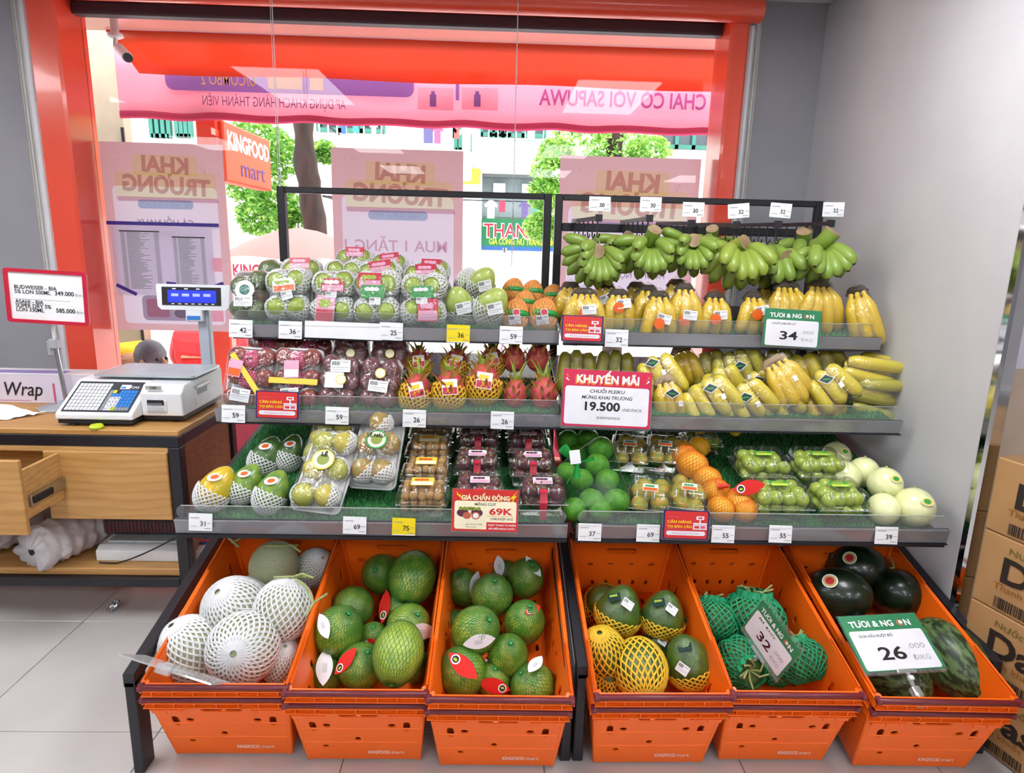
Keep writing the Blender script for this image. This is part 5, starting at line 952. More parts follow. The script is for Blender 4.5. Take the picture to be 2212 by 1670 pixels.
def card(w_, h_, mats, name, parent, T, lines=True, r=.002, bar=True):
    """Printed sticker in the local xy plane facing +z."""
    S = Matrix(((1, 0, 0, 0), (0, 0, 1, 0), (0, -1, 0, 0), (0, 0, 0, 1))); g = G(); D = Matrix(((1, 0, 0, 0), (0, 0, 1, 0), (0, -1, 0, 0), (0, 0, 0, 1)))
    D = Matrix(((1, 0, 0, 0), (0, 0, 1, 0), (0, -1, 0, 0), (0, 0, 0, 1)))
    g.prism(rrect(-w_ / 2, w_ / 2, -h_ / 2, h_ / 2, min(r, h_ * .3, w_ * .3), 3), -.0004, .0004, mats[0])
    def q(x0, x1, y0, y1, m_, z=.0008): g.add([(x0, y0, z), (x1, y0, z), (x1, y1, z), (x0, y1, z)], [(0, 1, 2, 3)], m_)
    if len(mats) > 1: q(-w_ * .46, w_ * .46, -h_ * .45, -h_ * .02, mats[1])
    if len(mats) > 2:
        for k in range(3): x = -w_ * .25 + k * w_ * .2; g.add([(x + .13 * w_ * math.cos(i * .785), h_ * .2 + .16 * h_ * math.sin(i * .785), .001 + k * .0001) for i in range(8)], [tuple(range(8))], mats[2])
    if bar:
        for k in range(9): x = -w_ * .42 + k * w_ * .045; q(x, x + w_ * (.022 if k % 3 else .03), h_ * .05, h_ * .38, INK)
        q(w_ * .05, w_ * .42, h_ * .28, h_ * .34, GREY_INK); q(-w_ * .42, w_ * .42, -h_ * .14, -h_ * .10, GREY_INK); q(-w_ * .42, w_ * .2, -h_ * .30, -h_ * .27, GREY_INK)
    return g.obj(name, parent, T)
def disc(r, mats, name, parent, T, sq=1):
    g = G(); g.prism(circ(0, 0, r, r * sq, 20), -.0004, .0004, mats[0])
    for i, m_ in enumerate(mats[1:]): k = .86 - .3 * i; g.add([(r * k * math.cos(a * .393), r * sq * k * math.sin(a * .393), .0008 + i * .0003) for a in range(16)], [tuple(range(16))], m_)
    return g.obj(name, parent, T)
def face(p, e=0, rz=0, yaw=0): return Matrix.Translation(p) @ Matrix.Rotation(R(yaw), 4, 'Z') @ Matrix.Rotation(R(90 - e), 4, 'X') @ Matrix.Rotation(R(rz), 4, 'Z')
def tomesh_pts(me, T, step=3): return [T @ v.co for i, v in enumerate(me.vertices) if i % step == 0]
def tray_mesh(w_, h_, d=.018):
    g = G(); r = .022; L0 = rrect(-w_ / 2 + .012, w_ / 2 - .012, .012, h_ - .012, r * .8, 4); L1 = rrect(-w_ / 2, w_ / 2, 0, h_, r, 4); L2 = rrect(-w_ / 2 + .006, w_ / 2 - .006, .006, h_ - .006, r, 4); L3 = rrect(-w_ / 2 + .016, w_ / 2 - .016, .016, h_ - .016, r * .7, 4); n = len(L0); vs = []
    for L, z in ((L0, 0), (L1, d), (L2, d + .001), (L3, .004)): vs += [(x, y, z) for x, y in L]
    fs = [tuple(range(n))[::-1]] + [(j * n + i, j * n + (i + 1) % n, (j + 1) * n + (i + 1) % n, (j + 1) * n + i) for j in range(3) for i in range(n)] + [tuple(3 * n + i for i in range(n))]
    g.add(vs, fs, FOAM); return g.mesh('tray')
def pack(cx, by, Y, wpx, hpx, e, fruits, label, cat='fruit pack', group=None, rz=0, yaw=0, stickers=(), tray=True, film=FILM, name='fruit_pack', netc=None, zf=None):
    """Wrapped tray: fruits = (x,y in -1..1/0..1 of the tray, radius as share of width, kind, net?)."""
    p = at(cx, by, Y=Y); s_ = mpp(p); w_, h_ = wpx * s_, hpx * s_ / math.cos(R(max(0, e - 10))) ; t = empty(name, T=face(p, e, rz, yaw)); tag(t, label, cat, group); rnd = random.Random(int(cx * 7 + by)); pts = []
    if tray: me = tray_mesh(w_, h_); inst('tray', me, t); pts += [v.co for v in me.vertices]
    zt = 0; tops = []
    for f in fruits:
        fx, fy, fr, k = f[:4]; r = fr * w_; z = .006 + r * .95; Tm = T_((fx * w_ / 2, fy * h_, z), (rnd.uniform(-.3, .3) + (f[5] if len(f) > 5 else 0), rnd.uniform(-.3, .3), rnd.uniform(0, 6.3)), r)
        me = fmesh(k); o = inst('fruit', me, t, Tm); pts += tomesh_pts(me, Tm, 2); tops.append((fx * w_ / 2, fy * h_, z, r))
        if len(f) > 4 and f[4]:
            m_, v0 = f[4]; inst('netting', netmesh(k, m_, 16, 9, .075, v0, .97, 1.06), o); pts += [q * 1.0 for q in tomesh_pts(me, Tm @ Matrix.Scale(1.06, 4), 2)]
    zt = max(z + r for _, _, z, r in tops)
    if film: hull(pts, film, 'film', t, .0015)
    for st in stickers:
        kind, x, y, a, b = st[:5]; ang = st[6] if len(st) > 6 else 0; Tm = T_((x * w_ / 2, y * h_, zt + .0035 + .0012 * stickers.index(st)), (0, 0, R(ang)))
        if kind == 'card': card(a * w_, b * w_, st[5], 'sticker', t, Tm, bar=len(st[5]) == 1)
        else: disc(a * w_, st[5], 'sticker', t, Tm, b)
    return t, w_, h_, zt
# ---------------------------------------------------------------- bananas
BY_ = M('banana_yellow', '#edcb2c', .35, coat=.5, col2='#e2bb24', ns=3); BYG = M('banana_lime', '#d3cc33', .35, coat=.5, col2='#e3c92d', ns=3); BGR = M('banana_olive', '#a3a62e', .4, coat=.4, col2='#c0b434', ns=3); BGN = M('banana_green', '#76963a', .4, coat=.15, col2='#8ba644', ns=4); BGL = M('banana_pale', '#9aad44', .4, coat=.15, col2='#8ba03a', ns=4); BTIP = M('banana_tip', '#3b2a1c', .7, ns=8); BCUT = M('banana_cut', '#b59a78', .7, col2='#8c7052', ns=14)
def banana_mesh(key, L, r, bend, mat, n=7, blunt=False):
    if key in FM: return FM[key]
    g = G(); N = 14; pts = [Vector((0, 0, 0))]; rad = []
    for i in range(N): u = (i + .5) / N; ph = -bend / 2 + bend * (.15 + .85 * u); pts.append(pts[-1] + Vector((0, math.sin(ph), -math.cos(ph))) * (L / N))
    for i in range(N + 1):
        u = i / N; rad.append(r * (.55 + .45 * min(1, u / .13) ** .6) if blunt and u < .3 else r * (.36 if u < .08 else .36 + .64 * min(1, (u - .08) / .20) ** .7 if u < .28 else 1 - .06 * abs(u - .5) if u < .78 else max(.22, (1 - ((u - .78) / .22) ** 2.0) ** .6 * .97 if u < .999 else .22)))
    g.tube(pts, rad, mat, n, None, True, 1.0, BTIP); g.tube([pts[-1] - (pts[-1] - pts[-2]) * .25, pts[-1] + (pts[-1] - pts[-2]) * .25], [r * .3, r * .2], BTIP, 6)
    FM[key] = g.mesh('banana'); return FM[key]
def hand(t, n, L, r, bend, matkey, mat, fan=7, rows=2, film=FILM, crown=True, crownmat=None, rnd=None):
    """A hand of bananas hanging from a crown at the origin, bulging towards -Y."""
    rnd = rnd or random.Random(1); blunt = matkey[:2] in ('lb', 'ob'); crown = crown and not blunt; me = banana_mesh(matkey, L, r, bend, mat, 7, blunt); pts = []
    for row in range(rows):
        m_ = n if row == 0 else n - 1
        for i in range(m_):
            c = i - (m_ - 1) / 2; Tm = T_((c * r * (1.7 if blunt else .85), row * r * (1.5 if blunt else 1.1) - abs(c) * .1 * r, -.01 - .01 * row + (-.35 * abs(c) * r if blunt else 0)), (R(rnd.uniform(-5, 5) + 12 * row), R(-c * fan + rnd.uniform(-2, 2)), R(c * 7)), (1, 1, rnd.uniform(.93, 1.04)))
            inst('banana', me, t, Tm); pts += tomesh_pts(me, Tm, 2)
    if crown:
        g = G(); w_ = n * r * .42; g.tube([(-w_, r * .5, -.016), (-w_ * .5, r * .4, .004), (w_ * .5, r * .4, .004), (w_, r * .5, -.016)], [r * .5, r * .62, r * .62, r * .5], crownmat or BTIP, 7); g.box(-w_ * .45, w_ * .45, r * .1, r * .8, 0, .018, crownmat or BTIP, b=.004); g.obj('crown', t); pts += [(-w_, 0, .01), (w_, 0, .01), (0, 0, .03), (0, r, .03)]
    if film: hull(pts, film, 'film', t, .0012)
    return pts
# ================================================================ FRUIT ON THE RACK
N2 = lambda: (WNET, .42)
G4 = lambda net=True: [(-.46, .25, .275, 'guava', (WNET, .26) if net else None, .2), (.46, .25, .275, 'guava', (WNET, .26) if net else None, .2), (-.44, .72, .275, 'guava', (WNET, .26) if net else None, -.1), (.46, .74, .275, 'guava', (WNET, .26) if net else None, -.1)]
GT = 'guava trays on the upper left shelf'
pack(547, 699, 2.60, 84, 112, 18, [(-.45, .24, .27, 'avg'), (.45, .2, .27, 'avg'), (-.48, .66, .27, 'avg'), (.40, .78, .27, 'avg'), (.5, .46, .22, 'coco')], 'wrapped tray of dark green avocados with a round white sticker beside the guavas', stickers=(('disc', -.08, .55, .24, 1, (LBLW, PAPER, M('sticker_teal', '#2f7a6c', .5))), ('card', -.12, .33, .46, .25, (LBLW,))), tray=True)
for i, (cx, by, w_, h_, lab, st, rz) in enumerate(((632, 700, 92, 118, 'first', (('card', -.05, .62, .50, .30, (LBLW, LBLO, GUA), 5), ('card', .1, .44, .25, .2, (LBLW,), 15)), 2), (727, 703, 92, 116, 'second', (('card', .05, .66, .52, .3, (LBLR, LBLP, LBLW)), ('card', -.25, .22, .42, .62, (LBLP, LBLR, GUA), -4), ('card', .0, .48, .25, .14, (LBLW,))), 0), (819, 706, 96, 118, 'third', (('card', -.25, .75, .5, .32, (LBLR, LBLP, GUA)), ('card', -.1, .54, .5, .3, (LBLG, LBLG, LBLW)), ('card', 0, .38, .24, .16, (LBLW,))), 0), (916, 708, 94, 114, 'fourth', (('card', .0, .58, .5, .28, (LBLG, LBLG, LBLW), 4), ('card', .28, .25, .45, .5, (LBLR, LBLP, LBLP), 1), ('card', .0, .42, .25, .14, (LBLW,))), 0))):
    pack(cx, by, 2.585, w_, h_, 16, G4(), 'wrapped tray of four green guavas in white foam nets, %s in the front row' % lab, group=GT, rz=rz, stickers=st)
for i, (cx, by, w_, h_, Y, e, lab) in enumerate(((592, 660, 70, 90, 2.75, 20, None), (655, 655, 84, 88, 2.72, 20, 'behind the first front tray'), (748, 655, 84, 84, 2.72, 20, 'behind the second front tray'), (826, 662, 92, 86, 2.72, 20, 'behind the third front tray'), (918, 660, 88, 76, 2.72, 20, 'behind the fourth front tray'), (762, 640, 78, 98, 2.86, 24, 'topmost of the heap at the back'), (842, 646, 80, 88, 2.86, 24, 'behind, upright with a pink card'), (932, 650, 82, 76, 2.86, 24, 'rearmost beside the mangoes'))):
    if lab is None: pack(cx, by, Y, w_, h_, e, [(0, .7, .4, 'avg'), (0, .3, .4, 'avg')], 'dark green avocado tray peeking out behind the first avocado tray', tray=True)
    else: pack(cx, by, Y, w_, h_, e, G4(), 'wrapped guava tray in white nets, %s' % lab, group=GT, rz=random.uniform(-4, 4), stickers=(('card', .1, .82, .5, .28, (LBLR, LBLP, LBLP), random.uniform(-8, 8)),) if i in (1, 3, 4, 5, 6, 7) else ())
def place_fruit(px, py, rpx, Y, kind, label, cat, name, rot, group=None, netp=None, sq=(1, 1, 1), film=None, P=None):
    p = P if P is not None else at(px, py, Y=Y); r = rpx * mpp(p); t = empty(name, T=Matrix.Translation(p) @ Euler(rot).to_matrix().to_4x4()); tag(t, label, cat, group)
    Tm = T_((0, 0, 0), (0, 0, 0), (r * sq[0], r * sq[1], r * sq[2])); o = inst('skin', fmesh(kind), t, Tm)
    if netp: m_, nu, nv, th, v0, v1, sc = netp; inst('netting', netmesh(kind, m_, nu, nv, th, v0, v1, sc), t, Tm)
    return t, r
def view_face(p, r, dx=0, dz=0, roll=0, lift=1.04):
    """Sticker frame on a round fruit's surface, facing the shopper's side."""
    d = (Vector((0, -.3, H + .2)) - p).normalized(); up = Vector((0, 0, 1)); x = up.cross(d).normalized() * -1; x = -x; y = d.cross(x); n = (d + x * dx + y * dz).normalized(); x2 = (x - n * x.dot(n)).normalized(); y2 = n.cross(x2)
    m = Matrix((x2, y2, n)).transposed().to_4x4(); return Matrix.Translation(p + n * r * lift) @ m @ Matrix.Rotation(R(roll), 4, 'Z')
def stick(t, maker, *a, T=None, **k): o = maker(*a, 'sticker', None, Matrix.Identity(4), **k); o.parent = t; o.matrix_local = t.matrix_world.inverted() @ T if False else t.matrix_basis.inverted() @ T; return o
for px, py, rp, Y, rot, lab, st in ((1005, 612, 24, 2.80, (.2, .3, 1), 'half hidden at the back left', 0), (1040, 614, 29, 2.72, (R(25), R(12), .3), 'upper one leaning behind the two front ones', 1), (993, 662, 33, 2.60, (R(25), R(-22), 0), 'front left one', 1), (1060, 663, 34, 2.56, (R(25), R(20), .2), 'front right one', 1)):
    t, r = place_fruit(px, py, rp, Y, 'mango', 'pale green mango in white foam, %s' % lab, 'mango', 'green_mango', rot, 'green mangoes', (WNET, 20, 12, .05, .45 if st else .1, .97, 1.05))
    if st: stick(t, card, r * 1.0, r * .75, (LBLW,), T=view_face(t.location if False else t.matrix_basis.translation, r * 1.05, .25, -.15, 12))
for px, py, rp, Y, lab in ((1108, 628, 21, 2.80, 'rear left'), (1150, 632, 21, 2.80, 'rear middle'), (1192, 640, 20, 2.80, 'rear right'), (1132, 655, 21, 2.70, 'second row middle'), (1112, 680, 27, 2.57, 'front left'), (1172, 680, 28, 2.57, 'front right')):
    t, r = place_fruit(px, py, rp, Y, 'peach', 'pale yellow mango in an orange foam net, %s of the six' % lab, 'mango', 'yellow_mango', (R(-20), 0, R(random.uniform(-20, 20))), 'orange netted mangoes', (ONET, 18, 12, .07, .05, .97, 1.06), (1, 1, .85))
    G().lathe([(r * 1.08, -.22 * r), (r * 1.1, 0), (r * 1.07, .22 * r)], LBLG, 20, T_((.08 * r, 0, 0), (0, 0, 0), (1, .86, 1))).obj('paper_band', t)
    if 'front' in lab: stick(t, card, r * .95, r * .8, (LBLW,), T=view_face(t.matrix_basis.translation, r * 1.02, 0, -.45, 8)); stick(t, disc, r * .3, (LBLW, LBLR), T=view_face(t.matrix_basis.translation, r * 1.06, .1, .12))
# ---- middle left: apples, passion fruit, dragon fruit
AP = 'apple trays on the middle left shelf'; PT = 'passion fruit trays'
A6 = lambda n: [(-.58, .17, .195, 'apple'), (.02, .14, .195, 'apple'), (.6, .18, .195, 'apple'), (-.54, .83, .195, 'apple'), (.58, .84, .195, 'apple'), (.62, .5, .195, 'apple'), (.02, .78, .18, 'apple', (RNET, .1)), (-.02, .46, .18, 'apple', (RNET, .1)), (-.56, .5, .16, 'apple')]
pack(541, 884, 2.39, 106, 132, 18, A6(0), 'tray of red apples, two in pink foam nets, crossed by a slanting yellow ribbon', group=AP, rz=-3, stickers=(('card', -.05, .55, .95, .11, (LBLY, LBLY), -52), ('card', -.15, .2, .38, .26, (LBLW,), -6), ('card', -.45, .62, .26, .34, (LBLP, LBLO), -8)))
pack(642, 884, 2.39, 104, 130, 18, A6(1), 'tray of red apples with a level yellow ribbon and pink foam net', group=AP, rz=-2, stickers=(('card', .0, .43, .98, .12, (LBLY, LBLY), 0), ('card', -.1, .22, .36, .24, (LBLW,), 6), ('card', -.1, .62, .30, .36, (LBLP, LBLW), 4)))
for cx, by, w_, h_, lab in ((585, 800, 96, 66, 'left'), (672, 815, 100, 74, 'middle')): pack(cx, by, 2.58, w_, h_, 22, A6(2), 'dark red apple tray half hidden, %s one at the back of the shelf' % lab, group=AP)
P6 = [(-.42, .2, .235, 'pass'), (.42, .2, .24, 'pass'), (-.52, .53, .22, 'pass'), (.54, .52, .23, 'pass'), (-.42, .84, .235, 'pass'), (.44, .82, .235, 'pass'), (0, .5, .17, 'pass')]
pack(731, 884, 2.385, 92, 108, 22, P6, 'passion fruit tray with a white barcode card above a blank label, front left', group=PT, rz=-4, stickers=(('card', .1, .78, .45, .28, (LBLW,), 4), ('card', -.1, .5, .42, .36, (LBLW, LBLW), 3), ('disc', .2, .52, .12, 1, (LBLY, CREAM_P))))
pack(818, 886, 2.385, 92, 104, 22, P6, 'passion fruit tray with a yellow round sticker and barcode, front right', group=PT, rz=-3, stickers=(('card', .05, .42, .44, .26, (LBLW,), -4), ('disc', .1, .68, .12, 1, (LBLY, CREAM_P))))
pack(760, 806, 2.55, 78, 76, 22, P6, 'passion fruit tray at the back left, in shade below the upper shelf', group=PT, stickers=(('disc', .1, .45, .12, 1, (LBLY, CREAM_P)),)); pack(843, 808, 2.55, 80, 78, 22, P6, 'passion fruit tray at the back right, next to the dragon fruits', group=PT, stickers=(('disc', .1, .45, .12, 1, (LBLY, CREAM_P)),))
def dragon(px, py, rp, Y, label, netted, long_=1.0, rz=0, seed=0):
    p = at(px, py, Y=Y); r = rp * mpp(p); t = empty('dragon_fruit', T=T_(p, (R(-14), R(rz), 0))); tag(t, label, 'dragon fruit', 'dragon fruits'); rnd = random.Random(seed + int(px))
    inst('skin', fm('dragon', DRA, lambda x, y, z, t_, a: (x * (1 - .1 * z), y * (1 - .1 * z), z * 1.25), 18, 12), t, T_((0, 0, 0), (0, 0, 0), r)); g = G()
    def leaf(base, out, up, ln, w_, curl, mat):
        out = out.normalized(); side = out.cross(up).normalized(); vs = []; K = 6
        for k in range(K + 1):
            u = k / K; c = base + out * (ln * curl * u * u * .9 + .1 * ln * u) + up * (ln * (u - .25 * curl * u * u * u)); w2 = w_ * (1 - u) ** .8 * (.8 + .5 * u); vs += [c - side * w2, c + out * w2 * .25, c + side * w2]
        g.add(vs, [f for k in range(K) for f in ((3 * k, 3 * k + 1, 3 * k + 4, 3 * k + 3), (3 * k + 1, 3 * k + 2, 3 * k + 5, 3 * k + 4))], mat, None, True)
    for ring in range(5):
        n = 7 if ring < 4 else 6
        for i in range(n):
            a = 2 * math.pi * (i + .5 * (ring % 2)) / n + rnd.uniform(-.15, .15); z = -.95 + ring * .45; rr = math.sqrt(max(.05, 1 - (z / 1.25) ** 2)) * (1 - .1 * z) * .98
            leaf(Vector((rr * math.cos(a), rr * math.sin(a), z)) * r, Vector((math.cos(a), math.sin(a), .1)), Vector((math.cos(a) * .15, math.sin(a) * .15, 1)).normalized(), r * rnd.uniform(.6, .95), r * .2, .85, DRS)
    g.obj('scales', t); g = G()
    for i in range(6): a = 2 * math.pi * i / 6 + rnd.uniform(-.3, .3); leaf(Vector((.3 * math.cos(a), .3 * math.sin(a), 1.05)) * r, Vector((math.cos(a), math.sin(a), .1)), Vector((.12 * math.cos(a), .12 * math.sin(a), 1)).normalized(), r * rnd.uniform(.9, 1.6) * long_, r * .15, .45, DRG)
    g.tube([(0, 0, r), (0, 0, 1.5 * r)], r * .22, DRG, 8); g.obj('crown_leaves', t)
    if netted:
        inst('netting', NM.setdefault('drg', net(lambda u, v: on_ball(lambda x, y, z, t_, a: (x * (1 - .1 * z), y * (1 - .1 * z), z * 1.25), 1.12 + .06 * max(0, .62 - v))(u, v), 20, 9, .055, YNET, .46, .97).mesh('netting')), t, T_((0, 0, 0), (R(-12), R(12), 0), r))
        stick(t, card, r * .95, r * 1.0, (LBLW, LBLR, LBLY), T=view_face(p, r * 1.1, .0, .1, rnd.uniform(-15, 20)), bar=False)
for px, py, rp, Y, lab, n_, l, rz in ((900, 848, 33, 2.39, 'dragon fruit in a yellow foam net, front left one with tilted card', 1, 1, 6), (972, 842, 34, 2.39, 'dragon fruit deep in a yellow foam net, front middle one', 1, .8, -3), (1046, 828, 35, 2.41, 'dragon fruit in a yellow foam net, front right one under long green leaves', 1, 1, -5), (905, 785, 26, 2.58, 'dragon fruit in a yellow net at the back left', 1, .8, 0), (985, 785, 27, 2.58, 'dragon fruit in a yellow net at the back middle', 1, .8, 5), (1064, 780, 26, 2.58, 'dragon fruit in a yellow net at the back right', 1, .7, -5), (1113, 850, 25, 2.39, 'bare slim dragon fruit with upright green leaves in front', 0, 1.6, 3), (1175, 850, 29, 2.39, 'bare round dragon fruit with curling leaves at the centre post', 0, 1.6, -2), (1110, 775, 24, 2.56, 'bare dragon fruit behind the slim one', 0, 1.2, 0), (1162, 772, 25, 2.56, 'bare dragon fruit behind the round one', 0, 1.2, 8)): dragon(px, py, rp, Y, lab, n_, l, rz)
# ---- lowest left: papayas, pears, longan and mangosteen boxes
for px, py, rp, Y, k, rot, lab in ((467, 1055, 37, 2.06, 'papy', (R(-20), R(30), 0), 'yellow ripe papaya in a white foam net at the left end'), (530, 1045, 33, 2.10, 'papg', (R(-20), R(30), 0), 'green papaya in a white foam net beside the yellow one'), (588, 1062, 35, 2.07, 'papg', (R(-20), R(28), .2), 'green papaya in a white foam net beside the pear trays'), (575, 985, 32, 2.32, 'papd', (R(-20), R(28), 0), 'dark green papaya at the back left'), (628, 978, 29, 2.34, 'papd', (R(-20), R(20), .2), 'dark green papaya at the back behind the pears')):
    p = at(px, py, Y=Y); r = rp * mpp(p); p.z = max(p.z, surf('bot', p.y) + .75 * r); t, r = place_fruit(px, py, rp, Y, k, lab, 'papaya', 'papaya', rot, 'papayas', (WNET, 20, 13, .05, .52, .97, 1.05), (1, 1, .95), P=p); stick(t, disc, r * .42, (LBLW, PAPER, LBLO), T=view_face(p, r * 1.0, .0, .75, 10), sq=.7)
PR6 = [(-.48, .15, .23, 'pearg', (WNET, .5), -.9), (.42, .17, .24, 'peary', (WNET, .5), -.9), (-.45, .48, .22, 'peary', None, -.9), (.48, .5, .22, 'pearg', (WNET, .5), -.9), (-.42, .82, .22, 'pearg', None, -.9), (.42, .84, .23, 'peary', (WNET, .5), -.9)]
PS = 'pear trays on the lowest left shelf'; CR = (LBLY, CREAM_P, M('pear_print', '#8a9a3a', .5))
t, w_, h_, zt = pack(680, 1112, 2.03, 112, 158, 48, PR6, 'tray of six yellow green pears with a round yellow sticker, in front', group=PS, rz=-6, yaw=-2, stickers=(('disc', .0, .52, .22, 1, CR),)); g = G(); g.text('LÊ', 0, .012, .022, INK, -.001, bold=.03, T=Matrix(((1, 0, 0, 0), (0, 0, 1, h_ * .52), (0, -1, 0, zt + .006), (0, 0, 0, 1)))); g.obj('lettering', t)
pack(703, 1010, 2.24, 100, 90, 48, PR6, 'tray of yellow green pears half hidden behind the front one', group=PS, rz=-6)
t, w_, h_, zt = pack(803, 1062, 2.12, 104, 150, 46, [(-.4, .2, .25, 'pearb', (WNET, .5), -.9), (.4, .2, .25, 'pearb', (WNET, .5), -.9), (-.42, .54, .25, 'pearb', None, -.9), (.46, .56, .26, 'pearb', (WNET, .5), -.9), (-.05, .84, .25, 'pearb', (WNET, .5), -.9)], 'tray of five brown pears with a round green sticker', group=PS, rz=-3, stickers=(('disc', .05, .52, .22, 1, (LBLG, CREAM_P, M('pear_print', '#8a9a3a', .5))),)); g = G(); g.text('LÊ NÂU', 0, .008, .018, INK, -.001, bold=.03, T=Matrix(((1, 0, 0, 0), (0, 0, 1, h_ * .52), (0, -1, 0, zt + .006), (0, 0, 0, 1)))); g.obj('lettering', t)
def clambox(cx, by, Y, wpx, dep, hgt, fill, label, group, lid=None, strip=False, yaw=0, cat='fruit box', tilt=9.7):
    p = at(cx, by, Y=Y); s_ = mpp(p); w_ = wpx * s_ * .94; t = empty('fruit_box', T=Matrix.Translation(p) @ Matrix.Rotation(R(yaw), 4, 'Z') @ Matrix.Rotation(R(tilt), 4, 'X')); tag(t, label, cat, group); g = G(); n = 0; vs = []; L = []
    for k, z in ((.86, 0), (.97, .48), (1.05, .485), (1.05, .505), (.96, .51), (.93, .70), (.84, .96), (.78, 1.0)):
        o = rrect(-w_ / 2 * k, w_ / 2 * k, dep / 2 - dep / 2 * k, dep / 2 + dep / 2 * k, .018 * k, 3); n = len(o); vs += [(x, y, z * hgt) for x, y in o]
    g.add(vs, [tuple(range(n))[::-1]] + [(j * n + i, j * n + (i + 1) % n, (j + 1) * n + (i + 1) % n, (j + 1) * n + i) for j in range(7) for i in range(n)] + [tuple(7 * n + i for i in range(n))], PET, None, True); g.obj('shell', t); g = G()
    RIBM = clear('box_rib', .18, .06, (.9, .9, .9), milk=.12)
    for i in range(4): x = (-.3 + .2 * i) * w_; g.tube([(x, dep * .07, hgt * .86), (x, dep * .09, hgt * .97), (x, dep * .14, hgt * 1.0)], .004, RIBM, 6); g.tube([(x, dep * .93, hgt * .8), (x, dep * .90, hgt * .97)], .004, RIBM, 6)
    for a, b in ((-1, 1),): g.tube([(-w_ * .5, -dep * .015, hgt * .495), (w_ * .5, -dep * .015, hgt * .495)], .0018, RIBM, 6)
    g.obj('rib', t); rnd = random.Random(int(cx + by)); k, r, nx, ny, nz = fill
    for z in range(nz):
        for y in range(ny):
            for x in range(nx):
                q = Vector(((x + .5) / nx * 2 - 1, (y + .5) / ny, (z + .5) / nz)); f = .80 if z == 0 else .76
                Tm = T_((q.x * w_ / 2 * f + rnd.uniform(-.35, .35) * r, dep / 2 + (q.y - .5) * dep * f + rnd.uniform(-.35, .35) * r, r + .004 + rnd.uniform(0, .3) * r + z * r * 1.55), rnd_rot(rnd, .7 if k != 'mgs' else .9), r); o = inst('fruit', fmesh(k), t, Tm)
                if k == 'mgs': inst('calyx', NM.setdefault('calyx', calyx()), o)
    if lid: lid(t, w_, dep, hgt)
    if strip: G().box(-.012, .012, -.008, dep * .12, hgt * .98, hgt * .99, TAPER).box(-.012, .012, -.012, -.009, 0, hgt * .62, TAPER).add([(-.012, -.012, hgt * .62), (.012, -.012, hgt * .62), (.012, dep * .1, hgt * 1.0), (-.012, dep * .1, hgt * 1.0)], [(0, 1, 2, 3)], TAPER).obj('seal_strip', t)
    return t
TAPER = M('red_seal', '#d8304a', .35, trans=.2)
def calyx():
    g = G()
    for i in range(4):
        a = i * math.pi / 2; g.prism(circ(.42, 0, .42, .36, 8), 0, .07, CALY, T_((0, 0, .80), (0, .28, a)))
    g.tube([(0, 0, .85), (.03, 0, 1.15)], .12, CALY, 6); return g.mesh('calyx')
def lid_card(mats, wd, hd, yo=.5):
    def f(t, w_, dep, hgt): card(wd, hd, mats, 'sticker', t, T_((0, dep * yo, hgt + .002)), bar=False)
    return f
LG = 'longan boxes'; MG = 'mangosteen boxes'; LM = lid_card((LBLY, CREAM_P, LBLO), .075, .05); LM2 = lid_card((LBLW, LBLP, MGP), .065, .042)
for cx, by, Y, wpx, lab in ((910, 1120, 2.005, 118, 'front one'), (918, 1062, 2.15, 112, 'second one'), (925, 1010, 2.29, 106, 'third one, in shade'), (930, 968, 2.43, 100, 'rearmost')):
    p = at(cx, by, Y=Y); q = Vector((p.x, Y, surf('bot', Y) + .006)); 
    clambox(cx, by, Y, wpx, .13, .10 if lab == 'front one' else .085, ('long', .0155, 5, 4, 3), 'clear box of tan longans with a yellow label, %s of the row' % lab, LG, LM)
for cx, by, Y, wpx, lab in ((1035, 1115, 2.02, 116, 'left column, front one behind the price card'), (1030, 1052, 2.18, 106, 'left column, second from the front'), (1032, 1000, 2.33, 102, 'left column, third from the front'), (1034, 962, 2.46, 98, 'left column, rearmost'), (1172, 1118, 2.0, 116, 'right column, front one overhanging the shelf edge'), (1150, 1055, 2.17, 104, 'right column, second from the front'), (1140, 1003, 2.32, 102, 'right column, third from the front'), (1138, 962, 2.46, 98, 'right column, rearmost')):
    clambox(cx, by, Y, wpx, .13, .10, ('mgs', .027, 3, 2, 2), 'clear box of dark mangosteens with red seal, %s' % lab, MG, LM2, True)
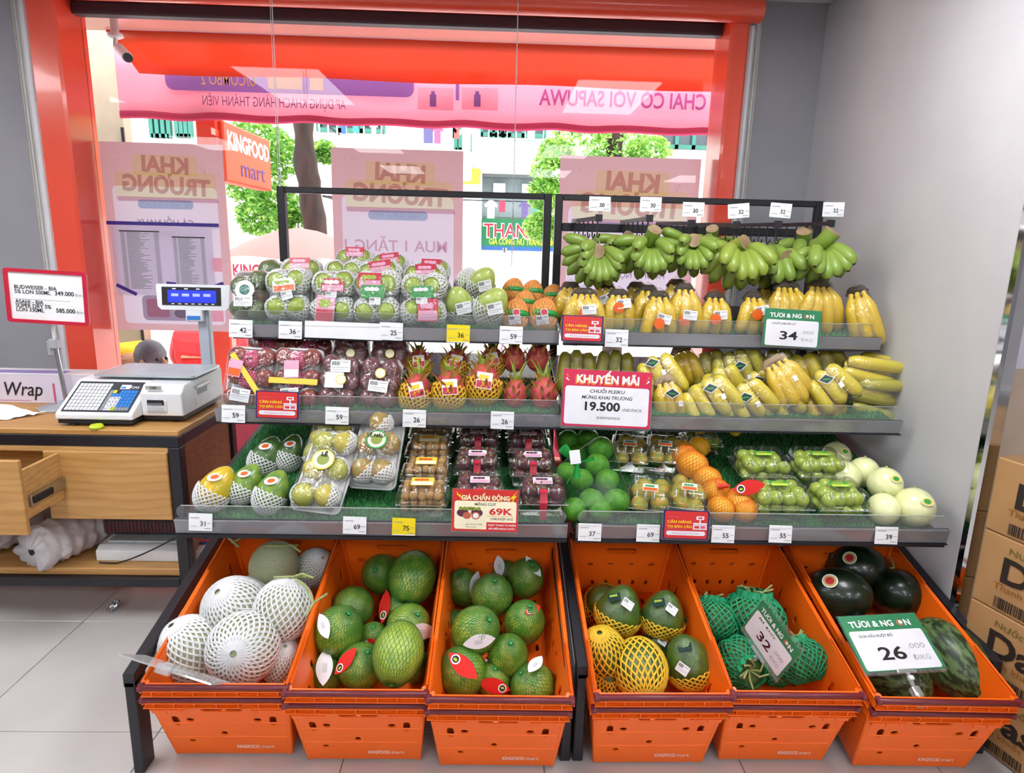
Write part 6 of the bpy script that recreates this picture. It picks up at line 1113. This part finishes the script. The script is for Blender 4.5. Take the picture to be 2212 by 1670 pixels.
# ---- upper right: hanging green bunches and yellow packs
def bunch(px, py, Y, n1, n2, L, r, mk, mat, label, a0, a1, sx=1, stem=(0, -.06, .03), zt=None, seed=0):
    p = at(px, py, Y=Y); t = empty('green_banana_bunch', p); tag(t, label, 'bananas', 'green banana bunches hanging from the hook arms'); rnd = random.Random(seed + int(px)); me = banana_mesh(mk, L, r, 1.0, mat, 8)
    for ring, n, tilt, y in ((0, n1, 28, -.02), (1, n2, 68, .02)):
        for i in range(n):
            a = R(a0 + (a1 - a0) * (i + .5) / n + rnd.uniform(-5, 5))           # 0 right, -90 down
            rad = Vector((math.cos(a), 0, math.sin(a))); fw = Vector((0, -1, 0)); tl_ = R(tilt + rnd.uniform(-6, 6)); d = rad * math.sin(tl_) + fw * math.cos(tl_) * (1 if ring == 0 else .35); d.z -= .35; d.normalize()
            z = -d; bulge = (rad * .55 + Vector((0, -1, .5))); y_ = -(bulge - z * bulge.dot(z)).normalized(); x_ = y_.cross(z); m = Matrix((x_, y_, z)).transposed().to_4x4()
            inst('banana', me, t, Matrix.Translation(rad * r * .9 + Vector((0, y, 0))) @ m)
    g = G(); s_ = Vector(stem); g.tube([Vector((0, .05, 0)), Vector((0, 0, 0)), s_ * .6, s_], [r * .9, r * 1.15, r * 1.1, r * 1.2], mat, 10, endmat=BCUT); g.obj('stalk', t)
    d = Vector((0, -.01, .0)); top = p + Vector((.012, -.02, .13)) if zt is None else zt; l = top - p
    g = G()
    for k in (-1, 1): g.tube([Vector((k * r * .6, 0, 0)), Vector((k * .006, -.005, l.z * .7)), l], .0018, WHITE, 5)
    g.obj('string', t); return t
HP = lambda i, k: HK[i][k]
bunch(1290, 543, 2.70, 10, 11, .132, .0245, 'gb0', BGN, 'green banana bunch of many small fingers, hanging first from the centre post', -235, 20, stem=(-.01, -.075, .0), zt=HP(0, 5))
bunch(1345, 525, 2.84, 6, 7, .115, .0225, 'gb1', BGN, 'green banana bunch hanging behind, between the first and second', -225, 35, stem=(.02, -.04, .03), zt=HP(1, 1))
bunch(1400, 528, 2.70, 8, 8, .125, .025, 'gb2', BGN, 'green banana bunch with a slanted pale stalk, second in front', -215, 30, stem=(.012, -.05, .06), zt=HP(1, 5))
bunch(1490, 530, 2.70, 8, 9, .118, .024, 'gb1', BGN, 'green banana bunch splayed like a star, third in front', -240, 40, stem=(-.003, -.06, .02), zt=HP(2, 4))
bunch(1540, 520, 2.84, 5, 6, .115, .0225, 'gb1', BGN, 'green banana bunch with thick stalk behind the third', -220, 30, stem=(-.02, -.04, .05), zt=HP(3, 1))
bunch(1594, 532, 2.66, 6, 8, .155, .029, 'gb3', BGL, 'pale yellow green bunch of large bananas, fourth in front', -195, 15, stem=(.02, -.03, .015), zt=HP(3, 5))
bunch(1672, 540, 2.72, 5, 7, .14, .028, 'gb4', BGN, 'dark green bunch with a big brown cut stalk, fifth in front', -200, 0, stem=(.02, -.08, -.03), zt=HP(4, 4))
bunch(1738, 525, 2.82, 4, 5, .14, .028, 'gb4', BGN, 'dark green bunch hanging behind the fifth and sixth', -200, 0, stem=(-.02, -.03, .05), zt=HP(4, 2))
bunch(1772, 530, 2.64, 6, 6, .15, .030, 'gb4', BGN, 'dark green bunch of large bananas nearest the wall, on the sixth arm', -170, 5, stem=(.03, -.03, .055), zt=HP(5, 5))
YB = 'yellow banana packs on the upper right shelf'
def bpack(cx, ty, Y, hpx, n, label, mk='yb1', mat=None, rows=2, roll=0, pitch=-6, yaw=0, st=None, group=YB, r=.0265, fan=11, crownmat=None, film=FILM, bend=1.45):
    p = at(cx, ty, Y=Y); L = hpx * mpp(p) * 1.12; t = empty('banana_pack', T=Matrix.Translation(p) @ Matrix.Rotation(R(yaw), 4, 'Z') @ Matrix.Rotation(R(roll), 4, 'Y') @ Matrix.Rotation(R(pitch), 4, 'X')); tag(t, label, 'bananas', group)
    pts = hand(t, n, L, r, bend, '%s_%d' % (mk, int(L * 1000)), mat or BY_, fan, rows, film, True, crownmat, random.Random(int(cx)))
    if st:
        for kind, z, x, dz_ in st:
            yf = min((q[1] for q in pts if abs(q[2] + z * L) < .03 and abs(q[0] - x) < .03), default=-.06) - .004
            if kind == 'card': card(.055, .036, (LBLW,), 'sticker', t, T_((x, yf - .001, -z * L), (R(90 + (z - .45) * 40), R(dz_), 0)))
            elif kind == 'dot': disc(.021, (LBLO, LBLO), 'sticker', t, T_((x, yf, -z * L), (R(90), 0, 0)))
            elif kind == 'dia': g = G(); g.prism([(-.030, 0), (0, -.020), (.030, 0), (0, .020)], -.0004, .0004, PAPER); g.add([(-.026, 0, .0008), (0, -.017, .0008), (.026, 0, .0008), (0, .017, .0008)], [(0, 1, 2, 3)], LBLB); g.add([(-.012, -.002, .001), (.012, -.004, .001), (.012, .001, .001), (-.012, .003, .001)], [(0, 1, 2, 3)], LBLG); g.obj('sticker', t, T_((x, yf, -z * L), (R(90 + (z - .4) * 30), R(dz_), 0)))
            elif kind == 'bit': G().box(-.008, .008, -.010, .010, 0, .0006, PAPER).obj('sticker', t, T_((x, yf, -z * L), (R(90), R(dz_), 0)))
    return t
CD = lambda z=.45, x=.01, a=-4: (('dot', z + .1, x - .02, 0), ('card', z, x, a))
for a in ((1262, 632, 2.56, 82, 4, 'first in front, beside the orange netted mangoes', CD(.4, .015)), (1232, 618, 2.70, 70, 3, 'behind the first', None), (1308, 618, 2.74, 60, 3, 'small one at the back with an askew card', CD(.4, .0, -25)), (1336, 634, 2.58, 78, 3, 'second in front with a tilted barcode', CD(.25, .015, -8)), (1400, 625, 2.64, 84, 3, 'behind the third', None), (1376, 618, 2.76, 66, 3, 'third at the back', None), (1424, 638, 2.53, 90, 3, 'third in front with orange dot and slanted card', CD(.5, .012, 14)), (1480, 622, 2.56, 104, 3, 'fourth in front, tall and bright', CD(.5, .01, 6)), (1462, 612, 2.72, 66, 3, 'behind the fourth', None), (1545, 640, 2.56, 80, 3, 'fifth in front beside a gap', CD(.45, .01, -4)), (1628, 640, 2.56, 78, 3, 'sixth in front, partly under the green card', CD(.35, .02, -12)), (1700, 618, 2.62, 92, 4, 'behind the green headed card', None), (1772, 616, 2.60, 98, 4, 'right of the green headed card, with a leaf green tag', None), (1660, 622, 2.74, 76, 3, 'back row left of the green headed card', None)):
    bpack(*a[:5], label='yellow banana pack, %s' % a[5], st=a[6])
bpack(1850, 628, 2.56, 112, 3, 'yellow banana pack at the right end curving away from the wall', roll=-20, yaw=-30, pitch=-5, fan=5, bend=1.3)
MB = 'banana packs on the middle right shelf'; DI = lambda z=.35, x=.0, a=0: (('dia', z, x, a), ('bit', z + .3, x + .025, 10))
for cx, ty, Y, hp, n, lab, m_, mk, roll, pit, st, yaw in ((1246, 752, 2.56, 84, 3, 'greenish one at the far left, upright', BGR, 'ob', 0, -10, None, 0), (1330, 752, 2.56, 84, 3, 'greenish one behind the crimson card', BGR, 'ob', 3, -10, None, 0), (1404, 768, 2.44, 88, 4, 'bright yellow one over the crimson card corner, black diamond sticker', BYG, 'lb', -25, -35, DI(.2, -.01, 10), 0), (1470, 755, 2.54, 80, 4, 'back one in shade between the diamonds', BY_, 'yb1', -20, -10, None, 0), (1515, 758, 2.54, 90, 4, 'second back one with ends showing', BGR, 'ob', -25, -12, None, 0), (1580, 752, 2.50, 92, 5, 'back one with a black diamond sticker, olive yellow', BGR, 'ob', -18, -15, DI(.4, 0, 5), 0), (1660, 752, 2.56, 80, 4, 'back one behind the largest, in shade', BGR, 'ob', -25, -10, DI(.4, 0, 0), 0), (1760, 752, 2.54, 86, 5, 'back one below the shelf bracket', BGR, 'ob', -22, -10, None, 0),
        (1436, 822, 2.36, 84, 4, 'front one beside the crimson card', BY_, 'yb1', -12, -20, DI(.35, .01, 12), 0), (1505, 820, 2.36, 96, 5, 'front one, second from the crimson card, long and pale', BYG, 'lb', -32, -25, DI(.3, .02, 20), 0), (1580, 832, 2.35, 88, 5, 'front one, third from the crimson card', BYG, 'lb', -35, -25, DI(.4, .01, 20), 0), (1650, 832, 2.37, 90, 4, 'front one, greenest, under the largest', BYG, 'lb', -35, -25, None, 0), (1758, 838, 2.37, 82, 5, 'front one at the right with pale tips', BY_, 'yb1', -30, -20, None, 0),
        (1672, 780, 2.38, 104, 5, 'largest one on top of the heap', BY_, 'yb1', -32, -30, (('bit', .5, .02, 10),), 0), (1760, 800, 2.36, 92, 4, 'top one with a diamond sticker beside the largest', BYG, 'lb', -42, -35, DI(.3, .0, 30), 0), (1812, 800, 2.42, 138, 3, 'long one lying sideways at the wall end', BYG, 'lb', -78, -10, None, 0), (1835, 850, 2.40, 108, 3, 'lowest one at the wall end, darker, lying sideways', BGR, 'ob', -82, -5, None, 0), (1460, 850, 2.48, 70, 3, 'small dark one wedged between front and back', BGR, 'ob', -40, -5, None, 0), (1545, 790, 2.46, 84, 4, 'middle row one right of the bright yellow one', BYG, 'lb', -25, -15, None, 0), (1620, 800, 2.46, 80, 4, 'middle row one in front of the olive one', BYG, 'lb', -30, -15, DI(.3, .0, 10), 0), (1715, 764, 2.50, 84, 4, 'back one peeking over the largest', BYG, 'lb', -20, -10, None, 0), (1840, 790, 2.50, 100, 3, 'upper back one at the wall end lying sideways', BYG, 'lb', -75, -10, None, 0)):
    bpack(cx, ty, Y + .03, hp * (.88 if ty > 770 else .95), max(3, n - 1), 'wrapped banana pack, %s' % lab, mk, m_, 2, roll, pit * .6, yaw, st, MB, .0265, 6, BGR if m_ is not BY_ else BCUT, FILM, .85)
# ---- lowest right: limes, oranges, mandarins, jujubes, white melons
GBAG = clear('green_net_film', .015, .35, (.66, .88, .62), milk=.03, milkcol=(.03, .35, .08))
def netbag(name, fr, kind, Y0, film, label, group, cat, bands=None, tie=None):
    c = at(fr[0][0], fr[0][1], Y=Y0); t = empty(name, c); tag(t, label, cat, group); pts = []; rnd = random.Random(int(fr[0][0]))
    for px, py, rp, dY in fr:
        p = at(px, py, Y=Y0 + dY); r = rp * (1.12 if kind == 'orange' else 1) * mpp(p); p.z = max(p.z, surf('bot', p.y) + r + .006); Tm = T_(p - c, rnd_rot(rnd), r); me = fmesh(kind); o = inst('fruit', me, t, Tm); pts.append(tomesh_pts(me, Tm, 3))
        if bands: inst('netting', netmesh(kind, bands, 26, 14, .014, .03, .97, 1.02), o)
    if film: hull(sum(pts, []), film, 'net_bag', t, .002)
    return t, c
NB = 'citrus net bags'
t, c = netbag('lime_net_bag', [(1298, 970, 28, .28), (1290, 1006, 27, .18), (1312, 1038, 26, .10), (1256, 1036, 25, .1), (1278, 1082, 28, .03), (1331, 1084, 30, .03), (1225, 1022, 24, .14), (1240, 1105, 27, .0), (1296, 1118, 26, .0)], 'lime', 2.02, GBAG, 'green net bag full of limes with a white paper tag', NB, 'fruit bag')
g = G(); GT2 = M('green_net_ribbon', '#22b04c', .5, trans=.4); q = at(1247, 1000, Y=2.02) - c
for a, b in (((-.045, -.02, .06), (-.06, -.02, .05)), ((.05, -.02, .03), (.055, -.02, .015)), ((-.03, -.02, -.06), (-.04, -.02, -.075))): g.add([q, q + Vector(a), q + Vector(b)], [(0, 1, 2)], GT2)
g.tube([q + Vector((-.05, 0, .05)), q, q + Vector((0, -.01, -.05))], [.02, .006, .014], GT2, 7); g.obj('tied_end', t); card(.034, .045, (LBLW,), 'paper_tag', t, T_(q + Vector((-.012, -.03, .03)), (R(80), R(-8), 0)), bar=False)
t, c = netbag('lime_net_bag', [(1228, 952, 24, .0), (1270, 948, 24, .0), (1250, 985, 24, -.08)], 'lime', 2.42, GBAG, 'second bag of limes in the shade behind the front green net bag', NB, 'fruit bag')
t, c = netbag('orange_net_bag', [(1496, 1006, 30, .18), (1528, 1036, 27, .12), (1546, 1062, 27, .07), (1594, 1086, 29, .03), (1556, 1110, 26, .0), (1606, 1116, 25, .0), (1480, 988, 25, .25)], 'orange', 2.03, None, 'orange net bag of oranges with a red leaf tag', NB, 'fruit bag', M('orange_thread', '#d9660f', .5))
q = at(1590, 1050, Y=2.04) - c; g = G(); g.tube([q + Vector((-.05, .02, -.01)), q + Vector((-.02, 0, 0))], [.012, .004], M('red_net_end', '#d8361e', .5), 7); g.obj('tied_end', t)
def leaf_tag(parent, T, red=True, L=.06):
    o = [(L * (u - .5) * 2, L * .46 * math.sin(math.pi * u) ** .8) for u in [i / 10 for i in range(11)]]; o = o[:-1] + [(x, -y) for x, y in o[::-1]][:-1]; g = G(); m_ = TAGR if red else TAGW; g.prism(o[::-1], -.0005, .0005, m_)
    if red: g.add([(x - L * .5, y, .001) for x, y in circ(0, 0, L * .26, n=12)], [tuple(range(12))], PAPER); g.add([(x - L * .5, y, .0014) for x, y in circ(0, 0, L * .19, n=10)], [tuple(range(10))], INK); g.add([(x - L * .5, y, .0018) for x, y in circ(0, -L * .02, L * .12, L * .08, n=8)], [tuple(range(8))], M('tag_lime', '#b9c832', .5))
    else: g.add([(-L * .3, -L * .16, .001), (L * .2, -L * .16, .001), (L * .2, L * .1, .001), (-L * .3, L * .1, .001)], [(0, 1, 2, 3)], M('tag_pale_print', '#d4d5da', .5))
    return g.obj('leaf_tag', parent, T)
leaf_tag(t, T_(q + Vector((.04, -.01, .0)), (R(75), R(-12), 0)), True, .055)
MN = 'mandarin boxes'; LMN = lid_card((LBLW, LBLO, LBLG), .05, .045, .25)
for cx, by, Y, wpx, lab, yaw in ((1400, 1128, 2.01, 98, 'front left one', -14), (1484, 1126, 2.01, 96, 'front right one', -16), (1356, 1024, 2.27, 88, 'back left one', -14), (1432, 1024, 2.27, 86, 'back right one with red edge', -16)): clambox(cx, by, Y, wpx, .225, .098, ('mandarin', .031, 2, 4, 1), 'clear box of green yellow mandarins, %s' % lab, MN, LMN, yaw=yaw)
clambox(1520, 985, 2.46, 88, .12, .085, ('juj', .019, 4, 3, 2), 'clear box of small green fruit at the very back under the banana shelf', MN, lid_card((LBLW,), .03, .02, .1))
for k, (px, py, rp) in enumerate(((1470, 972, 24), (1510, 965, 24))): p = at(px, py, Y=2.38); place_fruit(px, py, rp, 2.38, 'orange', 'loose orange at the back of the lowest shelf, %s one' % ('left', 'right')[k], 'orange', 'orange', (.2, .1, k), 'loose oranges')
JB = 'jujube boxes'; LJ = lid_card((LBLG, M('label_lime', '#c9dc4a', .35), JUJ), .062, .034)
for cx, by, Y, wpx, lab in ((1690, 1130, 2.0, 138, 'front left one'), (1822, 1132, 2.0, 124, 'front right one'), (1655, 1058, 2.18, 126, 'back left one'), (1778, 1058, 2.18, 122, 'back right one')):
    clambox(cx, by, Y, wpx, .155, .105, ('juj', .0255, 4, 3, 2), 'clear box of pale green jujubes with a leafy label, %s' % lab, JB, LJ)
for px, py, rp, Y, lab in ((1806, 986, 31, 2.38, 'rearmost, highest on the turf slope'), (1866, 1020, 32, 2.25, 'second row, against the wall'), (1825, 1030, 34, 2.22, 'half hidden behind the jujube boxes'), (1912, 1046, 36, 2.13, 'third row, with a leaf sticker'), (1908, 1100, 34, 2.03, 'front left one'), (1974, 1100, 42, 2.03, 'front right one at the shelf corner')):
    p = at(px, py, Y=Y); r = rp * mpp(p); p.z = max(p.z, surf('bot', Y) + r * .95 + .004); t, r = place_fruit(px, py, rp, Y, 'wmelon', 'pale yellow white melon, %s' % lab, 'melon', 'white_melon', (R(-30), R(15), 0), 'white melons', None, (1, 1, .95), P=p)
    G().tube([(0, 0, r * .98), (.002, 0, r * 1.12)], .006, CALY, 6).obj('stem', t)
    if 'leaf' in lab or 'rear' in lab or 'front right' in lab: stick(t, disc, r * .34, (LBLW, LBLY, LBLG), T=view_face(p, r, .55, .45, 20), sq=.7)
# ================================================================ FRUIT IN THE CRATES
P0 = Vector((0, CY, CZ0)) + NRM * .106
def inc(px, py, rp, kind, hl, label, cat, name, rot, group, netp=None, sq=(1, 1, 1)):
    """hl: height of the fruit's centre above the top crate's floor."""
    p = at_plane(px, py, P0 + NRM * hl, NRM); return place_fruit(px, py, rp, None, kind, label, cat, name, rot, group, netp, sq, P=p)
def stemT(t, r, pts, w_=.004): 
    o = G().tube([Vector(q) for q in pts], w_, STEMM, 7).obj('stem', t); return o
MGp = 'melons in the first crate'; WN = (WNET, 28, 20, .034, .03, .97, 1.035)
for px, py, rp, hl, netted, lab, rot in ((600, 1180, 46, .10, 0, 'bare grey green melon at the back', (.5, .6, 0)), (592, 1222, 52, .17, 0, 'bare pale melon in the middle with a dry stem', (.3, .4, 0)), (680, 1228, 40, .11, 1, 'white netted melon at the back right', (.4, .6, 0)), (508, 1316, 64, .17, 1, 'white netted melon at the left, second row', (.5, -.3, 0)), (612, 1318, 60, .19, 1, 'white netted melon with its stem showing, second row right', (-.3, .2, 0)), (412, 1404, 66, .125, 1, 'white netted melon in the front left corner', (.2, -.4, 0)), (526, 1400, 72, .16, 1, 'white netted melon in front, on top', (1.1, .25, 0)), (608, 1428, 44, .07, 1, 'white netted melon low in the front right corner', (.3, .3, 0)), (545, 1300, 50, .09, 1, 'white netted melon buried under the others', (.2, .1, 0))):
    t, r = inc(px, py, rp, 'cant', hl, lab, 'melon', 'melon', rot, MGp, WN if netted else None)
    if 'stem' in lab: stemT(t, r, [(0, 0, r * 1.02), (.004, 0, r * 1.2), (.03, .01, r * 1.35), (.07, .0, r * 1.3)]); stemT(t, r, [(-.05, -.02, r * 1.12), (0, 0, r * 1.2), (.05, .03, r * 1.22)])
    if 'back' in lab and 'bare' in lab: stemT(t, r, [(0, 0, r * 1.0), (-.02, 0, r * 1.2), (-.09, -.05, r * 1.25), (-.14, -.12, r * .8)]); stemT(t, r, [(-.17, -.11, r * .85), (-.11, -.12, r * .85)], .005)
    if 'second row right' in lab: stemT(t, r, [(.02, -.02, r * 1.2), (.06, -.05, r * 1.1), (.10, -.08, r * .7), (.09, -.1, r * .3)]); stemT(t, r, [(.10, -.08, r * .7), (.13, -.05, r * 1.0)])
PN = (PNET, 34, 22, .0065, .02, .985, 1.006)
def pomelo(px, py, rp, hl, k, lab, rot, sq, grp, tags=()):
    t, r = inc(px, py, rp, k, hl, lab, 'pomelo', 'pomelo', rot, grp, PN, sq); p = t.matrix_basis.translation
    g = G(); g.lathe([(.004, r * sq[2] * 1.0), (.008, r * sq[2] * 1.03), (.003, r * sq[2] * 1.06)], M('net_knot', '#2f9a4a', .5), 8); g.obj('knot', t)
    for red, dx, dz, roll, L, lift in tags: o = leaf_tag(t, Matrix.Identity(4), red, L); o.matrix_local = t.matrix_basis.inverted() @ view_face(p, r, dx, dz, roll, lift)
G2 = 'pomelos in the second crate'; G3 = 'pomelos in the third crate'
for a in ((824, 1240, 42, .12, 'pomelo_d', 'dark pomelo at the back left of the second crate', (.9, -.2, 0), (1, 1, 1.2), ()), (890, 1250, 52, .15, 'pomelo', 'large pomelo at the back right showing its green navel', (2.2, .3, 0), (1, 1, 1.1), ()), (762, 1312, 44, .10, 'pomelo_d', 'dark pomelo at the left, half hidden', (1.3, .2, 0), (1, 1, 1), ()), (858, 1318, 36, .07, 'pomelo', 'pomelo low in the middle behind the yellow green one', (.4, 0, 0), (1, 1, 1), ((True, -.9, .3, 80, .056, 1.1),)), (884, 1352, 48, .11, 'pomelo_y', 'yellow green pomelo with a white leaf tag at the right', (.4, .5, 0), (1, 1, 1), ((False, .65, -.3, -15, .055, 1.08),)), (730, 1364, 53, .14, 'pomelo', 'pomelo with a white leaf tag at the left', (.2, .5, 0), (1, 1, 1.08), ((False, -.6, .3, -70, .045, 1.03),)), (806, 1378, 34, .06, 'pomelo', 'small looking pomelo wedged in the middle', (.3, .1, 0), (1, 1, 1), ((True, -.2, -.2, 10, .02, 1.05),)), (780, 1438, 50, .09, 'pomelo', 'pomelo in the front row beside a red tag', (.3, .4, 0), (1, 1, .95), ((True, -.75, .3, 35, .05, 1.05),)), (700, 1455, 42, .05, 'pomelo_d', 'pomelo in the front left corner under a white leaf tag', (.3, .2, 0), (1, 1, 1), ((False, .05, .3, 85, .055, 1.06),)), (860, 1412, 55, .19, 'pomelo_y', 'largest yellow green pomelo lying on top in front', (2.1, .15, 0), (1, 1, 1.2), ()), (900, 1440, 34, .06, 'pomelo_d', 'dark pomelo in the front right corner', (.2, 0, 0), (1, 1, 1), ())): pomelo(*a[:8], G2, a[8])
for a in ((1002, 1268, 38, .10, 'pomelo_d', 'dark pomelo at the left back of the third crate', (.3, -.2, 0), (1, 1, 1.1), ((False, .75, .1, 75, .05, 1.05),)), (1135, 1248, 40, .15, 'pomelo_d', 'dark pomelo at the back right with a pale tag', (.4, .3, 0), (1, 1, 1.12), ((False, .5, .75, -50, .045, 1.06),)), (1092, 1238, 28, .10, 'pomelo_d', 'pomelo hidden at the back under an upright white tag', (.4, 0, 0), (1, 1, 1), ((False, -.5, .5, 100, .045, 1.2),)), (1063, 1285, 45, .15, 'pomelo_d', 'dark olive pomelo in the second row middle', (.4, .1, 0), (1, 1, 1.05), ()), (985, 1345, 28, .06, 'pomelo_d', 'pomelo deep at the left wall', (.4, .1, 0), (1, 1, 1), ()), (1133, 1343, 44, .11, 'pomelo', 'pomelo with red net end at the right wall', (.3, .2, 0), (1, 1, 1.1), ((True, .45, .65, 40, .035, 1.08),)), (1028, 1362, 51, .17, 'pomelo', 'pomelo with a white leaf tag across its front', (.5, .6, 0), (1, 1, 1.15), ((False, .15, -.45, 8, .05, 1.05),)), (1097, 1416, 44, .11, 'pomelo', 'plain pomelo in the middle of the third crate', (.5, .1, 0), (1, 1, 1.2), ()), (997, 1450, 53, .10, 'pomelo', 'pomelo with a big red leaf tag in the front left', (.3, -.4, 0), (1, 1, 1), ((True, .05, .2, -40, .056, 1.04),)), (1066, 1466, 38, .06, 'pomelo_y', 'pomelo low in front with a red tag at its foot', (.4, .1, 0), (1, 1, 1), ((True, .05, -.35, 165, .05, 1.1),)), (1150, 1482, 50, .06, 'pomelo', 'pomelo in the front right corner of the third crate', (.2, -.6, 0), (1, 1, .95), ((False, .1, .95, 60, .04, 1.25),))): pomelo(*a[:8], G3, a[8])
AG = 'avocados in the fourth crate'
for px, py, rp, hl, k, lab, rot, v0 in ((1306, 1310, 42, .08, 'avg', 'brownish avocado at the back in a yellow net', (.5, -.3, 0), .3), (1415, 1398, 36, .05, 'avo', 'avocado buried in the middle with a barcode', (.3, .2, 0), .55), (1336, 1322, 46, .15, 'avo', 'glossy dark green avocado, top left, with black sticker', (-.15, .3, 0), .52), (1431, 1332, 44, .14, 'avo', 'glossy dark green avocado, top right, with white streak', (-.15, .2, 0), .52), (1301, 1408, 46, .14, 'avg', 'avocado fully wrapped in yellow net at the left', (.3, -.2, 0), .04), (1383, 1446, 52, .12, 'avg', 'avocado seen end on in a yellow net, front middle', (1.9, .1, 0), .1), (1488, 1432, 49, .12, 'avo', 'glossy green avocado in the front right corner with barcode', (-.1, -.35, 0), .50), (1308, 1474, 36, .05, 'avg', 'avocado low in the front left corner', (.4, .1, 0), .2)):
    t, r = inc(px, py, rp * 1.07, k, hl, lab, 'avocado', 'avocado', rot, AG, (YNET, 22, 14, .038, v0, .97, 1.05), (1, 1, .95 if k == 'avo' else 1.05)); p = t.matrix_basis.translation
    if k == 'avo': stick(t, card, r * .55, r * .4, (LBLB, LBLB, JUJ), T=view_face(p, r * 1.05, -.25, .62, 10), bar=False); stick(t, card, r * .5, r * .4, (LBLW,), T=view_face(p, r * 1.07, .35 if 'corner' not in lab else -.25, .35 if 'corner' not in lab else -.25, -25))
SG = 'squashes in the fifth crate'
for px, py, rp, hl, lab, rot in ((1539, 1344, 52, .12, 'squash in a green foam net, opening with twigs at the left back', (-.8, .3, 0)), (1626, 1334, 62, .13, 'largest squash in a green foam net behind the tilted card', (-.3, .1, 0)), (1598, 1436, 54, .10, 'squash in a green foam net in the front left', (1.2, .6, 0)), (1730, 1428, 52, .11, 'squash in a green foam net with dry vine at the right wall', (-.7, -.3, 0)), (1672, 1440, 40, .05, 'squash low behind the tilted card', (.2, 0, 0))):
    t, r = inc(px, py, rp, 'squash', hl, lab, 'squash', 'squash', rot, SG, (GNET, 26, 14, .032, .20, .97, 1.06), (1, 1, 1.05)); g = G(); rr = random.Random(px)
    for k in range(7): a = rr.uniform(0, 6.28); g.tube([(0, 0, r * .62), (.3 * r * math.cos(a), .3 * r * math.sin(a), r * .95), (.6 * r * math.cos(a + .5), .6 * r * math.sin(a + .5), r * rr.uniform(.9, 1.2))], .0035, STEMM, 5)
    g.obj('vine', t); g = G(); n = 26; vs = []
    for i in range(n): a = 2 * math.pi * i / n; vs += [(r * .62 * math.cos(a), r * .62 * math.sin(a), r * .72), (r * (.5 + .1 * (i % 2)) * math.cos(a), r * (.5 + .1 * (i % 2)) * math.sin(a), r * .95)]
    g.add(vs, [(2 * i, 2 * ((i + 1) % n), 2 * ((i + 1) % n) + 1, 2 * i + 1) for i in range(n)], GNET); g.obj('net_collar', t)
WG = 'watermelons in the sixth crate'; WS = (M('sticker_gold', '#c9b26a', .4), M('sticker_red', '#c42430', .4))
for px, py, rp, hl, k, lab, rot, sq, st in ((1722, 1200, 40, .10, 'water', 'striped watermelon in shade at the back left', (1.2, 0, .6), (1, 1, .9), None), (1850, 1228, 52, .15, 'waterd', 'dark watermelon at the back with a curled stem', (1.3, .2, 1.0), (1, 1, .85), (-.35, .35)), (1805, 1285, 58, .16, 'waterd', 'dark watermelon at the left with a round red sticker', (1.2, .2, .8), (1, 1, .9), (-.3, .45)), (1938, 1280, 50, .14, 'waterd', 'rounder black green watermelon at the right wall', (1.2, .3, .4), (1, 1, .75), None), (2058, 1425, 66, .12, 'water', 'long mottled watermelon in the front right', (R(-66), R(-32), 0), (1, 1, 1.05), (.55, -.25)), (1935, 1470, 54, .08, 'water', 'mottled watermelon low in front under the clipped card', (1.2, .2, .5), (1, 1, .95), None), (1880, 1400, 58, .07, 'waterd', 'dark watermelon under the clipped card', (1.2, .1, .6), (1, 1, 1), None)):
    t, r = inc(px, py, rp, k, hl, lab, 'watermelon', 'watermelon', rot, WG, None, sq); p = t.matrix_basis.translation
    if st: stick(t, disc, r * .27, (PAPER, *WS), T=view_face(p, r, st[0], st[1], 20, 1.06))
    if 'curled' in lab: g = G(); g.tube([(0, 0, r * 1.2), (.01, 0, r * 1.35), (.04, .01, r * 1.35), (.06, .03, r * 1.25)], .004, STEMM, 6); o = g.obj('stem', t);
